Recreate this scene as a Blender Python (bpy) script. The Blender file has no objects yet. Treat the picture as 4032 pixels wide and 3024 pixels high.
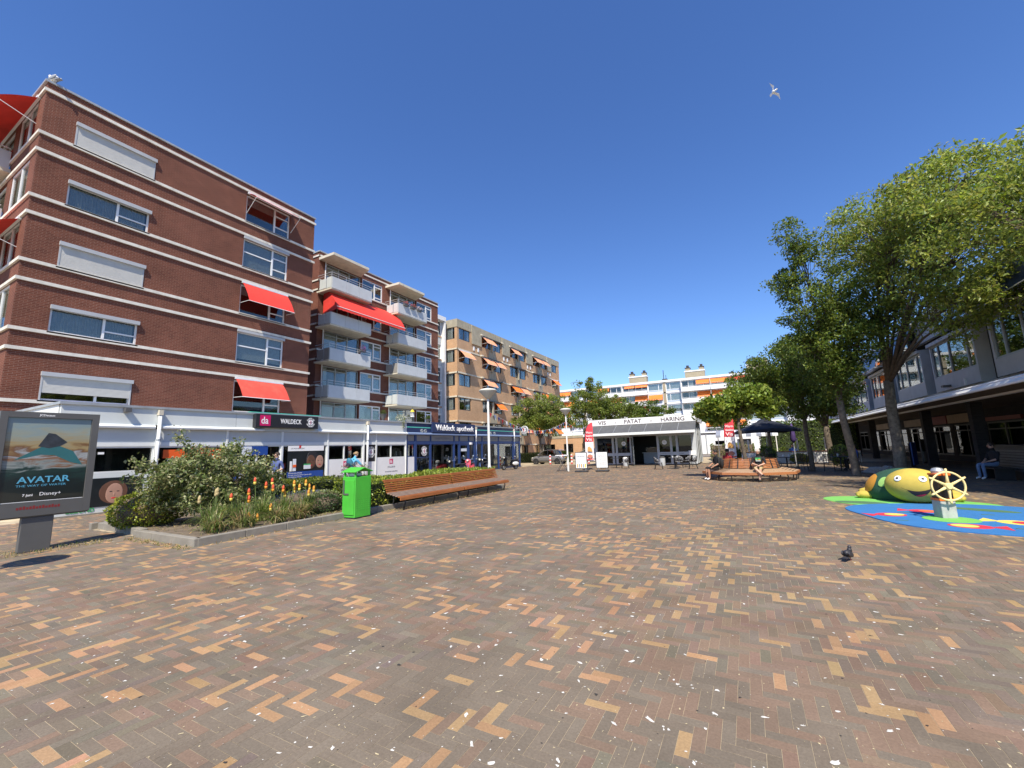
import bpy, bmesh, math, random
import numpy as np
from mathutils import Vector, Matrix

# ---------------------------------------------------------------- camera, world, sun, exposure
sc = bpy.context.scene
COL = sc.collection
R_ = math.radians
CAM_H = 1.65
def cam_axes(pitch=8.7717, roll=1.7486, yaw=28.625):
    p, r, y = R_(pitch), R_(roll), R_(yaw)
    fwd = Vector((-math.sin(y)*math.cos(p), math.cos(y)*math.cos(p), math.sin(p)))
    right0 = Vector((math.cos(y), math.sin(y), 0))
    up0 = right0.cross(fwd)
    right = right0*math.cos(r) - up0*math.sin(r)
    return right, right.cross(fwd), fwd
RIGHT, UP, FWD = cam_axes()
cd = bpy.data.cameras.new('camera'); cam = bpy.data.objects.new('camera', cd); COL.objects.link(cam)
cam.matrix_world = Matrix(((RIGHT.x, UP.x, -FWD.x, 0), (RIGHT.y, UP.y, -FWD.y, 0), (RIGHT.z, UP.z, -FWD.z, CAM_H), (0, 0, 0, 1)))
cd.sensor_width = 36; cd.lens = 1659.19/4032*36; cd.clip_start = 0.05; cd.clip_end = 3000
sc.camera = cam

SUN_EL, SUN_AZ = 53.0, 155.7          # azimuth clockwise from +Y
world = bpy.data.worlds.new('World'); sc.world = world; world.use_nodes = True
wn = world.node_tree.nodes; wl = world.node_tree.links
sky = wn.new('ShaderNodeTexSky'); sky.sky_type = 'NISHITA'; sky.sun_disc = False
sky.sun_elevation = R_(SUN_EL); sky.sun_rotation = R_(SUN_AZ)
sky.air_density = 1.0; sky.dust_density = 0.2; sky.ozone_density = 6.0; sky.altitude = 0
hs_ = wn.new('ShaderNodeHueSaturation'); hs_.inputs['Saturation'].default_value = 1.14; hs_.inputs['Hue'].default_value = .51; hs_.inputs['Value'].default_value = 1.0
wl.new(sky.outputs[0], hs_.inputs['Color']); wl.new(hs_.outputs['Color'], wn['Background'].inputs[0]); wn['Background'].inputs[1].default_value = 0.106
sd = bpy.data.lights.new('sun', 'SUN'); sun = bpy.data.objects.new('sun', sd); COL.objects.link(sun)
sd.energy = 3.75; sd.angle = R_(0.53); sd.color = (1.0, 0.915, 0.77)
sdir = Vector((math.sin(R_(SUN_AZ))*math.cos(R_(SUN_EL)), math.cos(R_(SUN_AZ))*math.cos(R_(SUN_EL)), math.sin(R_(SUN_EL))))
sun.rotation_euler = sdir.to_track_quat('Z', 'Y').to_euler(); sun.location = (0, -10, 30)
sc.view_settings.view_transform = 'Standard'; sc.view_settings.look = 'None'
sc.view_settings.exposure = 0.90; sc.view_settings.gamma = 1.0; sc.view_settings.use_curve_mapping = False
sc.render.engine = 'CYCLES'
sc.cycles.max_bounces = 8; sc.cycles.transparent_max_bounces = 24
sc.cycles.diffuse_bounces = 3; sc.cycles.glossy_bounces = 3
sc.cycles.use_denoising = True; sc.cycles.sample_clamp_indirect = 6

# ---------------------------------------------------------------- helpers
ORG = {}
def tag(o, label=None, cat=None, group=None, kind=None):
    if label: o['label'] = label
    if cat: o['category'] = cat
    if group: o['group'] = group
    if kind: o['kind'] = kind
    return o
def thing(name, label, cat, loc=(0, 0, 0), rz=0, group=None):
    o = bpy.data.objects.new(name, None); COL.objects.link(o); o.empty_display_size = .2
    o.location = loc; o.rotation_euler = (0, 0, rz)
    ORG[o.name] = Vector(loc)
    return tag(o, label, cat, group)
def WF(u, v, n): return (u, v, n)                       # plain x, y, z
def FX(X): return lambda u, v, n: (X+n, u, v)           # face looking to +X: u = Y, v = Z
def FXN(X): return lambda u, v, n: (X-n, u, v)          # face looking to -X
def FYN(Y): return lambda u, v, n: (u, Y-n, v)          # face looking to -Y: u = X, v = Z
def FYP(Y): return lambda u, v, n: (u, Y+n, v)
class MB:
    def __init__(s): s.v = []; s.f = []; s.mi = []
    def add(s, vs, fs, mi=0):
        b = len(s.v); s.v += [tuple(p) for p in vs]
        for f in fs: s.f.append(tuple(b+i for i in f)); s.mi.append(mi)
        return s
    def box(s, u0, u1, v0, v1, n0, n1, fr=WF, mi=0):
        c = [fr(u, v, n) for n in (n0, n1) for v in (v0, v1) for u in (u0, u1)]
        a, b_, d, e = Vector(c[0]), Vector(c[1]), Vector(c[2]), Vector(c[4])
        fs = [(0, 2, 3, 1), (4, 5, 7, 6), (0, 1, 5, 4), (2, 6, 7, 3), (0, 4, 6, 2), (1, 3, 7, 5)]
        if (b_-a).cross(d-a).dot(e-a) < 0: fs = [f[::-1] for f in fs]
        return s.add(c, fs, mi)
    def quad(s, p, mi=0): return s.add(p, [tuple(range(len(p)))], mi)
    def prism(s, poly, n0, n1, fr=WF, mi=0):
        k = len(poly)
        c = [fr(u, v, n0) for u, v in poly]+[fr(u, v, n1) for u, v in poly]
        fs = [tuple(range(k))[::-1], tuple(range(k, 2*k))]+[(i, (i+1) % k, k+(i+1) % k, k+i) for i in range(k)]
        return s.add(c, fs, mi)
    def tube(s, pts, r, seg=8, mi=0, cap=True):
        pts = [Vector(p) for p in pts]; rs = r if isinstance(r, (list, tuple)) else [r]*len(pts)
        b = len(s.v); up = None
        for i, p in enumerate(pts):
            d = (pts[min(i+1, len(pts)-1)]-pts[max(i-1, 0)])
            d = d.normalized() if d.length > 1e-9 else Vector((0, 0, 1))
            if up is None: up = d.orthogonal().normalized()
            up = (up-d*up.dot(d)); up = up.normalized() if up.length > 1e-6 else d.orthogonal().normalized()
            w = d.cross(up)
            for k in range(seg):
                a = 2*math.pi*k/seg
                s.v.append(tuple(p+(up*math.cos(a)+w*math.sin(a))*rs[i]))
        for i in range(len(pts)-1):
            for k in range(seg):
                k2 = (k+1) % seg
                s.f.append((b+i*seg+k, b+i*seg+k2, b+(i+1)*seg+k2, b+(i+1)*seg+k)); s.mi.append(mi)
        if cap:
            s.f.append(tuple(b+k for k in range(seg))[::-1]); s.mi.append(mi)
            e = b+(len(pts)-1)*seg; s.f.append(tuple(e+k for k in range(seg))); s.mi.append(mi)
        return s
    def lathe(s, prof, c=(0, 0, 0), seg=20, axis='z', mi=0):
        b = len(s.v)
        for r, h in prof:
            for k in range(seg):
                a = 2*math.pi*k/seg; x, y = r*math.cos(a), r*math.sin(a)
                p = (x, y, h) if axis == 'z' else ((x, h, y) if axis == 'y' else (h, x, y))
                s.v.append((c[0]+p[0], c[1]+p[1], c[2]+p[2]))
        for i in range(len(prof)-1):
            for k in range(seg):
                k2 = (k+1) % seg
                s.f.append((b+i*seg+k, b+i*seg+k2, b+(i+1)*seg+k2, b+(i+1)*seg+k)); s.mi.append(mi)
        for i, fl in ((0, True), (len(prof)-1, False)):
            if prof[i][0] > 1e-4:
                t = tuple(b+i*seg+k for k in range(seg)); s.f.append(t[::-1] if fl else t); s.mi.append(mi)
        return s
    def ball(s, c, r, seg=14, ring=9, mi=0, rot=None):
        r = r if isinstance(r, (list, tuple)) else (r, r, r); b = len(s.v)
        for i in range(ring+1):
            t = math.pi*i/ring
            for k in range(seg):
                a = 2*math.pi*k/seg
                p = Vector((r[0]*math.sin(t)*math.cos(a), r[1]*math.sin(t)*math.sin(a), r[2]*math.cos(t)))
                if rot is not None: p = rot @ p
                s.v.append((c[0]+p.x, c[1]+p.y, c[2]+p.z))
        for i in range(ring):
            for k in range(seg):
                k2 = (k+1) % seg
                s.f.append((b+i*seg+k, b+(i+1)*seg+k, b+(i+1)*seg+k2, b+i*seg+k2)); s.mi.append(mi)
        return s
    def build(s, name, mats, parent=None, world=True, smooth=False, bevel=0, label=None, kind=None):
        me = bpy.data.meshes.new(name)
        off = Vector((0, 0, 0))
        if world and parent is not None:
            r = parent
            while r.parent: r = r.parent
            off = ORG.get(r.name, Vector((0, 0, 0)))
        me.from_pydata([(x-off.x, y-off.y, z-off.z) for x, y, z in s.v], [], s.f)
        mats = mats if isinstance(mats, (list, tuple)) else [mats]
        for m in mats: me.materials.append(M(m))
        if len(mats) > 1: me.polygons.foreach_set('material_index', s.mi)
        if smooth:
            me.polygons.foreach_set('use_smooth', [True]*len(s.f))
        me.update()
        o = bpy.data.objects.new(name, me); COL.objects.link(o)
        if parent: o.parent = parent
        if smooth == 'auto':
            me.set_sharp_from_angle(angle=R_(40))
        if bevel:
            bv = o.modifiers.new('b', 'BEVEL'); bv.width = bevel; bv.segments = 2; bv.limit_method = 'ANGLE'; bv.angle_limit = R_(40)
        if label: o['label'] = label
        if kind: o['kind'] = kind
        return o
def box(name, mat, parent, u0, u1, v0, v1, n0, n1, fr=WF, **k):
    return MB().box(u0, u1, v0, v1, n0, n1, fr).build(name, mat, parent, **k)
def np_mesh(name, verts, faces, mat, parent=None, cols=None, world=True, smooth=False):
    """verts (N,3), faces (M,k) of one size, cols (M,3) per face"""
    verts = np.asarray(verts, np.float32); faces = np.asarray(faces, np.int32)
    if world and parent is not None:
        r = parent
        while r.parent: r = r.parent
        verts = verts-np.array(ORG.get(r.name, Vector((0, 0, 0))), np.float32)
    me = bpy.data.meshes.new(name); m_, k = faces.shape
    me.vertices.add(len(verts)); me.vertices.foreach_set('co', verts.ravel())
    me.loops.add(m_*k); me.loops.foreach_set('vertex_index', faces.ravel())
    me.polygons.add(m_); me.polygons.foreach_set('loop_start', np.arange(0, m_*k, k, dtype=np.int32))
    me.polygons.foreach_set('loop_total', np.full(m_, k, np.int32))
    me.polygons.foreach_set('use_smooth', np.full(m_, bool(smooth)))
    me.materials.append(M(mat)); me.update(calc_edges=True)
    if cols is not None:
        a = me.color_attributes.new('Col', 'FLOAT_COLOR', 'CORNER')
        c = np.ones((m_*k, 4), np.float32); c[:, :3] = np.repeat(np.asarray(cols, np.float32), k, axis=0)
        a.data.foreach_set('color', c.ravel())
    o = bpy.data.objects.new(name, me); COL.objects.link(o)
    if parent: o.parent = parent
    return o
def text(name, body, mat, parent, loc, size, rot, ext=0.004, bold=0.0, align='LEFT', sx=1.0, sp=1.0, world=True, fit=None):
    cu = bpy.data.curves.new(name, 'FONT'); cu.body = body; cu.size = size; cu.extrude = ext; cu.offset = bold
    cu.align_x = align; cu.space_character = sp; cu.resolution_u = 3
    tmp = bpy.data.objects.new('tmp', cu); COL.objects.link(tmp)
    me = bpy.data.meshes.new_from_object(tmp.evaluated_get(bpy.context.evaluated_depsgraph_get())); bpy.data.objects.remove(tmp)
    me.materials.clear(); me.materials.append(M(mat)); me.name = name
    if fit:
        xs = [v.co.x for v in me.vertices]; sx = fit/(max(xs)-min(xs))
    o = bpy.data.objects.new(name, me); COL.objects.link(o); o.rotation_euler = rot; o.scale = (sx, 1, 1)
    l = Vector(loc)
    if parent:
        o.parent = parent
        if world:
            r = parent
            while r.parent: r = r.parent
            l = l-ORG.get(r.name, Vector((0, 0, 0)))
    o.location = l
    return o
ROT_XP = (R_(90), 0, R_(90)); ROT_YN = (R_(90), 0, 0); ROT_XN = (R_(90), 0, R_(-90))
def copy_tree(o, parent=None):
    c = o.copy(); COL.objects.link(c); c.parent = parent
    for ch in o.children: copy_tree(ch, c)
    return c
def place(o, loc, rz=0, label=None, sc_=None):
    o.location = loc; o.rotation_euler = (0, 0, rz)
    if label: o['label'] = label
    if sc_: o.scale = (sc_, sc_, sc_)
    return o

# ---------------------------------------------------------------- materials
MATS = {}
def M(n):
    return MATS[n] if isinstance(n, str) else n
def nodes(name):
    m = bpy.data.materials.new(name); m.use_nodes = True
    return m, m.node_tree.nodes, m.node_tree.links, m.node_tree.nodes['Principled BSDF']
def ramp2(n, c0, c1, p0=0.0, p1=1.0):
    r = n.new('ShaderNodeValToRGB'); r.color_ramp.elements[0].color = (*c0, 1); r.color_ramp.elements[1].color = (*c1, 1)
    r.color_ramp.elements[0].position = p0; r.color_ramp.elements[1].position = p1
    return r
def mat(name, col, rough=.6, var=.12, vs=3.0, bump=0.0, bs=40.0, metal=0.0, spec=.5, dirt=0.0, dcol=(.12, .1, .08), coat=0.0):
    m, n, l, b = nodes(name)
    b.inputs['Roughness'].default_value = rough; b.inputs['Metallic'].default_value = metal
    b.inputs['Specular IOR Level'].default_value = spec
    if coat: b.inputs['Coat Weight'].default_value = coat; b.inputs['Coat Roughness'].default_value = .08
    tc = n.new('ShaderNodeTexCoord')
    if var > 0:
        ns = n.new('ShaderNodeTexNoise'); ns.inputs['Scale'].default_value = vs; ns.inputs['Detail'].default_value = 6; ns.inputs['Roughness'].default_value = .6
        l.new(tc.outputs['Object'], ns.inputs['Vector'])
        r = ramp2(n, tuple(c*(1-var) for c in col), tuple(min(1, c*(1+var)) for c in col), .3, .7)
        l.new(ns.outputs['Fac'], r.inputs['Fac']); out = r.outputs['Color']
        if dirt > 0:
            n2 = n.new('ShaderNodeTexNoise'); n2.inputs['Scale'].default_value = 1.1; n2.inputs['Detail'].default_value = 8; n2.inputs['Roughness'].default_value = .7
            mp = n.new('ShaderNodeMapping'); mp.inputs['Scale'].default_value = (2.2, 2.2, .5)
            l.new(tc.outputs['Object'], mp.inputs['Vector']); l.new(mp.outputs['Vector'], n2.inputs['Vector'])
            r2 = ramp2(n, (0, 0, 0), (dirt, dirt, dirt), .5, .75); l.new(n2.outputs['Fac'], r2.inputs['Fac'])
            mx = n.new('ShaderNodeMix'); mx.data_type = 'RGBA'
            l.new(r2.outputs['Color'], mx.inputs['Factor']); l.new(out, mx.inputs['A']); mx.inputs['B'].default_value = (*dcol, 1)
            out = mx.outputs['Result']
        l.new(out, b.inputs['Base Color'])
    else: b.inputs['Base Color'].default_value = (*col, 1)
    if bump > 0:
        n3 = n.new('ShaderNodeTexNoise'); n3.inputs['Scale'].default_value = bs; n3.inputs['Detail'].default_value = 5
        l.new(tc.outputs['Object'], n3.inputs['Vector'])
        bp = n.new('ShaderNodeBump'); bp.inputs['Strength'].default_value = bump; bp.inputs['Distance'].default_value = .01
        l.new(n3.outputs['Fac'], bp.inputs['Height']); l.new(bp.outputs['Normal'], b.inputs['Normal'])
    MATS[name] = m; return m
def brick_mat(name, c1, c2, mortar, bw=.22, rh=.067, ms=.010, dirt=.25):
    m, n, l, b = nodes(name); b.inputs['Roughness'].default_value = .85; b.inputs['Specular IOR Level'].default_value = .25
    g = n.new('ShaderNodeNewGeometry'); sp = n.new('ShaderNodeSeparateXYZ'); l.new(g.outputs['Position'], sp.inputs[0])
    ad = n.new('ShaderNodeMath'); ad.operation = 'ADD'; l.new(sp.outputs['X'], ad.inputs[0]); l.new(sp.outputs['Y'], ad.inputs[1])
    cb = n.new('ShaderNodeCombineXYZ'); l.new(ad.outputs[0], cb.inputs['X']); l.new(sp.outputs['Z'], cb.inputs['Y'])
    br = n.new('ShaderNodeTexBrick'); br.inputs['Scale'].default_value = 1; br.inputs['Brick Width'].default_value = bw
    br.inputs['Row Height'].default_value = rh; br.inputs['Mortar Size'].default_value = ms; br.inputs['Mortar Smooth'].default_value = .2
    br.inputs['Color1'].default_value = (*c1, 1); br.inputs['Color2'].default_value = (*c2, 1); br.inputs['Mortar'].default_value = (*mortar, 1)
    l.new(cb.outputs[0], br.inputs['Vector'])
    ns = n.new('ShaderNodeTexNoise'); ns.inputs['Scale'].default_value = .55; ns.inputs['Detail'].default_value = 9; ns.inputs['Roughness'].default_value = .68
    l.new(g.outputs['Position'], ns.inputs['Vector'])
    r = ramp2(n, (1-dirt,)*3, (1+dirt*.6,)*3, .3, .72); l.new(ns.outputs['Fac'], r.inputs['Fac'])
    mx = n.new('ShaderNodeMix'); mx.data_type = 'RGBA'; mx.blend_type = 'MULTIPLY'; mx.inputs['Factor'].default_value = 1
    l.new(br.outputs['Color'], mx.inputs['A']); l.new(r.outputs['Color'], mx.inputs['B']); l.new(mx.outputs['Result'], b.inputs['Base Color'])
    bp = n.new('ShaderNodeBump'); bp.inputs['Strength'].default_value = .6; bp.inputs['Distance'].default_value = .006; bp.invert = True
    l.new(br.outputs['Fac'], bp.inputs['Height']); l.new(bp.outputs['Normal'], b.inputs['Normal'])
    MATS[name] = m; return m
def leaf_mat(name, rough=.45, trans=.35):
    m, n, l, b = nodes(name); b.inputs['Roughness'].default_value = rough; b.inputs['Specular IOR Level'].default_value = .35
    at = n.new('ShaderNodeAttribute'); at.attribute_name = 'Col'
    l.new(at.outputs['Color'], b.inputs['Base Color'])
    tr = n.new('ShaderNodeBsdfTranslucent'); mx = n.new('ShaderNodeMixShader'); mx.inputs[0].default_value = trans
    hs = n.new('ShaderNodeHueSaturation'); hs.inputs['Hue'].default_value = .485; hs.inputs['Saturation'].default_value = 1.1; hs.inputs['Value'].default_value = 1.7
    l.new(at.outputs['Color'], hs.inputs['Color']); l.new(hs.outputs['Color'], tr.inputs['Color'])
    l.new(b.outputs[0], mx.inputs[1]); l.new(tr.outputs[0], mx.inputs[2]); l.new(mx.outputs[0], n['Material Output'].inputs['Surface'])
    MATS[name] = m; return m
def attr_mat(name, rough=.85, bump=.25, bs=120, spec=.25, grain=.22):
    m, n, l, b = nodes(name); b.inputs['Roughness'].default_value = rough; b.inputs['Specular IOR Level'].default_value = spec
    at = n.new('ShaderNodeAttribute'); at.attribute_name = 'Col'
    g = n.new('ShaderNodeNewGeometry')
    ns = n.new('ShaderNodeTexNoise'); ns.inputs['Scale'].default_value = 60; ns.inputs['Detail'].default_value = 7; ns.inputs['Roughness'].default_value = .75
    l.new(g.outputs['Position'], ns.inputs['Vector'])
    n2 = n.new('ShaderNodeTexNoise'); n2.inputs['Scale'].default_value = .9; n2.inputs['Detail'].default_value = 7; n2.inputs['Roughness'].default_value = .65
    l.new(g.outputs['Position'], n2.inputs['Vector'])
    r = ramp2(n, (1-grain,)*3, (1+grain,)*3, .3, .7); l.new(ns.outputs['Fac'], r.inputs['Fac'])
    r2 = ramp2(n, (.76, .75, .74), (1.10, 1.10, 1.10), .26, .6); l.new(n2.outputs['Fac'], r2.inputs['Fac'])
    mx = n.new('ShaderNodeMix'); mx.data_type = 'RGBA'; mx.blend_type = 'MULTIPLY'; mx.inputs['Factor'].default_value = 1
    l.new(at.outputs['Color'], mx.inputs['A']); l.new(r.outputs['Color'], mx.inputs['B'])
    m2 = n.new('ShaderNodeMix'); m2.data_type = 'RGBA'; m2.blend_type = 'MULTIPLY'; m2.inputs['Factor'].default_value = 1
    l.new(mx.outputs['Result'], m2.inputs['A']); l.new(r2.outputs['Color'], m2.inputs['B'])
    l.new(m2.outputs['Result'], b.inputs['Base Color'])
    bp = n.new('ShaderNodeBump'); bp.inputs['Strength'].default_value = bump; bp.inputs['Distance'].default_value = .004
    l.new(ns.outputs['Fac'], bp.inputs['Height']); l.new(bp.outputs['Normal'], b.inputs['Normal'])
    MATS[name] = m; return m
def glass_mat(name, tint=(.75, .82, .82), refl=.16, rough=.01):
    m, n, l, b = nodes(name); n.remove(b)
    t = n.new('ShaderNodeBsdfTransparent'); t.inputs[0].default_value = (*tint, 1)
    g = n.new('ShaderNodeBsdfGlossy'); g.inputs['Roughness'].default_value = rough; g.inputs['Color'].default_value = (.86, .86, .84, 1)
    lw = n.new('ShaderNodeLayerWeight'); lw.inputs['Blend'].default_value = .35
    mr = n.new('ShaderNodeMapRange'); mr.inputs['To Min'].default_value = refl; mr.inputs['To Max'].default_value = min(1, refl+.55)
    l.new(lw.outputs['Fresnel'], mr.inputs['Value'])
    mx = n.new('ShaderNodeMixShader'); l.new(mr.outputs[0], mx.inputs[0]); l.new(t.outputs[0], mx.inputs[1]); l.new(g.outputs[0], mx.inputs[2])
    l.new(mx.outputs[0], n['Material Output'].inputs['Surface']); MATS[name] = m; return m
def wood_mat(name, c1, c2, rough=.55, axis=1):
    m, n, l, b = nodes(name); b.inputs['Roughness'].default_value = rough
    tc = n.new('ShaderNodeTexCoord'); mp = n.new('ShaderNodeMapping')
    s = [18, 18, 18]; s[axis] = 1.2; mp.inputs['Scale'].default_value = s
    ns = n.new('ShaderNodeTexNoise'); ns.inputs['Scale'].default_value = 1.6; ns.inputs['Detail'].default_value = 7; ns.inputs['Roughness'].default_value = .7
    oi = n.new('ShaderNodeObjectInfo')
    ad = n.new('ShaderNodeVectorMath'); ad.operation = 'ADD'
    l.new(tc.outputs['Object'], mp.inputs['Vector']); l.new(mp.outputs[0], ad.inputs[0]); l.new(oi.outputs['Random'], ad.inputs[1]); l.new(ad.outputs[0], ns.inputs['Vector'])
    r = ramp2(n, c1, c2, .3, .7); l.new(ns.outputs['Fac'], r.inputs['Fac']); l.new(r.outputs['Color'], b.inputs['Base Color'])
    bp = n.new('ShaderNodeBump'); bp.inputs['Strength'].default_value = .3; bp.inputs['Distance'].default_value = .004
    l.new(ns.outputs['Fac'], bp.inputs['Height']); l.new(bp.outputs['Normal'], b.inputs['Normal'])
    MATS[name] = m; return m

brick_mat('red_brick', (.135, .039, .023), (.185, .058, .034), (.23, .125, .09), dirt=.32)
brick_mat('brown_brick', (.50, .28, .14), (.58, .35, .185), (.46, .34, .24), dirt=.2)
brick_mat('dark_brick', (.035, .033, .034), (.055, .05, .05), (.05, .05, .05))
brick_mat('grey_yellow_brick', (.36, .30, .19), (.42, .35, .23), (.34, .31, .26), dirt=.15)
mat('band_concrete', (.68, .64, .56), .85, .14, 2.5, .2, 60, dirt=.35, dcol=(.26, .24, .20))
mat('tan_concrete', (.36, .32, .235), .9, .16, 1.8, .3, 50, dirt=.55, dcol=(.20, .17, .12))
mat('cream_concrete', (.60, .55, .44), .9, .12, 2, .2, 50, dirt=.3, dcol=(.3, .26, .2))
mat('white_paint', (.78, .78, .77), .5, .05, 2, dirt=.12, dcol=(.5, .48, .44))
mat('white_frame', (.76, .77, .77), .35, .04, 4)
mat('dark_frame', (.045, .04, .038), .45, .1, 4)
mat('grey_frame', (.36, .40, .42), .4, .06, 4)
mat('shop_panel', (.62, .65, .63), .55, .04, 1.2, .03, 300, dirt=.12, dcol=(.38, .38, .34))
mat('shop_panel_low', (.52, .545, .545), .55, .04, 1.2, .03, 300)
mat('shop_white', (.74, .76, .74), .45, .05, 2, dirt=.15, dcol=(.5, .5, .46))
mat('coping', (.40, .42, .43), .45, .1, 2, metal=.3, dirt=.3)
mat('shutter', (.56, .55, .51), .55, .05, 3, dirt=.1, dcol=(.4, .38, .33))
mat('shutter_grey', (.42, .43, .44), .5, .06, 3)
mat('awning_red', (.70, .045, .03), .75, .10, 1.2, .1, 200)
mat('awning_red_old', (.66, .075, .05), .8, .14, 2.0, .1, 200, dirt=.25, dcol=(.72, .22, .15))
mat('awning_orange', (.86, .20, .025), .75, .08, 1.5, .1, 200)
mat('awning_pale_orange', (.80, .34, .18), .8, .10, 1.5, .1, 200)
mat('awning_grey', (.085, .088, .092), .7, .12, 1.5, .1, 200, dirt=.2, dcol=(.2, .2, .19))
mat('balcony_panel', (.50, .515, .52), .6, .06, 1.5, .08, 200, dirt=.25, dcol=(.36, .35, .33))
mat('rail_metal', (.55, .56, .57), .4, .06, 4, metal=.4)
mat('interior_dark', (.035, .037, .04), .9, .3, 1.0)
mat('interior_mid', (.17, .175, .165), .9, .4, 1.2)
mat('curtain', (.78, .78, .76), .9, .10, 8)
mat('curtain_teal', (.18, .33, .36), .9, .12, 8)
mat('blind', (.50, .53, .52), .8, .06, 3); mat('net_curtain', (.42, .44, .43), .9, .12, 6)
mat('navy', (.020, .034, .10), .35, .08, 2)
mat('navy_frame', (.022, .05, .16), .4, .08, 3)
mat('ledge_blue', (.25, .34, .52), .35, .1, 3)
mat('mint_line', (.10, .52, .40), .45, .05, 3)
mat('sign_black', (.022, .022, .026), .4, .08, 3)
mat('sign_magenta', (.58, .012, .12), .4, .05, 3)
mat('letter_white', (.85, .85, .84), .4, .02, 3)
mat('letter_dark', (.02, .018, .02), .5, .05, 3)
mat('letter_maroon', (.05, .018, .022), .5, .05, 3)
mat('grey_glass_panel', (.27, .26, .24), .25, .08, 2)
mat('letter_grey', (.13, .13, .14), .5, .02, 3)
mat('pole_white', (.72, .72, .69), .4, .05, 2, dirt=.2, dcol=(.45, .42, .36))
mat('lamp_shade', (.52, .51, .44), .5, .08, 3, dirt=.2, dcol=(.3, .28, .2))
mat('lamp_glass', (.70, .68, .58), .3, .04, 4)
mat('black_metal', (.022, .022, .023), .45, .2, 5)
mat('dark_grey_metal', (.10, .10, .098), .5, .08, 2, dirt=.15)
mat('galvanised', (.42, .44, .45), .45, .16, 5, metal=.5)
mat('chrome', (.75, .76, .78), .15, .03, 5, metal=1.0)
mat('rubber', (.018, .018, .018), .85, .2, 6)
mat('bin_green', (.07, .46, .045), .42, .10, 3, .05, 60, dirt=.3, dcol=(.08, .24, .06))
mat('kerb_concrete', (.235, .215, .18), .92, .16, 4, .4, 60, dirt=.4, dcol=(.19, .175, .145))
mat('soil', (.15, .115, .08), .95, .35, 6, .8, 30)
mat('asphalt', (.085, .083, .082), .95, .2, 3, .4, 80)
mat('ground_mix', (.22, .19, .165), .95, .2, .6, .3, 20)
mat('sand', (.40, .325, .215), .98, .35, 1.3, .3, 80)
mat('dropping', (.62, .60, .55), .85, .25, 60)
mat('gum', (.035, .033, .03), .8, .2, 30)
wood_mat('bench_wood', (.27, .085, .026), (.44, .165, .052), .5, 1)
wood_mat('bench_wood_worn', (.22, .155, .12), (.36, .255, .19), .75, 1)
wood_mat('hex_wood', (.32, .12, .045), (.50, .21, .085), .5, 0)
wood_mat('hex_seat', (.36, .23, .14), (.52, .36, .23), .6, 0)
glass_mat('glass', (.80, .83, .82), .06)
glass_mat('glass_clear', (.80, .84, .84), .10)
glass_mat('glass_dark', (.30, .33, .34), .015)
glass_mat('car_glass', (.25, .28, .29), .18)
leaf_mat('leaf'); leaf_mat('leaf_stiff', .35, .2)
attr_mat('paver', .9, .3); attr_mat('painted', .6, .05, grain=.05)
mat('bark', (.125, .10, .075), .95, .4, 9, 1.0, 30, dirt=.4, dcol=(.06, .05, .04))
mat('bark_pale', (.19, .16, .12), .95, .45, 7, 1.0, 24, dirt=.6, dcol=(.075, .062, .048))
mat('twig', (.13, .095, .065), .95, .2, 6)
mat('sand_light', (.55, .46, .28), .98, .2, 20)
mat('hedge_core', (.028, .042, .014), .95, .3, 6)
mat('canopy_white', (.86, .86, .85), .5, .04, 2)
# ---------------------------------------------------------------- ground, road, brick plaza
rng = np.random.default_rng(7); random.seed(7)
g = MB().quad([(-700, -300, -.06), (700, -300, -.06), (700, 900, -.06), (-700, 900, -.06)]).build('ground', 'ground_mix')
tag(g, kind='structure')
rd = MB().quad([(-60, 38.6, -.012), (-12.6, 38.6, -.012), (-12.6, 58, -.012), (-60, 58, -.012)]).build('road', 'asphalt'); tag(rd, kind='structure')
plaza = MB().box(-30, 20, -8, 58, -.05, -.0017).build('plaza_pavement', 'sand'); tag(plaza, kind='structure')
plaza['label'] = 'herringbone square of brown and tan clay bricks'

def proj_np(P):
    v = P-np.array((0, 0, CAM_H)); z = v@np.array(FWD)
    zz = np.where(z > .05, z, .05)
    return 2016+1659.19*(v@np.array(RIGHT))/zz, 1512-1659.19*(v@np.array(UP))/zz, z
W_ = 0.073
def bed_clear(x, y):      # where no bricks lie: planter bed, play mat
    inbed = (x > -14.5) & (x < -9.42) & (y > 4.45) & (y < 16.1)
    blue = ((x-4.3)/2.45)**2+((y-12.25)/2.12)**2 < .80
    oc = ((x-.0)**2+(y-22.3)**2) < 1.2
    return inbed | (blue & (x > 2)) | oc
def herringbone():
    nx0, nx1 = int(-19.2/W_), int(13/W_); ny0, ny1 = int(-1.0/W_), int(39.0/W_)
    X, Y = np.meshgrid(np.arange(nx0, nx1), np.arange(ny0, ny1)); X = X.ravel(); Y = Y.ravel()
    m = (X-Y) % 6
    out = []
    for sel, hor in ((m == 0, 1), (m == 5, 0)):
        x, y = X[sel]*W_, Y[sel]*W_
        cx = x+(1.5*W_ if hor else .5*W_); cy = y+(.5*W_ if hor else 1.5*W_)
        out.append(np.stack([cx, cy, np.full(len(cx), hor)], 1))
    B = np.concatenate(out)
    px, py, z = proj_np(np.stack([B[:, 0], B[:, 1], np.zeros(len(B))], 1))
    d = np.hypot(B[:, 0], B[:, 1])
    ang = np.degrees(np.arctan2(B[:, 0], B[:, 1]))
    vis = (((ang > -93) & (ang < 36)) | (d < 3)) & ~bed_clear(B[:, 0], B[:, 1])
    # bricks far beyond the car road and behind the shop fronts are not needed
    vis &= ~((B[:, 0] < -18.25) & (B[:, 1] > 3)) & ~((B[:, 0] < -12.6) & (B[:, 1] > 38.6))
    return B[vis], d[vis], px[vis], py[vis], z[vis]
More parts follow.
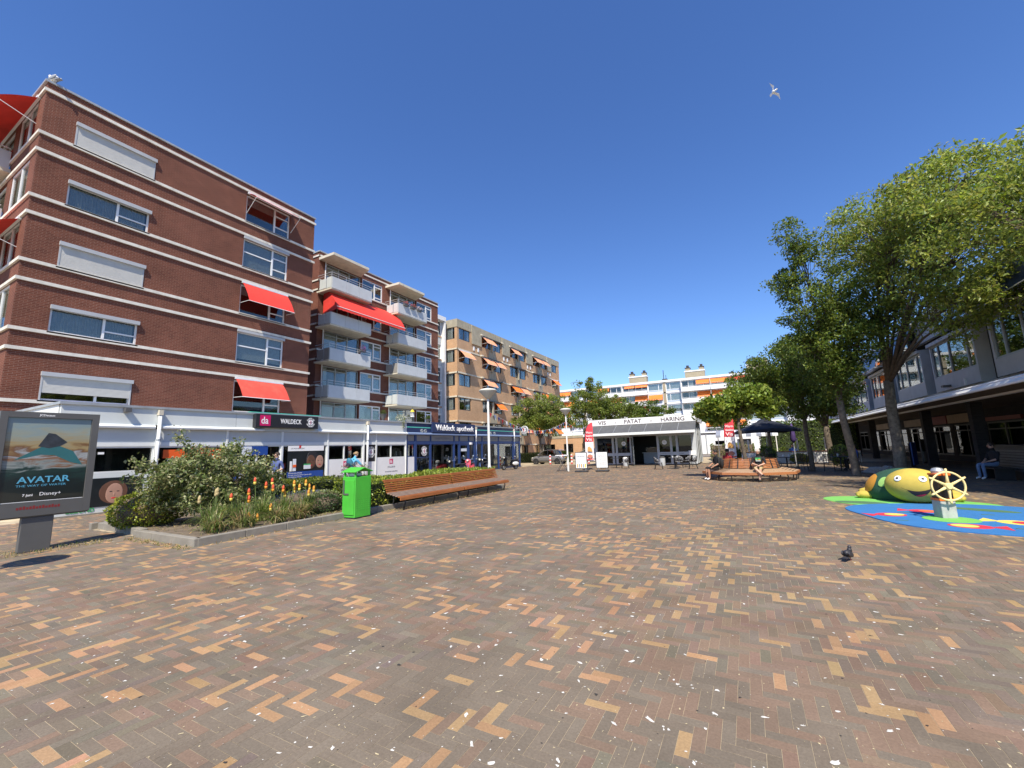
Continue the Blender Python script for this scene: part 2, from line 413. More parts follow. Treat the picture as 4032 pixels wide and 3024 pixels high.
B, BD, BX, BY, BZ = herringbone()
PAL = np.array([(.196, .160, .120), (.206, .170, .128), (.184, .152, .115), (.192, .156, .117),   # grey browns
                (.228, .158, .112), (.238, .166, .119), (.216, .154, .110),                         # red browns
                (.44, .262, .145), (.40, .268, .138), (.38, .232, .125)])                             # tan and orange
PAL = PAL*np.array([[.86]]*4+[[.87]]*3+[[.84]]*3)
def vnoise(x, y, s, seed):
    r = np.random.default_rng(seed); T = r.random((64, 64)); fx, fy = (x*s) % 64, (y*s) % 64
    ix, iy = fx.astype(int), fy.astype(int); tx, ty = fx-ix, fy-iy
    a, b_, c, d_ = T[ix % 64, iy % 64], T[(ix+1) % 64, iy % 64], T[ix % 64, (iy+1) % 64], T[(ix+1) % 64, (iy+1) % 64]
    return (a*(1-tx)+b_*tx)*(1-ty)+(c*(1-tx)+d_*tx)*ty
nz = vnoise(B[:, 0]+50, B[:, 1]+50, 2.6, 3); nz2 = vnoise(B[:, 0]+50, B[:, 1]+50, 1.1, 4); nz3 = vnoise(B[:, 0]+50, B[:, 1]+50, .35, 5)
u = rng.random(len(B))
p_tan = np.clip(.115+.42*(nz-.45)+.20*(nz3-.4), .035, .42)
p_red = np.clip(.33+.8*(nz2-.5), .08, .7)
BC = np.where(u < p_tan, rng.integers(7, 10, len(B)), np.where(u < p_tan+p_red*(1-p_tan), rng.integers(4, 7, len(B)), rng.integers(0, 4, len(B))))
tan_l = (BC >= 7) & (B[:, 0] > -1) & (BY < 2450); BC[tan_l] = 8
order = np.argsort(BD+np.where((BX > 20) & (BX < 4012) & (BY > 20) & (BY < 3010) & (BZ > 0), 0, 1000))
near_ids = set(order[:300].tolist())
G_ = .0016                                                   # half a joint
def brick_shape(hor, tilt=0):
    a, b_ = (1.5*W_-G_/1.6, .5*W_-G_/1.6) if hor else (.5*W_-G_/1.6, 1.5*W_-G_/1.6)
    c = .0007
    top = [(-a+c, -b_+c, 0), (a-c, -b_+c, 0), (a-c, b_-c, 0), (-a+c, b_-c, 0)]
    mid = [(-a, -b_, -.0012), (a, -b_, -.0012), (a, b_, -.0012), (-a, b_, -.0012)]
    low = [(-a, -b_, -.008), (a, -b_, -.008), (a, b_, -.008), (-a, b_, -.008)]
    fs = [(0, 1, 2, 3)]+[(4+i, 4+(i+1) % 4, (i+1) % 4, i) for i in range(4)]+[(8+i, 8+(i+1) % 4, 4+(i+1) % 4, 4+i) for i in range(4)]
    return np.array(top+mid+low, float), np.array(fs)
meshes = {}
for hor in (0, 1):
    for c in range(10):
        V_, F_ = brick_shape(hor)
        o = np_mesh('brick', V_, F_, 'paver', None, np.tile(PAL[c], (9, 1)), world=False)
        meshes[hor, c] = o.data; bpy.data.objects.remove(o)
for i in order[:300]:
    o = bpy.data.objects.new('brick', meshes[int(B[i, 2]), int(BC[i])]); COL.objects.link(o); o.parent = plaza
    o.location = (B[i, 0], B[i, 1], rng.normal(0, .0003)); o.rotation_euler = (rng.normal(0, .0012), rng.normal(0, .0012), rng.normal(0, .004))
keep = np.array([i not in near_ids for i in range(len(B))])
def brick_field(sel, full):
    bs = []; fs = []; cs = []; base = 0
    for hor in (0, 1):
        s = np.where(sel & (B[:, 2] == hor))[0]
        V_, F_ = brick_shape(hor)
        if not full: V_, F_ = V_[:4], F_[:1]
        off = np.stack([B[s, 0], B[s, 1], rng.normal(0, .0003, len(s))], 1)
        a = rng.normal(0, .004, len(s))
        vv = V_[None].repeat(len(s), 0).copy()
        x, y = vv[..., 0].copy(), vv[..., 1].copy()
        vv[..., 0] = x-a[:, None]*y; vv[..., 1] = y+a[:, None]*x
        if full: vv[..., 2] += x*rng.normal(0, .0012, len(s))[:, None]+y*rng.normal(0, .0012, len(s))[:, None]
        vv = vv+off[:, None, :]
        ff = F_[None]+(np.arange(len(s))*len(V_))[:, None, None]+base
        base += len(s)*len(V_)
        bs.append(vv.reshape(-1, 3)); fs.append(ff.reshape(-1, 4))
        jit = PAL[BC[s]]*rng.normal(1, .06, (len(s), 1))*rng.normal(1, .025, (len(s), 3))
        cs.append(np.repeat(jit, len(F_), 0))
    o = np_mesh('brick_field', np.concatenate(bs), np.concatenate(fs), 'paver', plaza, np.clip(np.concatenate(cs), .02, .9))
    o['kind'] = 'stuff'; return o
brick_field(keep & (BD < 13), True)
brick_field(keep & (BD >= 13), False)

# bird droppings, gum and sand scattered over the bricks
def splats(name, n, rmin, rmax, m, far, z, seed, elong=1.0, ymin=.5):
    r = np.random.default_rng(seed); V = []; F = []; b = 0
    cnt = 0
    while cnt < n:
        d = 1.6+(far-1.6)*r.random()**1.25; a = R_(-82+112*r.random())
        x, y = d*math.sin(a), d*math.cos(a)
        if y < ymin-2 or bed_clear(np.array(x), np.array(y)) or x > 9 or x < -17: continue
        cl = vnoise(np.array([x+50.]), np.array([y+50.]), .8, 11)[0]
        if r.random() > .25+cl: continue
        rad = rmin+(rmax-rmin)*r.random()**4.5; k = 9; st = 1+elong*r.random()**2*1.6; th = r.random()*6.3
        ring = []
        for q in range(k):
            an = 2*math.pi*q/k; rr = rad*(.45+.85*r.random())
            lx, ly = rr*math.cos(an)*st, rr*math.sin(an)
            ring.append((x+lx*math.cos(th)-ly*math.sin(th), y+lx*math.sin(th)+ly*math.cos(th), z))
        V += [(x, y, z+.0006)]+ring
        for q in range(k): F.append((b, b+1+q, b+1+(q+1) % k))
        b += k+1; cnt += 1
    o = np_mesh(name, V, F, m, plaza, smooth=False); o['kind'] = 'stuff'; return o
splats('bird_dropping', 3400, .0018, .015, 'dropping', 15, .0022, 21)
splats('gum_spot', 320, .004, .014, 'gum', 11, .0021, 22, .5)
splats('sand_crumb', 2600, .002, .007, 'sand_light', 9, .0020, 23, 2.0)
# ---------------------------------------------------------------- foliage tools
def leaf_quads(name, P, size, cols, parent, seed=0, up=.35, aspect=.55, m='leaf', world=True, outward=None, sj=.3):
    r = np.random.default_rng(seed); n = len(P)
    d = r.normal(0, 1, (n, 3)); 
    if outward is not None: d = d*.7+outward
    d[:, 2] -= .15; d /= np.linalg.norm(d, axis=1)[:, None]+1e-9
    nn = r.normal(0, 1, (n, 3)); nn[:, 2] = np.abs(nn[:, 2])+up*2
    s = np.cross(d, nn); s /= np.linalg.norm(s, axis=1)[:, None]+1e-9
    nn = np.cross(s, d)
    L = (size*(1+sj*r.normal(0, 1, n)).clip(.4, 1.8))[:, None]; Wd = L*aspect*.5
    a = P-d*L*.5; b = P+s*Wd+nn*L*.06; c = P+d*L*.5-nn*L*.08; e = P-s*Wd+nn*L*.06
    V = np.stack([a, b, c, e], 1).reshape(-1, 3)
    F = np.arange(n*4).reshape(n, 4)
    F = np.concatenate([F[:, [0, 1, 2]], F[:, [0, 2, 3]]]); 
    return np_mesh(name, V, F, m, parent, np.concatenate([cols, cols]), world=world)
def pal(r, n, cs, j=.16):
    cs = np.array(cs); i = r.integers(0, len(cs), n); return np.clip(cs[i]*r.normal(1, j, (n, 1))*r.normal(1, .06, (n, 3)), .004, .9)
GREEN = [(.075, .125, .022), (.095, .15, .028), (.055, .10, .02), (.12, .17, .035)]
DARKG = [(.045, .085, .018), (.06, .105, .02), (.035, .07, .016), (.085, .13, .03)]
def tree(name, label, base, fork, crown, nclump, per, leaf, cols, tr=.16, seed=1, lean=(0, 0), bark='bark', spread=.42, group=None, trunks=None, aspect=.5, asp_up=.35, droop=.0):
    """crown: list of (cx,cy,cz,rx,ry,rz) ellipsoids in world offsets from base; clumps of leaves at branch ends"""
    r = np.random.default_rng(seed); rr = random.Random(seed)
    t = thing(name, label, 'tree', base, 0, group)
    bx, by, bz = base
    top = max(c[2]+c[5] for c in crown)
    vol = np.array([c[3]*c[4]*c[5] for c in crown]); vol = vol/vol.sum()
    ends = []
    for i in range(nclump):
        c = crown[r.choice(len(crown), p=vol)]
        p = r.normal(0, 1, 3); p /= np.linalg.norm(p); p *= r.random()**.38
        ends.append((c[0]+p[0]*c[3], c[1]+p[1]*c[4], max(fork*.75, c[2]+p[2]*c[5])))
    ends = np.array(ends)
    F = Vector((lean[0], lean[1], fork))
    tm = MB()
    tm.tube([(bx, by, bz-.05), (bx+.02, by, bz+.12), (bx+F.x*.35+.03, by+F.y*.35, bz+fork*.33), (bx+F.x*.72-.02, by+F.y*.72+.02, bz+fork*.7), (bx+F.x, by+F.y, bz+fork)],
            [tr*1.35, tr*1.08, tr*.98, tr*.9, tr*.86], 12)
    tm.build('trunk', bark, t, smooth=True)
    # main limbs towards k-means like centres
    k = trunks or max(4, min(9, nclump//14))
    cen = ends[r.choice(len(ends), k, replace=False)].copy()
    for _ in range(6):
        a = np.argmin(((ends[:, None]-cen[None])**2).sum(2), 1)
        for q in range(k):
            if (a == q).any(): cen[q] = ends[a == q].mean(0)
    a = np.argmin(((ends[:, None]-cen[None])**2).sum(2), 1)
    lm = MB()
    for q in range(k):
        c = Vector(cen[q]); m1 = F.lerp(c, .45)+Vector((rr.uniform(-.15, .15), rr.uniform(-.15, .15), (c.z-F.z)*.12+.1))
        pth = [F-Vector((0, 0, .15)), F.lerp(m1, .5)+Vector((0, 0, .06)), m1, m1.lerp(c, .6)+Vector((rr.uniform(-.12, .12), rr.uniform(-.12, .12), .05)), c]
        ra = tr*(.58 if q < 2 else .36)
        lm.tube([(bx+p.x, by+p.y, bz+p.z) for p in pth], [ra, ra*.8, ra*.6, ra*.42, ra*.25], 7)
        for e in ends[a == q]:
            e = Vector(e); st = pth[2].lerp(pth[4], rr.random()*.9)
            mid = st.lerp(e, .55)+Vector((rr.uniform(-.1, .1), rr.uniform(-.1, .1), .10))
            lm.tube([(bx+p.x, by+p.y, bz+p.z) for p in (st, mid, e)], [ra*.24, ra*.15, .006], 5, cap=False)
    lm.build('limbs', 'bark' if bark != 'twig' else 'twig', t, smooth=True)
    # leaves
    P = np.repeat(ends, per, 0); n = len(P)
    g = r.normal(0, 1, (n, 3)); g /= np.linalg.norm(g, axis=1)[:, None]; g *= (r.random((n, 1))**.45)*spread
    g[:, 2] *= .72
    sz = np.repeat(r.normal(1, .25, (nclump, 1)).clip(.5, 1.6), per, 0)
    P = P+g*sz+np.array((bx, by, bz)); P[:, 2] -= droop*np.hypot(g[:, 0], g[:, 1])
    tone = np.repeat(r.normal(1, .13, (nclump, 1)), per, 0)
    leaf_quads('crown', P, leaf, np.clip(pal(r, n, cols)*tone, .004, .6), t, seed+5, up=asp_up, aspect=aspect)
    return t
def hedge(name, label, cat, x0, x1, y0, y1, z1, n, leaf, cols, seed, z0=0.0, round_=.12, group=None, core='hedge_core', jag=.05, m='leaf_stiff', bumpf=None):
    r = np.random.default_rng(seed)
    t = thing(name, label, cat, ((x0+x1)/2, (y0+y1)/2, 0), 0, group)
    s = .09
    nx, ny = max(2, int((x1-x0)/.25)), max(2, int((y1-y0)/.25))
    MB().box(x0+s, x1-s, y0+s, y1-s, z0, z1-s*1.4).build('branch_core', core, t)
    A = [(y1-y0)*(z1-z0), (y1-y0)*(z1-z0), (x1-x0)*(z1-z0), (x1-x0)*(z1-z0), (x1-x0)*(y1-y0)*1.3]; A = np.array(A)/sum(A)
    f = r.choice(5, n, p=A); a, b = r.random(n), r.random(n); dep = np.abs(r.normal(0, .05, n))
    X, Y, Z = x0+(x1-x0)*a, y0+(y1-y0)*b, z0+(z1-z0)*r.random(n)
    O = np.zeros((n, 3))
    for q, (ax, val, sg) in enumerate(((0, x0, 1), (0, x1, -1), (1, y0, 1), (1, y1, -1), (2, z1, -1))):
        k = f == q
        (X, Y, Z)[ax][k] = val+sg*dep[k]; O[k, ax] = -sg
    bz = vnoise(X+40, Y+40, 2.2, seed+1)+.5*vnoise(X+40, Y+Z*3+40, 5, seed+2)-.75
    hump = (Z-z0)/(z1-z0)
    Z = Z+bz*jag*2.4*hump
    e = np.minimum(np.minimum(X-x0, x1-X), np.minimum(Y-y0, y1-Y))
    Z = np.where(f == 4, Z-np.clip(round_-e, 0, None)*.8, Z)
    X = X+O[:, 0]*bz*jag; Y = Y+O[:, 1]*bz*jag
    P = np.stack([X, Y, Z], 1)
    leaf_quads('foliage', P, leaf, pal(r, n, cols, .2), t, seed+3, m=m, outward=O*1.0+np.array((0, 0, .4)))
    return t
def strappy(parent, c, n, L, cols, seed, spread=.9, w=.022, name='leaves'):
    r = np.random.default_rng(seed); V = []; F = []; C = []; b = 0
    cc = pal(r, n, cols, .2)
    for i in range(n):
        a = r.random()*6.283; l = L*(.6+.6*r.random()); out = spread*(.25+.75*r.random()); x0, y0 = c[0]+r.normal(0, .07), c[1]+r.normal(0, .07)
        sd = Vector((-math.sin(a), math.cos(a), 0)); dv = Vector((math.cos(a), math.sin(a), 0))
        k = 5; pts = []
        for q in range(k+1):
            t = q/k; h = l*(1.25*t-out*.95*t*t); o = l*out*.85*t**1.3
            pts.append((Vector((x0, y0, c[2]))+dv*o+Vector((0, 0, max(.01, h))), w*(1-t**2*.9)))
        for p, ww in pts: V += [tuple(p-sd*ww), tuple(p+sd*ww)]
        for q in range(k): F.append((b+2*q, b+2*q+1, b+2*q+3, b+2*q+2)); C.append(cc[i])
        b += 2*(k+1)
    return np_mesh(name, V, F, 'leaf', parent, C)
# ---------------------------------------------------------------- facade tools
def wall(parent, fr, u0, u1, v0, v1, holes, mat_, thick=.3, name='wall', n=0.0):
    us = sorted({u0, u1}|{h[i] for h in holes for i in (0, 1)}); vs = sorted({v0, v1}|{h[i] for h in holes for i in (2, 3)})
    us = [q for q in us if u0 <= q <= u1]; vs = [q for q in vs if v0 <= q <= v1]
    mb = MB()
    for a, b in zip(vs, vs[1:]):
        run = None
        for c, d in zip(us, us[1:]):
            mc, mv = (c+d)/2, (a+b)/2
            hole = any(h[0] < mc < h[1] and h[2] < mv < h[3] for h in holes)
            if not hole: run = (run[0], d) if run else (c, d)
            if hole and run: mb.box(run[0], run[1], a, b, n-thick, n, fr); run = None
        if run: mb.box(run[0], run[1], a, b, n-thick, n, fr)
    return mb.build(name, mat_, parent)
def window(parent, fr, u0, u1, v0, v1, mulls=(), trans=(), n=-.08, fw=.06, fmat='white_frame', gmat='glass', room=.7, curt=None, cm='curtain', name='window', sill=None, blind=0, bm='blind', rmat='interior_dark'):
    """frame with mullions [u...] and transoms [(ua,ub,v)...]; pane per field as sub-part"""
    mb = MB(); d = .07
    mb.box(u0, u1, v0, v0+fw, n-d, n, fr).box(u0, u1, v1-fw, v1, n-d, n, fr)
    mb.box(u0, u0+fw, v0+fw, v1-fw, n-d, n, fr).box(u1-fw, u1, v0+fw, v1-fw, n-d, n, fr)
    for m_ in mulls: mb.box(m_-fw*.6, m_+fw*.6, v0+fw, v1-fw, n-d, n+.004, fr)
    for ua, ub, v in trans: mb.box(ua, ub, v-fw*.4, v+fw*.4, n-d+.004, n-.004, fr)
    w = mb.build(name, fmat, parent)
    es = [u0+fw]+list(mulls)+[u1-fw]
    for a, b in zip(es, es[1:]):
        box('pane', gmat, w, a+.002, b-.002, v0+fw, v1-fw, n-d*.62, n-d*.5, fr)
    if room:
        MB().quad([fr(u0, v0, n-room), fr(u1, v0, n-room), fr(u1, v1, n-room), fr(u0, v1, n-room)]).quad(
            [fr(u0, v0, n-d), fr(u1, v0, n-d), fr(u1, v0, n-room), fr(u0, v0, n-room)]).quad(
            [fr(u0, v1, n-d), fr(u1, v1, n-d), fr(u1, v1, n-room), fr(u0, v1, n-room)]).quad(
            [fr(u0, v0, n-d), fr(u0, v1, n-d), fr(u0, v1, n-room), fr(u0, v0, n-room)]).quad(
            [fr(u1, v0, n-d), fr(u1, v1, n-d), fr(u1, v1, n-room), fr(u1, v0, n-room)]).build('room', rmat, w)
    if curt:
        for a, b in curt:
            pts = []; k = max(6, int((b-a)/.045)); mb = MB()
            for i in range(k+1):
                t = a+(b-a)*i/k; pts.append((t, n-d-.045+(.025 if i % 2 else -.02)))
            for (ta, na), (tb, nb) in zip(pts, pts[1:]):
                mb.quad([fr(ta, v0+fw, na), fr(tb, v0+fw, nb), fr(tb, v1-fw, nb), fr(ta, v1-fw, na)])
            mb.build('curtain', cm, w)
    if blind:
        box('blind', bm, w, u0+fw, u1-fw, v1-fw-blind*(v1-v0-2*fw), v1-fw, n-d-.05, n-d-.045, fr)
    if sill: box('sill', sill, w, u0-.04, u1+.04, v0-.06, v0-.002, n-.02, .07, fr)
    return w
def drop_awning(parent, fr, u0, u1, vtop, out, drop, mat_, arm='white_frame', valance=0, belly=.05, pivot=None):
    """cloth from a roller at vtop out to (out, vtop-drop); pivot arms on both sides"""
    mb = MB(); k = 7; th = .006
    for i in range(k):
        t0, t1 = i/k, (i+1)/k
        f = lambda t: (vtop-.05-(drop-.05)*t+belly*math.sin(math.pi*t)*.6, .08+(out-.08)*t+belly*math.sin(math.pi*t))
        (va, na), (vb, nb) = f(t0), f(t1)
        mb.quad([fr(u0, va, na), fr(u1, va, na), fr(u1, vb, nb), fr(u0, vb, nb)])
        mb.quad([fr(u0, va-th, na), fr(u0, vb-th, nb), fr(u1, vb-th, nb), fr(u1, va-th, na)])
    if valance:
        v = vtop-drop; kk = max(4, int((u1-u0)/.12))
        for i in range(kk):
            a, b = u0+(u1-u0)*i/kk, u0+(u1-u0)*(i+1)/kk
            mb.quad([fr(a, v, out), fr(b, v, out), fr(b, v-valance*(.85 if i % 2 else 1), out+.01), fr(a, v-valance*(1 if i % 2 else .85), out+.01)])
    a = mb.build('awning', mat_, parent)
    box('roller', arm, a, u0-.03, u1+.03, vtop-.06, vtop+.05, .003, .11, fr)
    pv = pivot if pivot is not None else vtop-drop-.02
    for u in (u0-.02, u1+.02):
        MB().tube([fr(u, pv, .02), fr(u, vtop-drop, out)], .014, 6).build('arm', arm, a)
    MB().tube([fr(u0-.02, vtop-drop, out), fr(u1+.02, vtop-drop, out)], .018, 6).build('front_bar', arm, a)
    return a

# ---------------------------------------------------------------- near red brick block (b1)
FXB = -24.0
b1 = thing('apartment_block', 'nearest red brick apartment block with white bands and shuttered windows behind the drugstore', 'building', (FXB, 4.4, 0))
fr = FX(FXB); frs = FYN(4.40)
LW = [(5.39, 8.2, 15.10, 16.13, 's'), (5.39, 8.2, 12.34, 13.40, 'w'), (5.39, 8.2, 9.60, 10.63, 's'), (5.39, 8.2, 6.86, 7.90, 'w'), (5.39, 8.2, 4.10, 5.16, 'h')]
RW = [(12.52, 15.2, 15.10, 16.76), (12.52, 15.2, 12.34, 14.06), (12.52, 15.2, 9.58, 11.30), (12.52, 15.2, 6.83, 8.56), (12.52, 15.2, 4.08, 5.82)]
wall(b1, fr, 4.40, 16.92, 3.0, 17.36, [w[:4] for w in LW]+RW, 'red_brick')
for w in LW:
    u0, u1, v0, v1, k = w
    W = window(b1, fr, u0, u1, v0, v1-.02, [7.06], [(7.06, u1, v0+.40)], sill='white_frame', curt=None if k != 'w' else [(u0+.1, u1-.1)] if v0 > 10 else [(u0+.1, u1-.1)], cm='net_curtain', fw=.07)
    box('shutter_box', 'shutter_grey', W, u0-.02, u1+.03, v1-.10, v1+.06, .002, .12, fr)
    if k in 'sh':
        bot = v0+.03 if k == 's' else v0+.30
        mb = MB(); z = v1-.10; 
        while z > bot:
            mb.box(u0+.05, u1-.05, max(bot, z-.048), z-.004, -.005, .018, fr); z -= .052
        mb.box(u0+.05, u1-.05, bot, v1-.10, -.012, -.006, fr)
        mb.build('shutter', 'shutter', W)
        for ua in (u0, u1-.05): box('guide_rail', 'shutter_grey', W, ua, ua+.05, v0, v1-.1, .0, .03, fr)
for i, (u0, u1, v0, v1) in enumerate(RW):
    W = window(b1, fr, u0, u1, v0, v1, [14.26], [(14.26, u1, v0+.50), (14.26, u1, v0+1.2)]+([(u0, 14.26, v0+.95)] if i in (1, 3) else []), sill='white_frame', fw=.08, blind=(.3, .95, .3, .9, 0)[i], bm='net_curtain')
    if i in (1, 3): box('shutter_box', 'shutter_grey', W, u0-.02, u1+.02, v1-.03, v1+.12, .002, .10, fr)
# white bands run round the corner
bands = [17.0, 15.05, 14.28, 12.28, 11.53, 9.56, 8.78, 6.80, 6.04, 4.03]
SIDE0 = -33.0
for z in bands:
    mb = MB().box(4.33, 16.99, z-.065, z+.065, .001, .07, fr)
    mb.box(SIDE0, FXB+.069, z-.064, z+.064, .001, .071, frs)
    mb.build('concrete_band', 'band_concrete', b1)
mb = MB().box(4.32, 16.97, 17.36, 17.45, -.35, .06, fr).box(SIDE0, FXB-.36, 17.36, 17.449, -.35, .08, frs)
mb.build('roof_coping', 'coping', b1)
box('roof', 'coping', b1, SIDE0, FXB-.35, 4.75, 16.5, 17.1, 17.2)
wall(b1, FYP(16.92), SIDE0, FXB-.3, 3.0, 17.36, [], 'red_brick', name='end_wall')
# side with windows and balconies
sh = []
for z in (15.10, 12.34, 9.6, 6.86, 4.08): sh += [(-27.2, -24.85, z, z+1.85), (-31.5, -27.9, z-.4, z+1.85)]
wall(b1, frs, SIDE0, FXB-.3, 3.0, 17.36, sh, 'red_brick', name='side_wall')
for i, z in enumerate((15.10, 12.34, 9.6, 6.86, 4.08)):
    window(b1, frs, -27.2, -24.85, z, z+1.85, [-25.9], [], fw=.09, sill='white_frame', curt=[(-26.9, -26.2), (-25.7, -25.0)], n=-.03)
    window(b1, frs, -31.5, -27.9, z-.4, z+1.85, [-29.7], [], fw=.09, room=.9)
    bal = MB().box(-32.5, -27.7, z-.55, z-.38, .001, 1.6, frs).build('balcony', 'cream_concrete', b1)
    box('balcony_panel', 'balcony_panel', bal, -32.5, -27.7, z-.38, z+.45, 1.52, 1.58, frs)
    box('side_panel', 'balcony_panel', bal, -27.78, -27.7, z-.38, z+.45, .06, 1.52, frs)
    MB().tube([frs(-32.5, z+.62, 1.55), frs(-27.74, z+.62, 1.55), frs(-27.74, z+.62, .1)], .025, 6).build('rail', 'rail_metal', bal)
    if i in (0, 2): drop_awning(b1, frs, -31.6, -24.7, z+1.85, 1.25, .85, 'awning_red', pivot=z+.6)
AWR = ('awning_red_old', 'awning_red_old')
drop_awning(b1, fr, 12.58, 15.24, 11.42, .86, 1.25, 'awning_red', pivot=10.2)
drop_awning(b1, fr, 12.57, 15.23, 5.93, .86, 1.10, 'awning_red_old', pivot=4.86)
drop_awning(b1, fr, 12.57, 15.23, 16.86, .95, .55, 'awning_red_old', pivot=15.6)

# ---------------------------------------------------------------- second red block with balconies (b2)
b2 = thing('apartment_block', 'set back red brick apartment block with stacked grey balconies above the pharmacy', 'building', (-27.7, 20.1, 0))
fr = FX(-27.7); frs = FYN(20.10)
rows = [4.03, 6.80, 9.56, 12.28, 15.05]         # sill band heights
holes = []
for z in rows:
    for a in (0, 6.93):
        holes += [(20.75+a, 24.22+a, z-.45, z+1.62), (24.32+a, 26.64+a, z+.03 if z > 4.5 else z-.3, z+1.62)]
wall(b2, fr, 20.10, 34.58, 3.0, 17.36, holes, 'red_brick')
wall(b2, frs, -33, -28.0, 3.0, 17.36, [], 'red_brick', name='side_wall')
wall(b2, FYP(34.58), -33, -28.0, 3.0, 17.36, [], 'red_brick', name='end_wall')
for z in [17.05]+[q for r_ in rows for q in (r_, r_+2.0) if q < 16.9]:
    MB().box(20.04, 20.74, z-.06, z+.06, .001, .06, fr).box(-33, -27.64, z-.059, z+.059, .001, .06, frs).build('concrete_band', 'band_concrete', b2)
    for ua, ub in ((24.3, 27.6), (31.2, 34.62)): box('concrete_band', 'band_concrete', b2, ua, ub, z-.06, z+.06, .001, .06, fr)
MB().box(20.04, 34.62, 17.36, 17.46, -.35, .05, fr).box(-33, -28.06, 17.36, 17.459, -.35, .05, frs).build('roof_coping', 'coping', b2)
box('roof', 'coping', b2, -34, -28.05, 20.4, 34.3, 17.0, 17.1)
BF = 1.70                                        # balcony depth in front of the wall
for a, cols_ in ((0, 0), (6.93, 1)):
    y0, y1 = 19.95+a, 23.85+a
    rs = MB().prism([(y0+.1, 0), (y1+.25, 0), (y1-.35, BF), (y0+.1, BF)], 0, .2, lambda u, n, v: fr(u, 16.66+v, n+.002)).build('roof_slab', 'cream_concrete', b2)
    for i, z in enumerate(rows):
        ww = window(b2, fr, 20.75+a, 24.22+a, z-.45, z+1.62, [22.0+a, 23.05+a], [(20.75+a, 22.0+a, z+1.3), (22.0+a, 23.05+a, z+1.3)], n=-.16, fw=.08, fmat='grey_frame' if 1 else '', room=1.2,
                    curt=[(20.9+a, 21.3+a), (23.5+a, 24.1+a)] if (i+cols_) % 2 else [(20.85+a, 22.0+a)], rmat='interior_mid')
        v0 = z+.03 if z > 4.5 else z-.3
        window(b2, fr, 24.32+a, 26.64+a, v0, z+1.62, [25.75+a], [(25.75+a, 26.64+a, z+1.3), (25.75+a, 26.64+a, v0+.3)], n=-.06, fw=.10,
               curt=[(24.5+a, 25.0+a)] if (i+cols_) % 3 == 0 else None, cm='curtain_teal' if i == 4 else 'curtain', blind=(.0, .95, .95, 0, 0)[i] if not cols_ else (0, .5, 0, .9, 0)[i])
        if i == 0: continue
        zb = z-1.02
        b = MB().box(y0, y1, zb-.12, zb, .001, BF-.02, fr).build('balcony_floor', 'cream_concrete', b2)
        k = 3
        for q in range(k):
            ua, ub = y0+.02+(y1-y0-.04)*q/k, y0+.02+(y1-y0-.04)*(q+1)/k
            box('balcony_panel', 'balcony_panel', b, ua+.006, ub-.006, zb-.03, zb+.86, BF-.02, BF+.03, fr)
        MB().box(y0-.01, y0+.04, zb+.02, zb+.86, BF-.55, BF-.03, fr).box(y0-.012, y0+.04, zb+.05, zb+.8, .35, BF-.62, fr).build('side_screen', 'blind' if i != 2 else 'grey_glass_panel', b)
        MB().box(y1-.04, y1+.01, zb-.03, zb+.84, .1, BF-.03, fr).build('side_panel', 'balcony_panel', b)
        if not (i == 3 and cols_ == 0):
            r = MB().tube([fr(y0, zb+1.2, .1), fr(y0, zb+1.2, BF), fr(y1, zb+1.2, BF)], .022, 6)
            r.tube([fr(y0, zb+1.02, .1), fr(y0, zb+1.02, BF), fr(y1, zb+1.02, BF)], .015, 6)
            for q in range(4):
                uu = y0+(y1-y0)*q/3; r.tube([fr(uu, zb+.84, BF-.01), fr(uu, zb+1.2, BF)], .016, 5)
            r.build('rail', 'rail_metal', b)
    MB().tube([fr(y0+.62, 3.2, .12), fr(y0+.62, 16.66, .12)], .045, 8).build('corner_pipe', 'white_paint', b2)
# long red awning over the second balcony from the top
mb = MB()
k = 10
for i in range(k):
    f = lambda t: (14.36-1.9*t+.10*math.sin(math.pi*t), .3+2.0*t+.16*math.sin(math.pi*t))
    (va, na), (vb, nb) = f(i/k), f((i+1)/k)
    ua, ub = 20.35, 27.55
    mb.quad([fr(ua-.3*i/k, va, na), fr(ub-.4*i/k, va, na), fr(ub-.4*(i+1)/k, vb, nb), fr(ua-.3*(i+1)/k, vb, nb)])
    mb.quad([fr(ua-.3*i/k, va, na), fr(ua-.3*(i+1)/k, vb, nb), fr(ua-.3*(i+1)/k, 12.28, nb), fr(ua-.3*i/k, 12.28, na)])
for i in range(40):
    a, b_ = 20.05+7.1*i/40, 20.05+7.1*(i+1)/40
    mb.quad([fr(a, 12.46, 2.3), fr(b_, 12.46, 2.3), fr(b_, 12.22+(.03 if i % 2 else 0), 2.32), fr(a, 12.22+(0 if i % 2 else .03), 2.32)])
aw = mb.build('balcony_awning', 'awning_red', b2)
MB().tube([fr(20.0, 12.46, 2.3), fr(27.2, 12.46, 2.3)], .025, 6).build('front_bar', 'white_frame', aw)
# flower boxes, lantern, plants on the balconies
def blossoms(parent, c, rad, n, col, leafcol, seed, name='flowers'):
    r = np.random.default_rng(seed); P = r.normal(0, 1, (n, 3)); P /= np.linalg.norm(P, axis=1)[:, None]; P *= (r.random((n, 1))**.4)*np.array(rad); P += np.array(c)
    cols = np.where(r.random((n, 1)) < .55, np.array([col])*r.normal(1, .15, (n, 1)), np.array([leafcol])*r.normal(1, .2, (n, 1)))
    return leaf_quads(name, P, .07, np.clip(cols, .01, .95), parent, seed)
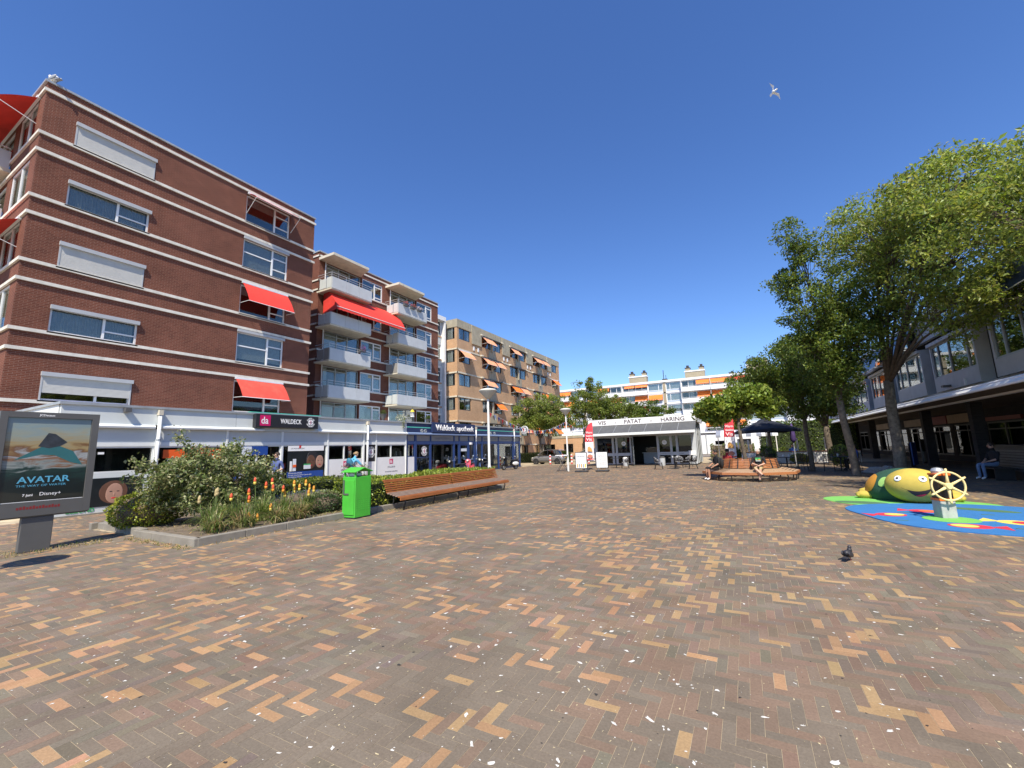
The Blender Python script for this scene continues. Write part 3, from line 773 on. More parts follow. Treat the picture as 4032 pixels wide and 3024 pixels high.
# ---------------------------------------------------------------- emblem used on the shop fronts
def emblem(parent, fr, rot, u, v, n, r, letters=True):
    e = MB().lathe([(0.0001, 0), (r, 0), (r, .012), (.0001, .012)], (0, 0, 0), 28)
    e.v = [fr(u+x, v+y, n+z) for x, y, z in e.v]
    e = e.build('emblem', 'sign_black', parent)
    w = MB().lathe([(.0001, .0125), (r*.56, .0125), (r*.56, .017), (.0001, .017)], (0, 0, 0), 24)
    w.v = [fr(u+x, v+y, n+z) for x, y, z in w.v]; w.build('emblem_disc', 'letter_white', e)
    MB().box(u-r*.5, u+r*.5, v-r*.03, v+r*.03, n+.0172, n+.020, fr).box(u-r*.03, u+r*.03, v-r*.5, v+r*.5, n+.0172, n+.0203, fr).build('cross', 'sign_black', e)
    MB().tube([fr(u-r*.1, v-r*.3, n+.023), fr(u+r*.12, v-r*.1, n+.023), fr(u-r*.12, v+r*.1, n+.023), fr(u+r*.1, v+r*.32, n+.023)], r*.035, 5).build('cross_mark', 'sign_magenta', e)
    if letters:
        for word, a0, a1, inv in (('SERVICE', 150, 30, 0), ('APOTHEEK', 205, 335, 1)):
            for i, ch in enumerate(word):
                a = R_(a0+(a1-a0)*i/(len(word)-1)); s = r*.36
                rr = r*.64 if not inv else r*.93
                th = a-math.pi/2 if not inv else a+math.pi/2
                l = fr(u+rr*math.cos(a)-s*.32*math.cos(th), v+rr*math.sin(a)-s*.32*math.sin(th), n+.0145)
                t = text('letter', ch, 'letter_white', e, l, s, rot, .002, .004)
                t.rotation_euler = (rot_basis(rot) @ Matrix.Rotation(th, 3, 'Z')).to_euler()
    return e
def rot_basis(rot):
    from mathutils import Euler
    return Euler(rot).to_matrix()
def da_logo(parent, fr, rot, u, v, s, n):
    b = box('logo_field', 'sign_magenta', parent, u, u+s, v, v+s, n, n+.006, fr)
    text('logo_letters', 'da', 'letter_white', b, fr(u+s*.10, v+s*.2, n+.0075), s*.92, rot, .002, .012*s, sx=.8)

# ---------------------------------------------------------------- drugstore
SX = -18.3
dr = thing('drugstore', 'low light grey drugstore with black sign over its shop front', 'shop', (SX, 12.2, 0))
fr = FX(SX)
Y0, Y1 = 4.62, 19.78
box('roof', 'coping', dr, -24.0+.01, SX-.02, Y0+.02, Y1, 3.30, 3.40)
wall(dr, FYN(Y0), -23.99, SX-.2, 0, 3.44, [], 'shop_white', .2, 'side_wall')
MB().box(Y0-.05, Y1, 3.44, 3.52, -.3, .06, fr).box(-23.99, SX-.301, 3.44, 3.519, -.3, .05, FYN(Y0)).build('roof_coping', 'coping', dr)
box('gravel_stop', 'mint_line', dr, 10.3, 13.7, 3.525, 3.56, -.25, .03, fr)
for a, b in ((4.62, 7.12), (7.12, 9.75), (9.75, 13.5), (13.5, 16.55), (16.55, 19.78)):
    box('fascia_panel', 'shop_panel', dr, a+.006, b-.006, 2.87, 3.44, -.10, 0, fr)
for a, b in ((4.62, 7.02), (7.22, 10.9), (13.55, 16.55), (16.75, 19.80)):
    MB().prism([(2.73, -.04), (2.735, .10), (2.80, .115), (2.868, .03), (2.868, -.04)], a, b, lambda u, v, n: fr(n, u, v)).build('shutter_housing', 'shop_white', dr, bevel=.008)
box('shutter_housing', 'shop_panel', dr, 10.91, 13.54, 2.735, 2.868, -.08, .02, fr)
ms = [4.62, 7.12, 9.47, 11.8, 14.19, 16.47, 17.36, 19.78]
for a, b in zip(ms, ms[1:]):
    box('upper_panel', 'shop_panel_low', dr, a+.03, b-.03, 2.27, 2.728, -.12, -.06, fr)
    box('beam', 'shop_white', dr, a+.041, b-.041, 2.13, 2.268, -.14, -.02, fr)
for m_ in ms: box('mullion', 'shop_white', dr, m_-.04, m_+.04, 0.02, 2.728, -.15, -.01, fr)
def shop_bay(a, b, v0, v1, **k): return window(dr, fr, a+.042, b-.042, v0, v1, n=-.05, fw=.05, gmat='glass', room=2.2, rmat='interior_mid', fmat='shop_white', **k)
shop_bay(4.62, 7.12, 1.28, 2.128, name='shop_window')
box('lower_panel', 'shop_panel', dr, 4.662, 7.078, .05, 1.278, -.14, -.05, fr)
shop_bay(7.12, 9.47, .35, 2.128, name='shop_window'); box('lower_panel', 'shop_panel', dr, 7.162, 9.428, .05, .348, -.14, -.05, fr)
shop_bay(9.47, 11.8, .05, 2.128, mulls=[10.7], name='shop_window')
shop_bay(11.8, 14.19, .05, 2.128, name='shop_window')
for a, b, mm in ((14.19, 16.47, [15.2]), (17.36, 19.78, [18.53])):
    shop_bay(a, b, 1.36, 2.128, mulls=mm, name='shop_window', curt=None)
    box('lower_panel', 'white_paint', dr, a+.042, b-.042, .05, 1.358, -.13, -.045, fr)
    c = (a+b)/2
    da_logo(dr, fr, ROT_XP, c-.16, 1.02, .28, -.044)
    text('shop_name', 'WALDECK', 'letter_grey', dr, fr(c, .80, -.042), .13, ROT_XP, .002, 0, 'CENTER')
    text('shop_line', 'DROGISTERIJ PARFUMERIE', 'letter_grey', dr, fr(c, .55, -.042), .085, ROT_XP, .002, 0, 'CENTER')
box('lower_panel', 'white_paint', dr, 16.512, 17.318, .05, 1.2, -.13, -.045, fr)
box('emblem_panel', 'sign_black', dr, 16.512, 17.318, 1.202, 2.128, -.12, -.05, fr)
emblem(dr, fr, ROT_XP, 16.99, 1.72, -.048, .34)
# posters on the drugstore windows
def poster(u0, u1, v0, v1, m, n=-.03, parent=None, name='poster'):
    return box(name, m, parent or dr, u0, u1, v0, v1, n, n+.012, fr)
mat('poster_blue', (.02, .07, .30), .4, .05); mat('poster_pale', (.70, .74, .78), .4, .05); mat('poster_dark', (.012, .016, .018), .35, .2)
mat('poster_orange', (.80, .12, .02), .45, .08); mat('poster_red', (.62, .03, .03), .45, .05); mat('skin_light', (.42, .24, .17), .55, .08, 6); mat('skin_dark', (.13, .06, .035), .5, .15, 6)
mat('poster_teal', (.03, .13, .14), .4, .15, 2); mat('poster_yellow', (.75, .56, .03), .5, .05); mat('poster_green', (.03, .35, .10), .5, .05)
p = poster(10.05, 11.15, 1.72, 2.10, 'poster_blue'); poster(10.05, 10.45, 1.70, 2.085, 'poster_pale', -.016, p, 'poster_field')
text('brand', 'CeraVe', 'letter_dark', p, fr(10.2, 1.90, -.002), .15, ROT_XP, .001)
poster(9.9, 10.4, .75, 1.55, 'poster_pale'); poster(9.56, 10.0, .3, 1.0, 'poster_blue')
p = poster(12.08, 13.95, .62, 2.10, 'poster_dark'); poster(12.08, 13.95, 1.86, 2.10, 'letter_white', -.016, p, 'poster_field'); poster(12.08, 13.95, .62, .92, 'poster_blue', -.016, p, 'poster_field')
text('brand', 'LA ROCHE-POSAY', 'letter_grey', p, fr(12.22, 1.95, -.002), .085, ROT_XP, .001); poster(12.62, 12.72, 1.98, 2.12, 'poster_red', -.014, p, 'poster_field')
text('brand', 'ANTHELIOS UVMUNE', 'letter_white', p, fr(12.14, .83, -.002), .07, ROT_XP, .001); text('brand', 'HET MEEST EFFECTIEVE FILTER TEGEN DE MEEST', 'letter_white', p, fr(12.14, .74, -.002), .055, ROT_XP, .001)
text('brand', 'SCHADELIJKE UV-STRALEN', 'letter_white', p, fr(12.14, .66, -.002), .055, ROT_XP, .001)
MB().ball(fr(13.36, 1.44, -.0145), (.010, .34, .42), 18, 12).build('hair', 'letter_dark', p, smooth=True)
def face(p, u, v, r, m, n):
    f = MB().ball(fr(u, v, n), (.008, r*.72, r), 18, 12).build('face', m, p, smooth=True)
    for s in (-1, 1): MB().ball(fr(u+s*r*.28, v+r*.18, n+.008), (.002, r*.13, r*.05), 8, 5).build('eye', 'letter_dark', f, smooth=True)
    MB().ball(fr(u, v-r*.48, n+.007), (.002, r*.25, r*.07), 8, 5).build('lips', 'poster_red', f, smooth=True); MB().ball(fr(u, v-r*.12, n+.008), (.003, r*.09, r*.2), 8, 5).build('nose', m, f, smooth=True)
face(p, 13.28, 1.34, .33, 'skin_dark', -.008); face(p, 13.74, 1.34, .30, 'skin_light', -.006)
poster(12.20, 12.30, .95, 1.40, 'letter_white', -.012, p, 'tube'); poster(12.34, 12.50, .95, 1.5, 'poster_pale', -.012, p, 'tube'); poster(12.34, 12.50, 1.12, 1.24, 'poster_orange', .0, p, 'tube_band')
poster(12.9, 13.25, 1.02, 1.2, 'poster_pale', -.01, p, 'note'); poster(12.9, 13.25, 1.2, 1.26, 'poster_green', -.01, p, 'note')
for (a, b, c, d, m) in ((7.35, 8.1, 1.7, 2.0, 'poster_orange'), (8.2, 8.9, 1.75, 2.05, 'poster_red'), (8.95, 9.4, 1.6, 2.0, 'poster_orange'), (7.3, 7.9, .5, .85, 'poster_orange'), (8.2, 8.7, .7, 1.3, 'poster_orange'), (7.5, 7.7, 1.5, 1.68, 'letter_white')):
    poster(a, b, c, d, m)
p = poster(5.35, 6.85, .22, 1.12, 'poster_dark', -.048)
MB().ball(fr(6.1, .66, -.040), (.010, .40, .40), 18, 12).build('hair', 'skin_dark', p, smooth=True)
face(p, 6.12, .62, .32, 'skin_light', -.034)
text('shop_line', 'GEZOND', 'poster_green', p, fr(5.0, .10, -.04), .16, ROT_XP, .002, .004)
poster(4.78, 4.92, .85, 1.12, 'poster_yellow', -.048); poster(4.78, 4.95, .5, .72, 'poster_pale', -.048); poster(5.6, 5.75, 1.88, 1.95, 'letter_white', -.03)
# hanging sign box
sg = box('sign_box', 'sign_black', dr, 10.41, 13.40, 2.90, 3.47, .001, .24, fr, bevel=.01)
da_logo(sg, fr, ROT_XP, 10.58, 2.96, .46, .2405)
text('shop_name', 'WALDECK', 'letter_white', sg, fr(11.50, 3.085, .242), .30, ROT_XP, .006, .004, fit=1.02)
emblem(sg, fr, ROT_XP, 12.98, 3.185, .2405, .245)
def downpipe(parent, y, zt=3.5, z1=0.05, m='shop_white', n=.10):
    p = MB().tube([fr(y, z1, n), fr(y, zt-.30, n)], .055, 10).build('downpipe', m, parent, smooth=True)
    MB().box(y-.065, y+.065, zt-.28, zt-.10, .002, n+.065, fr).build('hopper', 'cream_concrete', p)
    for z in (1.0, 2.35): MB().tube([fr(y, z-.03, n), fr(y, z+.03, n)], .066, 10).build('bracket', 'grey_frame', p)
    return p
downpipe(dr, 7.12); downpipe(dr, 16.62)
for y in (6.1,):
    l_ = box('wall_light', 'dark_grey_metal', dr, y, y+.16, 3.28, 3.42, .002, .22, fr)
# a lamp arm and low plinth
box('plinth', 'kerb_concrete', dr, Y0, Y1, 0, .05, -.16, .02, fr)

# ---------------------------------------------------------------- pharmacy
ph = thing('pharmacy', 'dark blue pharmacy shop front with white raised lettering on its fascia', 'shop', (SX, 27.3, 0))
P0, P1 = 19.79, 34.75
box('roof', 'coping', ph, -27.6, SX-.02, P0, P1-.02, 3.30, 3.42)
box('roof_coping', 'coping', ph, P0, P1+.05, 3.46, 3.54, -.3, .06, fr)
wall(ph, FYP(P1), -27.6, SX-.2, 0, 3.46, [(-21.5, SX-.22, .1, 2.14)], 'navy', .2, 'end_wall')
window(ph, FYP(P1), -21.5, SX-.22, .1, 2.14, [-19.9], [], fmat='navy_frame', room=0, name='shop_window')
for a, b in ((P0, 22.06), (22.06, 27.2), (27.2, 31.0), (31.0, P1)):
    box('fascia_panel', 'navy', ph, a+.004, b-.004, 2.87, 3.46, -.12, 0, fr)
    if a != 22.06: box('fascia_stripe', 'mint_line', ph, a+.01, b-.01, 3.17, 3.23, .001, .008, fr)
MB().prism([(2.73, -.04), (2.735, .11), (2.82, .12), (2.868, .03), (2.868, -.04)], P0+.03, P1, lambda u, v, n: fr(n, u, v)).build('ledge', 'ledge_blue', ph, bevel=.006)
pm = [19.83, 20.66, 22.1, 24.69, 25.31, 26.52, 27.33, 28.38, 30.92, 33.49, 34.71]
for a, b in zip(pm, pm[1:]):
    box('upper_pane', 'grey_glass_panel', ph, a+.05, b-.05, 2.33, 2.70, -.10, -.06, fr)
    box('beam', 'navy_frame', ph, a+.051, b-.051, 2.15, 2.328, -.14, -.03, fr)
box('beam', 'navy_frame', ph, P0, P1, 2.701, 2.73, -.14, -.03, fr)
for i, m_ in enumerate(pm): box('mullion', 'navy_frame', ph, m_-(.05 if i != 1 else .14), m_+.05, .02, 2.70, -.15, -.01, fr)
for i, (a, b) in enumerate(zip(pm, pm[1:])):
    nm = 'door' if i == 4 else 'shop_window'
    v0 = 1.36 if i == 0 else .08
    W = window(ph, fr, a+.052, b-.052, v0, 2.148, [], [(a+.05, b-.05, 1.3)] if i == 1 else [], n=-.05, fw=.05 if i != 4 else .12, fmat='navy_frame', gmat='glass', room=2.5, rmat='interior_mid', name=nm)
    if i == 4: box('handle', 'chrome', W, a+.13, a+.16, .9, 1.25, -.04, .01, fr); box('notice', 'poster_pale', W, a+.25, b-.25, 1.6, 1.8, -.07, -.06, fr)
    if i in (2, 8): box('display', 'poster_pale', W, a+.25, a+.55, .2, 2.05, -.5, -.45, fr)
    if i == 8:
        box('roller_blind', 'letter_white', W, a+.1, b-.1, 2.02, 2.08, -.12, -.1, fr); box('display', 'curtain_teal', W, a+.3, a+1.5, .8, 1.9, -.6, -.5, fr); box('display', 'poster_pale', W, a+.5, a+1.0, 1.1, 1.8, -.45, -.42, fr)
    if i == 7: box('roller_blind', 'letter_white', W, a+.1, b-.1, 2.02, 2.08, -.12, -.1, fr)
    if i == 2: box('counter', 'blind', W, a+.5, a+1.6, .1, .75, -1.2, -.8, fr)
box('lower_panel', 'white_paint', ph, 19.882, 20.52, .05, 1.358, -.13, -.045, fr)
emblem(ph, fr, ROT_XP, 21.45, 1.70, -.045, .34)
sg = box('sign_box', 'navy', ph, 22.07, 27.14, 2.90, 3.58, .001, .14, fr, bevel=.01)
text('lettering', 'Waldeck', 'letter_white', sg, fr(22.42, 3.06, .16), .54, ROT_XP, .02, .008, fit=2.12)
text('lettering', 'apotheek', 'letter_white', sg, fr(24.76, 3.06, .16), .52, ROT_XP, .02, .003, fit=2.14)
text('lettering', 'DIABETES SERVICE', 'letter_grey', ph, fr(22.55, 2.45, -.058), .20, ROT_XP, .002, .003, fit=1.8)
text('lettering', 'PERSOONLIJK ADVIES', 'letter_grey', ph, fr(28.6, 2.45, -.058), .18, ROT_XP, .002, .003, fit=2.0)
text('lettering', 'HERHAALSERVICE', 'letter_grey', ph, fr(31.3, 2.45, -.058), .18, ROT_XP, .002, .003, fit=1.7)
for y in (27.33, 33.49):
    downpipe(ph, y, 3.52, 2.33, 'white_paint'); MB().tube([fr(y, .05, .10), fr(y, 2.33, .10)], .05, 10).build('lower_pipe', 'navy_frame', ph, smooth=True)
for y in (21.15, 21.5, 29.6, 30.2):
    MB().lathe([(.11, 0), (.11, .03), (.085, .03), (.085, .0)], (0, 0, 0), 14, 'x').v
    q = MB().lathe([(.12, .002), (.12, .05), (.08, .06), (.078, .01)], (SX, y, 2.98), 16, 'x'); q.build('vent_ring', 'galvanised', ph, smooth='auto')
box('alarm_box', 'letter_white', ph, 26.55, 26.75, 2.08, 2.24, -.009, .12, fr)
box('plinth', 'kerb_concrete', ph, P0, P1, 0, .05, -.16, .02, fr)
rs = MB().lathe([(.0001, -.06), (.37, -.06), (.37, .06), (.0001, .06)], (-17.86, 34.86, 3.36), 28, 'y').build('round_sign', 'letter_white', ph)
emblem(rs, FYN(34.80), ROT_YN, -17.86, 3.36, .001, .33)
MB().tube([(SX, 34.86, 3.2), (-18.1, 34.86, 3.25)], .03, 6).build('sign_bracket', 'black_metal', rs)

# ---------------------------------------------------------------- roof terrace things seen above the fascia
def urn_plant(name, label, x, y, z, s, flower=None, seed=1):
    t = thing(name, label, 'plant pot', (x, y, z))
    MB().lathe([(.16*s, 0), (.17*s, .03*s), (.07*s, .08*s), (.06*s, .2*s), (.16*s, .34*s), (.2*s, .5*s), (.22*s, .52*s), (.19*s, .52*s), (.02, .46*s)], (x, y, z), 14).build('pot', 'dark_grey_metal', t, smooth='auto')
    blossoms(t, (x, y, z+.62*s), (.22*s, .22*s, .16*s), 160, flower or (.1, .14, .03), (.07, .12, .03), seed, 'foliage'); return t
urn_plant('urn_planter', 'dark urn with clipped plant on the roof edge right of the brick pier', -18.75, 18.25, 3.42, 1.0, None, 3)
urn_plant('urn_planter', 'small dark urn on the roof edge under the second balcony stack', -18.75, 22.3, 3.42, .8, None, 4)
t = thing('trailing_plant', 'pale flowering plant trailing over the roof edge at the blue fascia', 'plant', (-18.4, 19.45, 3.5))
blossoms(t, (-18.45, 19.45, 3.75), (.28, .42, .24), 420, (.62, .62, .52), (.12, .17, .06), 5, 'foliage'); blossoms(t, (-18.2, 19.4, 3.35), (.06, .12, .28), 110, (.55, .55, .42), (.1, .15, .05), 6, 'foliage')
t = thing('lantern', 'white lantern with yellow cap hanging under a balcony above the pharmacy', 'lantern', (-25.9, 28.7, 4.9))
MB().box(-26.02, -25.78, 28.58, 28.82, 4.75, 4.82).box(-26.0, -25.96, 28.6, 28.64, 4.82, 5.2).box(-25.84, -25.8, 28.6, 28.64, 4.82, 5.2).box(-25.84, -25.8, 28.76, 28.8, 4.82, 5.2).box(-26.0, -25.96, 28.76, 28.8, 4.82, 5.2).build('cage', 'letter_white', t)
MB().lathe([(.2, 5.2), (.1, 5.36), (.02, 5.42)], (-25.9, 28.7, 0), 8).build('cap', 'poster_yellow', t); MB().tube([(-25.9, 28.7, 5.4), (-25.9, 28.7, 5.66)], .01, 5).build('chain', 'black_metal', t)
for i, (y, z, c, lab) in enumerate(((27.75, 14.95, (.55, .12, .12), 'pink flower box on the upper right balcony rail, leftmost of three'), (28.65, 14.95, (.45, .08, .1), 'red flower box on the upper right balcony rail, middle of three'), (29.55, 14.95, (.75, .6, .65), 'pale flower box on the upper right balcony rail, rightmost of three'), (22.9, 9.75, (.32, .05, .30), 'purple flowers in a box on the shaded left balcony rail'))):
    t = thing('flower_box', lab, 'flower box', (-25.85, y, z)); box('box', 'dark_grey_metal', t, -25.98, -25.78, y-.28, y+.28, z-.16, z+.02)
    blossoms(t, (-25.85, y, z+.12), (.18, .36, .2 if i < 3 else .32), 240, c, (.06, .11, .03), 30+i)

# ---------------------------------------------------------------- stair tower and brown block (b3)
stt = thing('stair_tower', 'narrow white stair tower with stacked windows between the red and brown blocks', 'building', (-30, 36.8, 0))
fr = FX(-30.2); hs = []
zr = [15.0, 12.25, 9.5, 6.75, 4.0]
for z in zr: hs.append((34.9, 38.3, z, z+1.75))
wall(stt, fr, 34.59, 38.62, 0, 17.25, hs, 'white_paint')
for z in zr:
    window(stt, fr, 34.9, 38.3, z, z+1.75, [36.6], [(34.9, 38.3, z+1.25)], fw=.07, curt=[(35.0, 36.4)])
    box('spandrel', 'blind', stt, 34.9, 38.3, z-.85, z-.2, .002, .02, fr)
    box('sill_board', 'brown_brick', stt, 34.9, 38.3, z-.2, z-.02, .002, .06, fr)
box('roof_slab', 'white_paint', stt, 34.62, 38.6, 16.75, 17.27, .002, .5, fr)
box('edge_pillar', 'white_paint', stt, 38.35, 38.62, 3.5, 16.74, .003, .45, fr)

b3 = thing('apartment_block', 'long tan brick apartment block with orange drop awnings beside the lamp post', 'building', (-28.5, 39.1, 0))
fr = FX(-28.5); frs = FYN(39.10)
wr = [(14.70, 16.08), (11.91, 13.36), (9.12, 10.56), (6.29, 7.74), (3.50, 4.90), (.70, 2.15)]
cols_ = [(39.45, 41.8), (44.41, 46.94), (47.23, 49.27), (51.82, 54.12), (54.40, 56.71), (59.22, 61.80), (62.05, 64.39), (66.6, 69.0)]
hs = [(a, b, z0, z1) for a, b in cols_ for z0, z1 in wr]
wall(b3, fr, 39.10, 70.1, 0, 16.10, hs, 'brown_brick')
wall(b3, frs, -30.3, -28.8, 0, 16.10, [(-30.1, -28.85, z0, z1) for z0, z1 in wr], 'brown_brick', name='side_wall')
MB().box(39.05, 70.15, 16.10, 17.07, -.4, .05, fr).box(-30.3, -28.91, 16.1, 17.069, -.4, .05, frs).build('parapet', 'tan_concrete', b3)
box('roof', 'coping', b3, -42, -28.9, 39.5, 70, 16.6, 16.7)
for z in (13.42, 10.61, 7.79, 4.98, 2.2):
    for a, b in ((41.82, 44.41), (49.27, 51.82), (56.71, 59.22), (64.39, 66.6), (69.0, 70.12)): box('concrete_band', 'cream_concrete', b3, a, b, z-.02, z+.14, .001, .05, fr)
    mb = MB().box(39.03, 41.8, z-.03, z+.14, .001, .07, fr).box(-30.3, -28.43, z-.029, z+.139, .001, .07, frs); mb.build('concrete_band', 'cream_concrete', b3)
for a, b in ((42.06, 44.22), (49.52, 51.64), (56.85, 59.05), (64.5, 66.4)):
    box('concrete_panel', 'tan_concrete', b3, a, b, 14.62, 17.02, .051, .14, fr)
    for q in (a+.35, a+1.35): box('wall_vent', 'white_frame', b3, q, q+.28, 13.85, 14.35, .001, .07, fr)
for a, b in ((44.35, 49.33), (51.76, 56.77), (59.16, 64.45)):
    for i, (z0, z1) in enumerate(wr):
        if i < 5: box('spandrel', 'tan_concrete', b3, (a+b)/2-.75, (a+b)/2+.95, wr[i+1][1]+.12 if i < 5 else 0, z0-.05, .001, .035, fr)
        box('pier', 'tan_concrete', b3, (a+b)/2-.26, (a+b)/2-.02, z0-.3, z1+.05, .001, .20, fr)
        box('lintel', 'cream_concrete', b3, a-.35, a+.02, z1+.02, z1+.2, .001, .3, fr); box('lintel', 'cream_concrete', b3, b-.1, b+.25, z1+.02, z1+.2, .001, .3, fr)
        box('window_head', 'dark_frame', b3, a+.05, b-.12, z1+.001, z1+.09, .001, .22, fr)
for i, (z0, z1) in enumerate(wr):
    window(b3, frs, -30.1, -28.85, z0, z1, [], [], n=-.02, fmat='dark_frame', curt=[(-30.0, -29.2)], room=.8)
    for j, (a, b) in enumerate(cols_):
        window(b3, fr, a, b, z0, z1, [(a+b)/2] if j == 0 else [a+.75], [], n=-.06, fmat='dark_frame', fw=.075, room=.9, curt=[(b-.5, b-.1)] if (i+j) % 2 else [(a+.15, a+.5), (b-.45, b-.1)], gmat='glass')
AW = {(0, 1): 0, (0, 3): 0, (0, 5): 0, (0, 6): 0, (1, 0): 0, (1, 1): 0, (1, 2): 0, (1, 7): 1, (2, 1): 0, (2, 3): 1, (2, 4): 0, (2, 6): 1, (3, 2): 1, (3, 4): 0, (3, 6): 0, (4, 5): 1, (4, 6): 1, (4, 7): 1, (4, 4): 0, (3, 7): 1}
for (i, j), c in AW.items():
    a, b = cols_[j]; z0, z1 = wr[i]
    drop_awning(b3, fr, a+.02, b-.02, z1+.0, .92, .98, 'awning_orange' if c else 'awning_pale_orange', pivot=z0+.40)

# ---------------------------------------------------------------- white gallery flat at the far end of the square
mat('pale_blue', (.40, .47, .56), .4, .06)
bk = thing('gallery_flat', 'long white apartment block with orange awnings and brick chimneys behind the snack kiosk', 'building', (-16, 108, 0))
fr = FYN(108.0); lev = [14.20, 11.44, 8.68, 5.92, 3.2]
bays = []
x = -16.36
for k in range(-3, 3):
    c = -16.36+k*20.6
    bays.append(c)
hs = []
for c in bays:
    for z in lev: hs += [(c-3.85, c-.4, z+.28, z+2.4), (c+.4, c+3.75, z+.28, z+2.4), (c+4.0, c+10.2, z+.1, z+2.45), (c-10.2, c-4.0, z+.1, z+2.45)]
wall(bk, fr, -78, 46, 0, 17.1, hs, 'white_paint', .3)
MB().box(-78, 46, 16.75, 17.25, -.4, .35, fr).build('roof_edge', 'white_paint', bk)
box('roof', 'coping', bk, -78, 46, 108.4, 118, 17.0, 17.1)
rj = random.Random(4)
for c in bays:
    if c+11 < -60 or c-11 > 12: continue
    box('brick_strip', 'grey_yellow_brick', bk, c-.3, c+.3, 2.9, 16.74, .002, .12, fr)
    for i, z in enumerate(lev[:4]):
        for a, b, m_ in ((c-3.85, c-.4, c-1.35), (c+.4, c+3.75, c+1.3)):
            window(bk, fr, a, b, z+.28, z+2.4, [m_], [(a, b, z+.75)], fw=.11, gmat='glass_clear', curt=[(a+.15, b-.15)], cm='curtain', rmat='interior_mid')
            box('spandrel', 'pale_blue', bk, a+.12, b-.12, z+.34, z+.68, -.10, -.06, fr)
        box('floor_slab', 'white_paint', bk, c-3.95, c+3.85, z-.14, z+.12, .002, .12, fr)
        for s in (-1, 1):
            a, b = (c+4.0, c+10.2) if s > 0 else (c-10.2, c-4.0)
            window(bk, fr, a, b, z+.1, z+2.45, [a+1.5, a+3.2, a+4.8], [(a, b, z+.9)], fw=.10, room=1.2, gmat='glass', curt=[(a+1.7, a+2.6)])
            bb = MB().box(a-.05, b+.05, z-.25, z-.02, .002, 1.3, fr).box(a-.05, b+.05, z-.25, z+.78, 1.3, 1.4, fr).build('balcony', 'white_paint', bk)
            MB().tube([fr(a, z+.98, 1.35), fr(b, z+.98, 1.35)], .035, 6).tube([fr((a+b)/2, z+.7, 1.35), fr((a+b)/2, z+.98, 1.35)], .03, 5).build('rail', 'white_frame', bb)
            box('partition', 'white_paint', bb, a-.12, a-.06, z-.02, z+2.5, .003, 1.2, fr)
AWN = {0: [(-26, -23.5, .55, 0), (-23.3, -20.3, .55, 0), (-9.1, -6.2, 1.0, 0), (-6.1, -2.1, 1.0, 0), (-1.9, 2.1, .9, 1), (-44, -40.6, 1.0, 0), (-33, -30, .8, 0)],
       1: [(-23.5, -20.5, 1.3, 0), (-20.2, -16.9, 1.3, 0), (-9.0, -6.0, 1.4, 0), (-5.9, -2.4, 1.3, 0), (-43, -39.6, 1.2, 0), (-36, -32.5, 1.2, 0), (-29.5, -26.8, 1.2, 0)],
       2: [(-26.5, -23.5, 1.2, 0), (-23.2, -20.4, 1.3, 1), (-8.8, -5.2, 1.2, 0), (-44, -41, 1.3, 0), (-34.5, -31, 1.2, 0)], 3: [(-43, -40, 1.2, 0), (-34, -31, 1.2, 0), (-30, -27, 1.2, 0), (-8.5, -5.5, 1.2, 0)]}
for i, lst in AWN.items():
    for (u0, u1, dr_, c) in lst: drop_awning(bk, fr, u0, u1, lev[i]+2.42, .70, dr_, 'awning_red' if c else 'awning_orange', valance=.18)
for cx, cz in ((-23.0, 0), (-9.4, 0), (3.9, 0)):
    ch = MB().box(cx-2.2, cx+2.2, 110, 112, 17.0, 19.0).box(cx-2.1, cx-1.0, 110.3, 111.7, 19.3, 20.0).box(cx+1.0, cx+2.1, 110.3, 111.7, 19.3, 20.0).build('chimney', 'grey_yellow_brick', bk)
    box('chimney_band', 'white_paint', ch, cx-2.3, cx+2.3, 109.9, 112.1, 19.0, 19.3)
    for s in (-1.55, 1.55): MB().box(cx+s-.65, cx+s+.65, 110.2, 111.8, 20.0, 20.15).box(cx+s-.3, cx+s+.3, 110.7, 111.3, 20.15, 20.75).build('chimney_cap', 'dark_frame', ch)
for x in (-16.4, -1.5):
    v = box('roof_vent', 'grey_yellow_brick', bk, x-.5, x+.5, 110, 111, 17.0, 17.7); box('vent_cap', 'dark_frame', v, x-.6, x+.6, 109.9, 111.1, 17.7, 17.9)
    if x < -10: MB().tube([(x-.3, 110.5, 17.9), (x-.3, 110.5, 20.2)], .09, 6).tube([(x+.25, 110.5, 17.9), (x+.25, 110.5, 18.9)], .07, 6).build('flue', 'dark_frame', v)
lb = thing('low_brick_building', 'low tan brick building between the street tree and the kiosk', 'building', (-22, 64, 0))
fr = FYN(64.0); hs = [(-32+3.1*i, -30.4+3.1*i, .8, 2.2) for i in range(7)]
wall(lb, fr, -34, -12.5, 0, 3.1, hs, 'brown_brick'); box('roof_edge', 'tan_concrete', lb, -34.1, -12.4, 3.1, 3.5, -.3, .06, fr); box('roof', 'coping', lb, -34, -12.5, 64.3, 74, 3.0, 3.1)
for h in hs: window(lb, fr, *h, [(h[0]+h[1])/2], [], fmat='dark_frame')
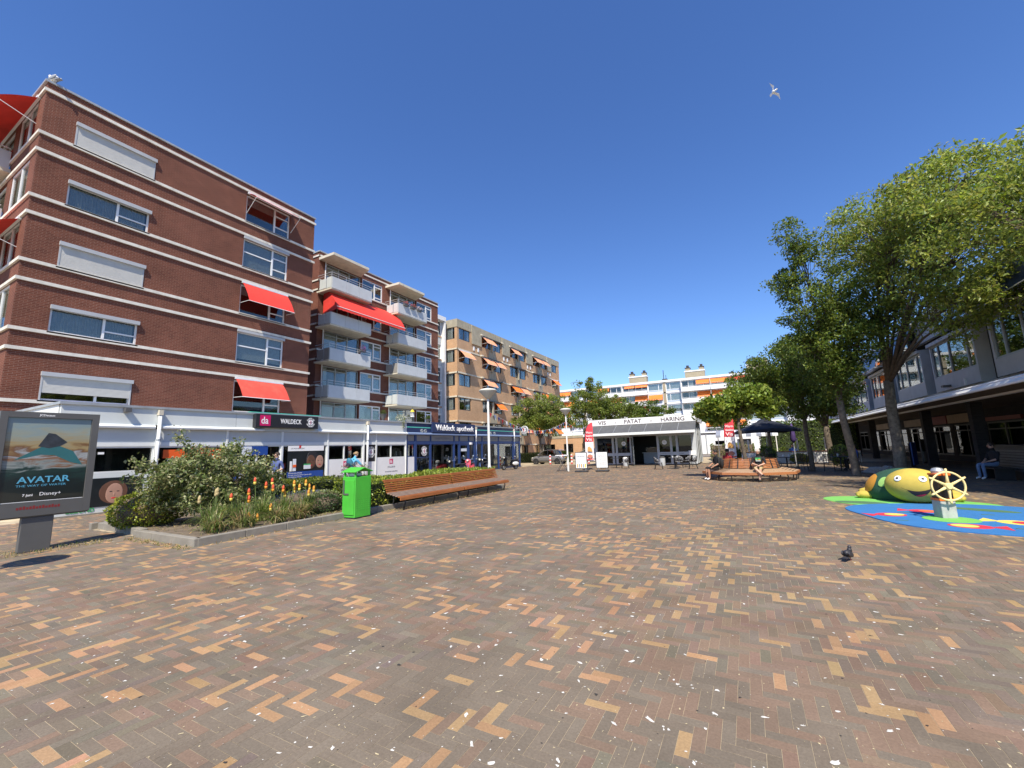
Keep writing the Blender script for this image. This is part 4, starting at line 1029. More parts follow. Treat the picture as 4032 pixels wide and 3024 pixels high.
# low white garage building
gb = thing('garage_building', 'low flat roofed white building with dark openings right of the kiosk', 'building', (0, 72, 0))
fr = FYN(72.0)
wall(gb, fr, -9, 6, 0, 3.0, [(-4.2, -2.2, 1.35, 1.95), (-1.2, .6, 0.05, 2.1), (2, 4.5, .05, 2.2)], 'white_paint')
box('roof_edge', 'dark_frame', gb, -9.1, 6.1, 3.0, 3.2, -.4, .08, fr); box('roof', 'coping', gb, -9, 6, 72.4, 80, 2.9, 3.0)
window(gb, fr, -4.2, -2.2, 1.35, 1.95, [], [], fmat='dark_frame')
for a, b in ((-1.2, .6), (2, 4.5)): box('garage_door', 'interior_dark', gb, a, b, .05, 2.2, -.25, -.2, fr)
MB().tube([fr(-5.4, .1, .08), fr(-5.4, 3.0, .08)], .06, 8).build('downpipe', 'grey_frame', gb)
dk = MB().box(-7, 6, 3.2, 3.45, 74, 82, lambda u, v, n: (u, n, v)).build('deck', 'white_paint', gb)
bh = thing('side_flat', 'white flat with low orange awnings glimpsed between kiosk and trees', 'building', (-2.5, 84, 0))
fr = FYN(84); wall(bh, fr, -8, 1, 0, 6.3, [(-6, -3, 3.8, 5.6), (-2.6, .4, 3.8, 5.6)], 'white_paint')
for a, b in ((-6, -3), (-2.6, .4)):
    window(bh, fr, a, b, 3.8, 5.6, [(a+b)/2], [], curt=None); drop_awning(bh, fr, a, b, 5.6, 1.2, .8, 'awning_orange', valance=.2)
box('balcony', 'white_paint', bh, -6.5, .9, 3.3, 3.55, .002, 1.2, fr); MB().tube([fr(-6.5, 4.3, 1.15), fr(.9, 4.3, 1.15)], .035, 6).build('rail', 'white_frame', bh)

# ---------------------------------------------------------------- white arcade building on the right
mat('arcade_shaded_white', (.50, .51, .51), .6, .08, 2, dirt=.25, dcol=(.36, .36, .35)); mat('canopy_brown', (.16, .125, .09), .85, .12, 2)  # facade white darkened: the shade on this side is put into its colour
ar = thing('arcade_building', 'white panelled building over a shaded shopping arcade on the right of the square', 'building', (8.8, 30, 0))
fr = FXN(8.8); AY0, AY1 = 8.0, 74.0
cn = MB().box(AY0, AY1, 3.10, 3.28, -4.2, 1.8, fr).build('canopy', 'canopy_brown', ar)
wall(ar, FYP(AY1), 9.0, 20, 0, 8.0, [], 'dark_brick', .3, 'end_wall'); wall(ar, FYN(AY0), 9.0, 20, 0, 8.0, [], 'dark_brick', .3, 'end_wall')
MB().prism([(3.08, 1.801), (3.08, 1.90), (3.13, 1.91), (3.33, 1.72), (3.33, 1.70), (3.281, 1.70), (3.281, 1.801)], AY0, AY1, lambda u, v, n: fr(n, u, v)).build('canopy_edge', 'canopy_white', cn)
box('canopy_lights_strip', 'white_paint', cn, AY0, AY1, 3.02, 3.098, .55, .70, fr)
box('upstand', 'coping', ar, AY0, AY1, 3.281, 3.84, -.3, -.12, fr)
wall(ar, fr, AY0, AY1, 3.3, 8.0, [], 'dark_brick', .3, 'back_wall', n=-.45)
k = 0; y = 5.9-6.2
ys = [17.9+6.05*i for i in range(-2, 9)]
for i, y in enumerate(ys):
    a, b = y+.65, y+6.05-.65          # white bay from a to b between dark piers
    bay = MB().box(a, b, 3.84, 4.52, -.45, 0, fr).box(a, b, 6.18, 6.34, -.45, .12, fr).box(a, a+.14, 4.52, 6.18, -.45, 0, fr).box(b-.14, b, 4.52, 6.18, -.45, 0, fr).build('bay', 'arcade_shaded_white', ar)
    window(ar, fr, a+.141, b-.141, 4.53, 6.17, [a+.8, a+2.6, b-.9], [], n=-.03, fw=.07, fmat='grey_frame', gmat='glass', room=.42, name='window', rmat='interior_mid', curt=[(a+.3, a+.7)])
    wall(ar, fr, a-.65, b+.65, 6.7, 8.0, [(a+.7, b-.7, 6.85, 7.85)], 'arcade_shaded_white', .2, 'upper_wall', n=-.15)
    window(ar, fr, a+.7, b-.7, 6.85, 7.85, [(a+b)/2], [], n=-.2, fmat='grey_frame', room=.2)
    if i % 2 == 0 or i > 4: drop_awning(ar, fr, a+.3, b-.3, 7.85, .6, 1.4, 'navy', belly=.02)
box('roof_edge', 'white_paint', ar, AY0, AY1, 8.0, 8.2, -.6, -.05, fr)
box('roof', 'coping', ar, 9.2, 20, AY0, AY1, 7.85, 7.99)
MB().box(25.9, 26.0, 3.84, 4.15, .0, .06, fr).build('vent_pipe', 'white_paint', ar); box('flood_light', 'dark_grey_metal', ar, 27.5, 27.75, 3.95, 4.05, .002, .3, fr)
# shop fronts below
fs = FXN(12.0)
wall(ar, fs, AY0, AY1, 0, 3.1, [(a, b, .35, 2.35) for a, b in [(17+4.4*i, 20.8+4.4*i) for i in range(-2, 12)]], 'dark_brick', .25, 'shop_wall')
mat('arcade_sign', (.36, .26, .17), .6, .15, 2); mat('arcade_red', (.22, .03, .025), .5, .1); mat('arcade_floor', (.20, .18, .155), .9, .15, 2)
for i in range(-2, 12):
    a, b = 17+4.4*i, 20.8+4.4*i
    window(ar, fs, a, b, .35, 2.35, [(a+b)/2], [(a, b, 1.95)], n=-.03, fw=.09, fmat='dark_frame', gmat='glass_dark', room=1.6, rmat='interior_dark', name='shop_window')
    if i in (1, 4, 5, 6, 8): box('shop_sign', 'arcade_sign' if i != 5 else 'arcade_red', ar, a-.2, b+.2, 2.45, 2.98, .002, .18, fs)
    if i in (3,): box('shop_sign', 'arcade_red', ar, a, b, 2.4, 2.6, .002, .1, fs)
for i in range(0, 12):
    y = 14.6+6.05*i; box('column', 'dark_brick', ar, y-.2, y+.2, 0, 3.09, -.35, .05, FXN(9.0))
# ---------------------------------------------------------------- snack kiosk
kk = thing('snack_kiosk', 'white snack kiosk with grey awning and black capital letters on its fascia', 'kiosk', (-7.7, 38.5, 0))
KX0, KX1, KY, KD = -12.07, -3.3, 36.0, 41.2
fr = FYN(KY)
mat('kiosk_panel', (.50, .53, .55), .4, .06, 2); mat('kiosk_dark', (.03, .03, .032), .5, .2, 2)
box('fascia', 'white_paint', kk, KX0, KX1, 3.39, 3.91, -.15, .10, fr, bevel=.01)
MB().box(KX0, KX0+.15, 3.39, 3.909, -5.2, -.151, fr).box(KX1-.15, KX1, 3.39, 3.909, -5.2, -.151, fr).build('side_fascia', 'white_paint', kk)
box('roof', 'coping', kk, KX0+.15, KX1-.15, KY+.15, KD, 3.45, 3.55)
for s, x, w in (('VIS', -11.17, .7), ('-', -9.74, .14), ('PATAT', -8.92, 1.42), ('-', -6.77, .14), ('HARING', -5.95, 1.78)):
    t = text('lettering', s, 'letter_maroon', kk, (x, KY-.101, 3.49), .46, ROT_YN, .006, .004)
    xs = [v.co.x for v in t.data.vertices]; dx = max(.01, max(xs)-min(xs)); t.scale.x = w/dx if s != '-' else 1.0
# walls: posts and glazing
posts = [(-11.55, .2), (-10.02, .07), (-9.72, .07), (-8.5, .10), (-6.36, .12), (-5.32, .07), (-4.87, .07), (-3.62, .24)]
for x, w in posts: box('post', 'kiosk_panel', kk, x-w/2, x+w/2, .10, 3.39, -.12, -.02, fr)
box('plinth', 'kiosk_dark', kk, -11.65, -3.5, .0, .1, -.14, -.03, fr); box('head_beam', 'kiosk_panel', kk, -11.55, -3.6, 2.38, 3.388, -.13, -.03, fr)
for a, b in ((-11.45, -10.06), (-9.98, -9.76), (-9.68, -8.56), (-6.29, -5.36), (-5.28, -4.91), (-4.83, -3.75)):
    W = window(kk, fr, a, b, .12, 2.378, [], [(a, b, 1.02), (a, b, .85)], n=-.04, fw=.05, fmat='kiosk_panel', gmat='glass_dark', room=0, name='window')
    box('lower_band', 'kiosk_panel', W, a+.05, b-.05, .80, 1.02, -.06, -.045, fr)
for a, b, m_ in ((-6.25, -5.4, 'letter_grey'), (-4.8, -4.1, 'letter_grey')): text('lettering', 'WARME EN KOUDE VIS' if a < -5 else 'BAKKEN', m_, kk, (a+.05, KY+.04, .88), .09, ROT_YN, .002)
box('notice', 'letter_white', kk, -4.05, -3.55, .78, 1.12, -.019, .004, fr)
for x in (-9.1, -5.82):
    d = MB().lathe([(.0001, 0), (.19, 0), (.19, .012), (.0001, .012)], (x, KY+.03, 1.82), 20, 'y').build('round_sticker', 'letter_white', kk)
    text('lettering', 'VIS', 'letter_grey', d, (x, KY+.012, 1.78), .13, ROT_YN, .001, 0, 'CENTER')
# opened door leaf
dl = MB().box(0, 1.05, .12, 2.36, -.025, .025, lambda u, v, n: (-8.45+u*.35-n*.93, KY-.05-u*.93-n*.35, v)).build('door_leaf', 'glass_dark', kk)
for (a, b, c, d) in ((0, .09, .12, 2.36), (.96, 1.05, .12, 2.36), (.09, .96, .12, .3), (.09, .96, 2.26, 2.36)):
    MB().box(a, b, c, d, -.03, .03, lambda u, v, n: (-8.45+u*.35-n*.93, KY-.05-u*.93-n*.35, v)).build('door_frame', 'kiosk_panel', dl)
# interior
MB().box(-11.5, -3.6, 36.3, KD-.1, .02, .06).build('floor', 'kiosk_dark', kk); box('back_wall', 'kiosk_dark', kk, -11.5, -3.6, KD-.1, KD, .06, 3.4)
box('counter', 'kiosk_panel', kk, -8.0, -5.4, 38.3, 38.9, .06, .95); box('counter_top', 'shop_white', kk, -8.1, -5.3, 38.2, 39.0, .95, 1.0)
box('display_case', 'glass_clear', kk, -7.8, -5.6, 38.3, 38.8, 1.0, 1.45)
box('menu_board', 'arcade_sign', kk, -7.6, -6.2, 38.25, 38.29, 1.02, 1.4)
# side walls
for i in range(4):
    y0 = KY+.14+i*1.26; mb = MB().box(-3.56, -3.50, y0+.02, y0+1.24, .1, 3.39); mb.build('side_panel', 'glass_dark' if i in (1, 2) else 'kiosk_panel', kk)
    box('side_post', 'kiosk_panel', kk, -3.6, -3.46, y0-.02, y0+.02, .1, 3.39)
MB().box(-3.70, -3.66, KY+.16, KD-.12, .1, 3.38).build('added_dark_lining', 'kiosk_dark', kk); MB().box(-11.58, -11.54, KY+.16, KD-.12, .1, 3.38).build('added_dark_lining', 'kiosk_dark', kk)  # dark sheets added to stop light through the side glass and darken the interior
wall(kk, FXN(-11.66), KY+.14, KD, .1, 3.39, [], 'kiosk_panel', .06, 'side_wall')
# awning
mb = MB()
for i in range(7):
    a, b = KX0+.02+(KX1-KX0-.04)*i/7, KX0+.02+(KX1-KX0-.04)*(i+1)/7
    mb.quad([(a, KY-.10, 3.36), (b, KY-.10, 3.36), (b, KY-1.55, 2.66), (a, KY-1.55, 2.66)]).quad([(a, KY-.10, 3.355), (a, KY-1.55, 2.655), (b, KY-1.55, 2.655), (b, KY-.10, 3.355)])
aw = mb.build('awning', 'awning_grey', kk)
for i in range(1, 7):
    a = KX0+.02+(KX1-KX0-.04)*i/7
    MB().quad([(a-.012, KY-.11, 3.362), (a+.012, KY-.11, 3.362), (a+.012, KY-1.55, 2.667), (a-.012, KY-1.55, 2.667)]).build('seam', 'galvanised', aw)
box('front_bar', 'shop_white', aw, KX0, KX1, KY-1.66, KY-1.55, 2.48, 2.68, bevel=.01)
for x in (-10.5, -5.0): MB().tube([(x, KY-.05, 3.1), (x+.6, KY-.8, 2.9), (x, KY-1.55, 2.58)], .03, 6).build('arm', 'shop_white', aw)
ac = thing('roof_unit', 'pale air conditioning unit on the kiosk roof', 'air conditioner', (-5.6, 38.5, 3.55)); box('casing', 'shop_white', ac, -6.0, -5.2, 38.3, 38.8, 3.56, 4.2); MB().lathe([(.2, 0), (.2, .02), (.02, .03)], (-5.6, 38.28, 3.9), 14, 'y').build('fan_grille', 'dark_grey_metal', ac)

# ---------------------------------------------------------------- lamp posts
def lamp_post(label, x, y, h=4.25):
    t = thing('lamp_post', label, 'lamp post', (x, y, 0), 0, 'white lamp posts on the square')
    MB().lathe([(.075, 0), (.075, .9), (.056, 1.0), (.046, h-.35), (.04, h-.32)], (0, 0, 0), 14).build('pole', 'pole_white', t, world=False, smooth='auto')
    MB().lathe([(.04, h-.33), (.09, h-.30), (.20, h-.18), (.39, h+.02), (.40, h+.05)], (0, 0, 0), 24).build('lamp_bowl', 'lamp_shade', t, world=False, smooth='auto')
    MB().lathe([(.405, h+.052), (.40, h+.08), (.30, h+.13), (.12, h+.165), (.0001, h+.17)], (0, 0, 0), 24).build('lamp_cap', 'lamp_glass', t, world=False, smooth='auto')
    box('service_door', 'pole_white', t, -.05, .05, -.092, -.08, .45, .75, world=False)
    return t
lamp_post('white lamp post behind the far end of the long slatted bench', -10.08, 16.15)
lamp_post('white lamp post beside the high table left of the kiosk', -11.07, 28.1)
lamp_post('white lamp post near the advertising panel, outside the picture, casting the round shadow', -9.55, -.25)

# ---------------------------------------------------------------- advertising panel (flat print of its own)
ad = thing('advertising_panel', 'grey street advertising panel with a dark blue film poster at the left edge', 'billboard', (-12.05, 2.95, 0))
fr = FX(-12.05)
box('leg', 'dark_grey_metal', ad, 2.72, 3.15, 0, .64, -.13, -.012, fr, bevel=.01)
box('casing', 'dark_grey_metal', ad, 2.26, 3.64, .64, 2.64, -.16, -.011, fr, bevel=.015)
MB().box(2.26, 2.36, .67, 2.64, -.0108, .03, fr).box(3.53, 3.64, .67, 2.64, -.0108, .03, fr).box(2.361, 3.529, 2.53, 2.64, -.0108, .0298, fr).box(2.361, 3.529, .67, .93, -.0108, .0298, fr).build('frame', 'dark_grey_metal', ad)
def poster_mat():
    m, n, l, b = nodes('poster_print'); b.inputs['Roughness'].default_value = .35
    tc = n.new('ShaderNodeTexCoord'); sp = n.new('ShaderNodeSeparateXYZ'); l.new(tc.outputs['Object'], sp.inputs[0])
    ns = n.new('ShaderNodeTexNoise'); ns.inputs['Scale'].default_value = 2.2; ns.inputs['Detail'].default_value = 6; ns.inputs['Distortion'].default_value = 1.2
    mp = n.new('ShaderNodeMapping'); mp.inputs['Scale'].default_value = (1, 1.0, 3.2); l.new(tc.outputs['Object'], mp.inputs['Vector']); l.new(mp.outputs[0], ns.inputs['Vector'])
    mr = n.new('ShaderNodeMapRange'); mr.inputs['From Min'].default_value = .93; mr.inputs['From Max'].default_value = 2.55; l.new(sp.outputs['Z'], mr.inputs['Value'])
    ad_ = n.new('ShaderNodeMath'); ad_.operation = 'MULTIPLY_ADD'; ad_.inputs[1].default_value = .34; ad_.inputs[2].default_value = -.17
    l.new(ns.outputs['Fac'], ad_.inputs[0]); s2 = n.new('ShaderNodeMath'); s2.operation = 'ADD'; l.new(mr.outputs[0], s2.inputs[0]); l.new(ad_.outputs[0], s2.inputs[1])
    r = n.new('ShaderNodeValToRGB'); e = r.color_ramp.elements
    e[0].position = 0; e[0].color = (.004, .009, .009, 1); e[1].position = 1; e[1].color = (.20, .28, .30, 1)
    for p, c in ((.24, (.005, .012, .012)), (.36, (.010, .035, .03)), (.42, (.24, .27, .26)), (.47, (.20, .085, .03)), (.53, (.33, .36, .37)), (.59, (.16, .075, .03)), (.66, (.33, .25, .12)), (.80, (.27, .30, .25)), (.9, (.22, .29, .30))):
        q = e.new(p); q.color = (*c, 1)
    l.new(s2.outputs[0], r.inputs['Fac']); l.new(r.outputs['Color'], b.inputs['Base Color']); b.inputs['Coat Weight'].default_value = .6; b.inputs['Coat Roughness'].default_value = .03
    MATS['poster_print'] = m
poster_mat()
po = box('poster', 'poster_print', ad, 2.37, 3.525, .935, 2.525, -.010, -.004, fr)
mat('title_blue', (.10, .38, .55), .4, .15, 10); mat('poster_line', (.85, .85, .85), .4, .02); mat('shape_dark', (.03, .036, .045), .5, .4, 8); mat('faint_red', (.22, .02, .02), .5, .1)
# plain stand-in shapes in place of the film picture
MB().prism([(2.50, 1.72), (2.86, 1.98), (3.02, 2.02), (3.30, 1.88), (3.46, 1.60), (3.28, 1.66), (3.05, 1.80), (2.85, 1.82)], -.0038, -.0028, fr).build('picture_shape', 'poster_teal', po)
MB().prism([(2.80, 1.98), (2.92, 2.24), (3.02, 2.22), (3.20, 2.06), (3.10, 1.98), (2.95, 1.94)], -.0027, -.002, fr).build('picture_shape', 'shape_dark', po)
t = text('title', 'AVATAR', 'title_blue', po, fr(2.59, 1.29, -.002), .165, ROT_XP, .001, .003, sx=1.12)
text('subtitle', 'THE WAY OF WATER', 'title_blue', po, fr(2.58, 1.215, -.002), .058, ROT_XP, .001, 0, sx=1.2)
text('date', '7 juni', 'poster_line', po, fr(2.68, 1.04, -.002), .062, ROT_XP, .001, .001); text('logo', 'Disney+', 'poster_line', po, fr(2.90, 1.04, -.002), .09, ROT_XP, .001)
box('rule', 'poster_line', po, 2.37, 3.525, .936, .945, -.0038, -.002, fr)
text('maker', 'JCDecaux', 'poster_line', ad, fr(2.76, 2.565, .031), .052, ROT_XP, .001, .001)
for i in range(14): box('footer_mark', 'faint_red', ad, 2.62+.042*i, 2.652+.042*i, .80, .84+.01*(i % 3), .030, .0315, fr)

# ---------------------------------------------------------------- green litter bin
bn = thing('litter_bin', 'bright green metal litter bin with pitched lid beside the planter', 'litter bin', (-9.18, 8.05, 0), R_(2))
MB().box(-.23, .23, -.27, .27, .03, 1.06).build('body', 'bin_green', bn, world=False, bevel=.012)
MB().box(-.20, .20, -.29, -.271, .10, .98).build('door', 'bin_green', bn, world=False, bevel=.006)
MB().box(-.17, -.13, -.31, -.291, .62, .98).box(-.17, .02, -.305, -.291, .60, .64).build('ash_slot', 'dark_grey_metal', bn, world=False)
for sx in (-.21, .17):
    for sy in (-.25, .21): box('lid_post', 'bin_green', bn, sx, sx+.04, sy, sy+.04, 1.06, 1.20, world=False)
MB().box(-.19, .19, -.23, .23, 1.05, 1.064).build('inner_bag', 'black_metal', bn, world=False)
MB().box(-.15, .1, -.18, .1, 1.064, 1.15).build('litter', 'letter_white', bn, world=False, bevel=.04)
MB().prism([(-.30, 1.17), (0, 1.27), (.30, 1.17), (.30, 1.19), (0, 1.295), (-.30, 1.19)], -.27, .27, lambda u, v, n: (n, u, v)).build('lid', 'bin_green', bn, world=False, bevel=.006)
for i in range(6):
    for j in range(6): MB().ball((.231, -.20+.08*i, .22+.055*j), (.008, .014, .014), 6, 4).build('rivet', 'bin_green', bn, world=False)
MB().box(-.2, .2, -.24, .24, 0, .03).build('foot', 'dark_grey_metal', bn, world=False)

# ---------------------------------------------------------------- long slatted bench (two sections)
def bench(label, y0, y1):
    t = thing('slatted_bench', label, 'bench', (-9.15, (y0+y1)/2, 0), 0, 'long slatted benches by the hedge')
    a, b = y0+.02, y1-.02
    for i in range(5):                                           # seat slats
        x = -8.885-.105*i; zz = .365+.022*i; box('seat_slat', 'bench_wood_worn' if i else 'bench_wood', t, x-.040, x+.040, a, b, zz, zz+.035, bevel=.006)
    box('front_slat', 'bench_wood', t, -8.842, -8.808, a, b, .285, .375, bevel=.006)
    for i in range(6):                                           # back slats
        z = .50+.058*i; x = -9.36-.022*i; box('back_slat', 'bench_wood', t, x-.02, x+.02, a, b, z-.019, z+.019 if i < 5 else z+.03, bevel=.005)
    box('top_rail', 'bench_wood', t, -9.545, -9.465, a, b, .82, .86, bevel=.006)
    for q in (a+.25, (a+b)/2, b-.25):
        MB().tube([(-8.93, q, .0), (-8.86, q, .2), (-8.89, q, .34), (-9.33, q, .43), (-9.52, q, .84)], .022, 6).tube([(-9.45, q, .0), (-9.33, q, .2), (-9.33, q, .43)], .022, 6).build('leg', 'black_metal', t)
    return t
bench('near half of the long brown slatted bench next to the green bin', 9.28, 12.47)
bench('far half of the long brown slatted bench by the lamp post', 12.50, 15.64)

# ---------------------------------------------------------------- planter bed
bed = thing('planter_bed', 'raised planting bed with grey concrete kerb in front of the drugstore', 'planter', (-11.9, 10.5, 0))
PX0, PX1, PY0, PY1 = -14.5, -9.32, 4.42, 16.1
def kerb_run(p, q, n):
    p, q = Vector((*p, 0)), Vector((*q, 0)); d = (q-p)/n; u = d.normalized(); w = Vector((-u.y, u.x, 0))*.14
    for i in range(n):
        a, b = p+d*i+u*.004, p+d*(i+1)-u*.004
        mb = MB(); mb.add([(*v.xy, z) for z in (-.02, .15) for v in (a, b, b+w, a+w)], [(0, 3, 2, 1), (4, 5, 6, 7), (0, 1, 5, 4), (1, 2, 6, 5), (2, 3, 7, 6), (3, 0, 4, 7)])
        mb.build('kerb_stone', 'kerb_concrete', bed, bevel=.012)
kerb_run((PX1, PY0), (PX1, PY1), 13); kerb_run((-11.9, 4.36), (PX1+.14-.14, 4.36), 3); kerb_run((PX0, 4.55), (-11.92, 4.50), 3); kerb_run((PX1-.14, PY1), (PX0, PY1), 6); kerb_run((PX0, PY1), (PX0, PY0), 13)
mb = MB(); r = random.Random(3); nx, ny = 16, 40
for j in range(ny+1):
    for i in range(nx+1):
        mb.v.append((PX0+.1+(PX1-PX0-.26)*i/nx, PY0+.14+(PY1-PY0-.3)*j/ny, .09+r.uniform(0, .05)))
for j in range(ny):
    for i in range(nx): mb.f.append((j*(nx+1)+i, j*(nx+1)+i+1, (j+1)*(nx+1)+i+1, (j+1)*(nx+1)+i)); mb.mi.append(0)
mb.build('soil', 'soil', bed, smooth=True)
YG = [(.20, .24, .028), (.26, .29, .035), (.14, .18, .022), (.32, .32, .05)]
HG = [(.17, .23, .03), (.22, .28, .038), (.12, .17, .022), (.28, .31, .045)]
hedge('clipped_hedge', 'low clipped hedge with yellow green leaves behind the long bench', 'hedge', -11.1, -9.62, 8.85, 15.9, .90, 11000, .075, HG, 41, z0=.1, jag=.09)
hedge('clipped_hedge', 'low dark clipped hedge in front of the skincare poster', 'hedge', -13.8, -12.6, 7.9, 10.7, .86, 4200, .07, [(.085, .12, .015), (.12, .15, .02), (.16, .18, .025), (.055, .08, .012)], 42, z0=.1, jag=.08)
# round box shrub
def blob_shrub(name, label, c, rad, n, leaf, cols, seed, core=True, squash=.0, jag=.12, m='leaf_stiff', cat='shrub', z0=.1, aspect=.55):
    r = np.random.default_rng(seed); t = thing(name, label, cat, (c[0], c[1], z0))
    if core: MB().ball(c, tuple(q*.80 for q in rad), 14, 9).build('branch_core', 'twig', t, smooth=True)
    P = r.normal(0, 1, (n, 3)); P /= np.linalg.norm(P, axis=1)[:, None]; O = P.copy()
    bn_ = 1+jag*(vnoise(P[:, 0]*3+20, P[:, 1]*3+P[:, 2]*2+20, 1.3, seed+1)-.5)*2
    P = P*np.array(rad)*(bn_*(1-.16*r.random(n)**2))[:, None]+np.array(c); k = P[:, 2] > z0
    leaf_quads('foliage', P[k], leaf, pal(r, k.sum(), cols, .2), t, seed+2, m=m, outward=O[k]+np.array((0, 0, .5)), aspect=aspect); return t
blob_shrub('box_shrub', 'rounded yellow green box shrub at the planter corner by the advertising panel', (-12.9, 4.95, .46), (.78, .72, .46), 5200, .055, YG, 51)
# big open variegated shrub
VAR = [(.19, .22, .085), (.37, .38, .21), (.13, .17, .05), (.27, .29, .13), (.10, .135, .04)]
t = tree('variegated_shrub', 'large loose shrub with pale variegated leaves in front of the drugstore window', (-12.0, 5.85, .1), .35,
         [(0, 0, 1.05, .95, 1.4, .8), (-.1, -.85, 1.0, .65, .7, .65), (0, 1.0, .8, .75, .8, .55), (.4, .1, .55, .75, 1.2, .4)], 205, 85, .085, VAR, .045, 61, (0, 0), 'twig', .24, trunks=9, aspect=.55)
t['category'] = 'shrub'
rr_ = random.Random(9); mbv = []
for (p, q) in (((-12, 5.5, 1.55), (-12.0, 5.1, 2.25)), ((-12, 6.2, 1.5), (-11.9, 6.45, 2.05)), ((-12.0, 6.4, 1.3), (-12, 7.4, 1.55)), ((-12.0, 5.2, 1.2), (-12.1, 4.35, 1.62)), ((-11.9, 6.8, .9), (-11.8, 7.6, 1.1))):
    for i in range(9):
        f_ = i/8; mbv.append([p[k]+(q[k]-p[k])*f_ for k in range(3)])
r = np.random.default_rng(66); Pv = np.repeat(np.array(mbv), 40, 0); Pv = Pv+r.normal(0, .085, Pv.shape)
leaf_quads('shoot_leaves', Pv, .075, pal(r, len(Pv), VAR, .2), t, 67)
# red hot pokers
PK = [(.14, .20, .05), (.19, .25, .07), (.10, .15, .04), (.26, .28, .11)]
mat('poker_red', (.62, .085, .03), .6, .15, 30, .6, 120); mat('poker_orange', (.68, .28, .03), .6, .15, 30, .6, 120); mat('poker_yellow', (.72, .55, .10), .6, .15, 30); mat('poker_dry', (.42, .33, .16), .8, .2, 20); mat('stem_green', (.14, .19, .05), .6, .15, 10)
def poker(label, x, y, spikes, seed, L=.62, n=260):
    t = thing('red_hot_poker', label, 'flower', (x, y, .12), 0, 'red hot poker plants in the bed')
    strappy(t, (x, y, .12), n, L, PK, seed, 1.0, .011)
    for (dx, dy, h, kind) in spikes:
        st = MB().tube([(x+dx*.4, y+dy*.4, .12), (x+dx*.8, y+dy*.8, h*.6), (x+dx, y+dy, h)], .008, 6).build('flower_stem', 'stem_green', t)
        top, bot = {'r': ('poker_red', 'poker_yellow'), 'o': ('poker_orange', 'poker_yellow'), 'd': ('poker_dry', 'poker_dry'), 'm': ('poker_red', 'poker_orange')}[kind]
        X, Y = x+dx, y+dy
        MB().lathe([(.012, h-.12), (.032, h-.10), (.034, h-.05), (.028, h-.045)], (X, Y, 0), 9).build('lower_florets', bot, st, smooth=True)
        MB().lathe([(.029, h-.048), (.033, h-.02), (.026, h+.03), (.008, h+.06)], (X, Y, 0), 9).build('upper_florets', top, st, smooth=True)
poker('red hot poker clump with dry seed heads nearest the planter corner', -10.35, 5.15, [(-.15, -.2, .80, 'd'), (-.1, .1, .92, 'd'), (.05, .05, .95, 'd')], 71, .66, 280)
poker('red hot poker clump with two red spikes in front of the shrub', -10.4, 5.75, [(-.1, -.15, .78, 'r'), (0, .2, .70, 'm'), (.55, -.1, .38, 'o'), (.62, .05, .33, 'o')], 72)
poker('red hot poker clump with tall red spikes before the dark hedge', -10.5, 6.3, [(-.05, -.15, 1.10, 'r'), (0, .10, .98, 'm'), (.02, .24, 1.06, 'r'), (-.1, -.25, .85, 'm'), (.4, 0, .48, 'o')], 73)
poker('red hot poker clump with mixed red and orange spikes in mid bed', -10.45, 6.85, [(0, -.3, .90, 'm'), (.03, -.05, .86, 'm'), (.0, .02, .72, 'o'), (.02, .25, .96, 'o'), (-.05, .33, .80, 'o')], 74)
poker('red hot poker clump with yellow orange spikes nearest the green bin', -10.35, 7.4, [(0, -.2, .86, 'o'), (.0, -.02, .96, 'o'), (-.02, .1, .84, 'o'), (.1, .0, .70, 'o'), (.03, .2, .78, 'o')], 75)
for i, (x, y) in enumerate(((-9.9, 5.0), (-9.85, 5.6), (-9.8, 6.3), (-9.85, 6.9))):
    t = thing('grassy_clump', ['arching grassy leaf clump at the kerb corner', 'arching grassy leaf clump second from the kerb corner', 'arching grassy leaf clump third from the kerb corner', 'dry tipped grassy leaf clump spilling over the kerb'][i], 'plant', (x, y, .12), 0, 'grassy clumps along the kerb')
    strappy(t, (x, y, .12), 210, .50, PK+[(.32, .25, .12)]*(2 if i < 3 else 5), 80+i, 1.2, .010)
blob_shrub('low_shrub', 'dark green low shrub in the bed left of the bin', (-10.3, 7.9, .30), (.45, .55, .28), 2600, .05, [(.05, .085, .03), (.07, .11, .035), (.04, .07, .025)], 52)
blob_shrub('lavender', 'blue grey lavender in front of the dark hedge', (-11.6, 8.2, .36), (.5, 1.3, .26), 3000, .05, [(.16, .17, .26), (.12, .16, .08), (.20, .19, .33), (.09, .13, .06)], 53, aspect=.3)
blob_shrub('variegated_low_shrub', 'small cream leaved shrub behind the green bin', (-11.0, 8.5, .32), (.4, .6, .3), 1600, .07, VAR, 54)
t = tree('dry_shrub', 'sparse twiggy shrub behind the green bin', (-11.6, 10.0, .1), .4, [(0, 0, .95, .35, .65, .35)], 40, 9, .05, [(.25, .22, .14), (.35, .30, .2), (.14, .15, .07)], .02, 62, (0, 0), 'twig', .16, trunks=7); t['category'] = 'shrub'
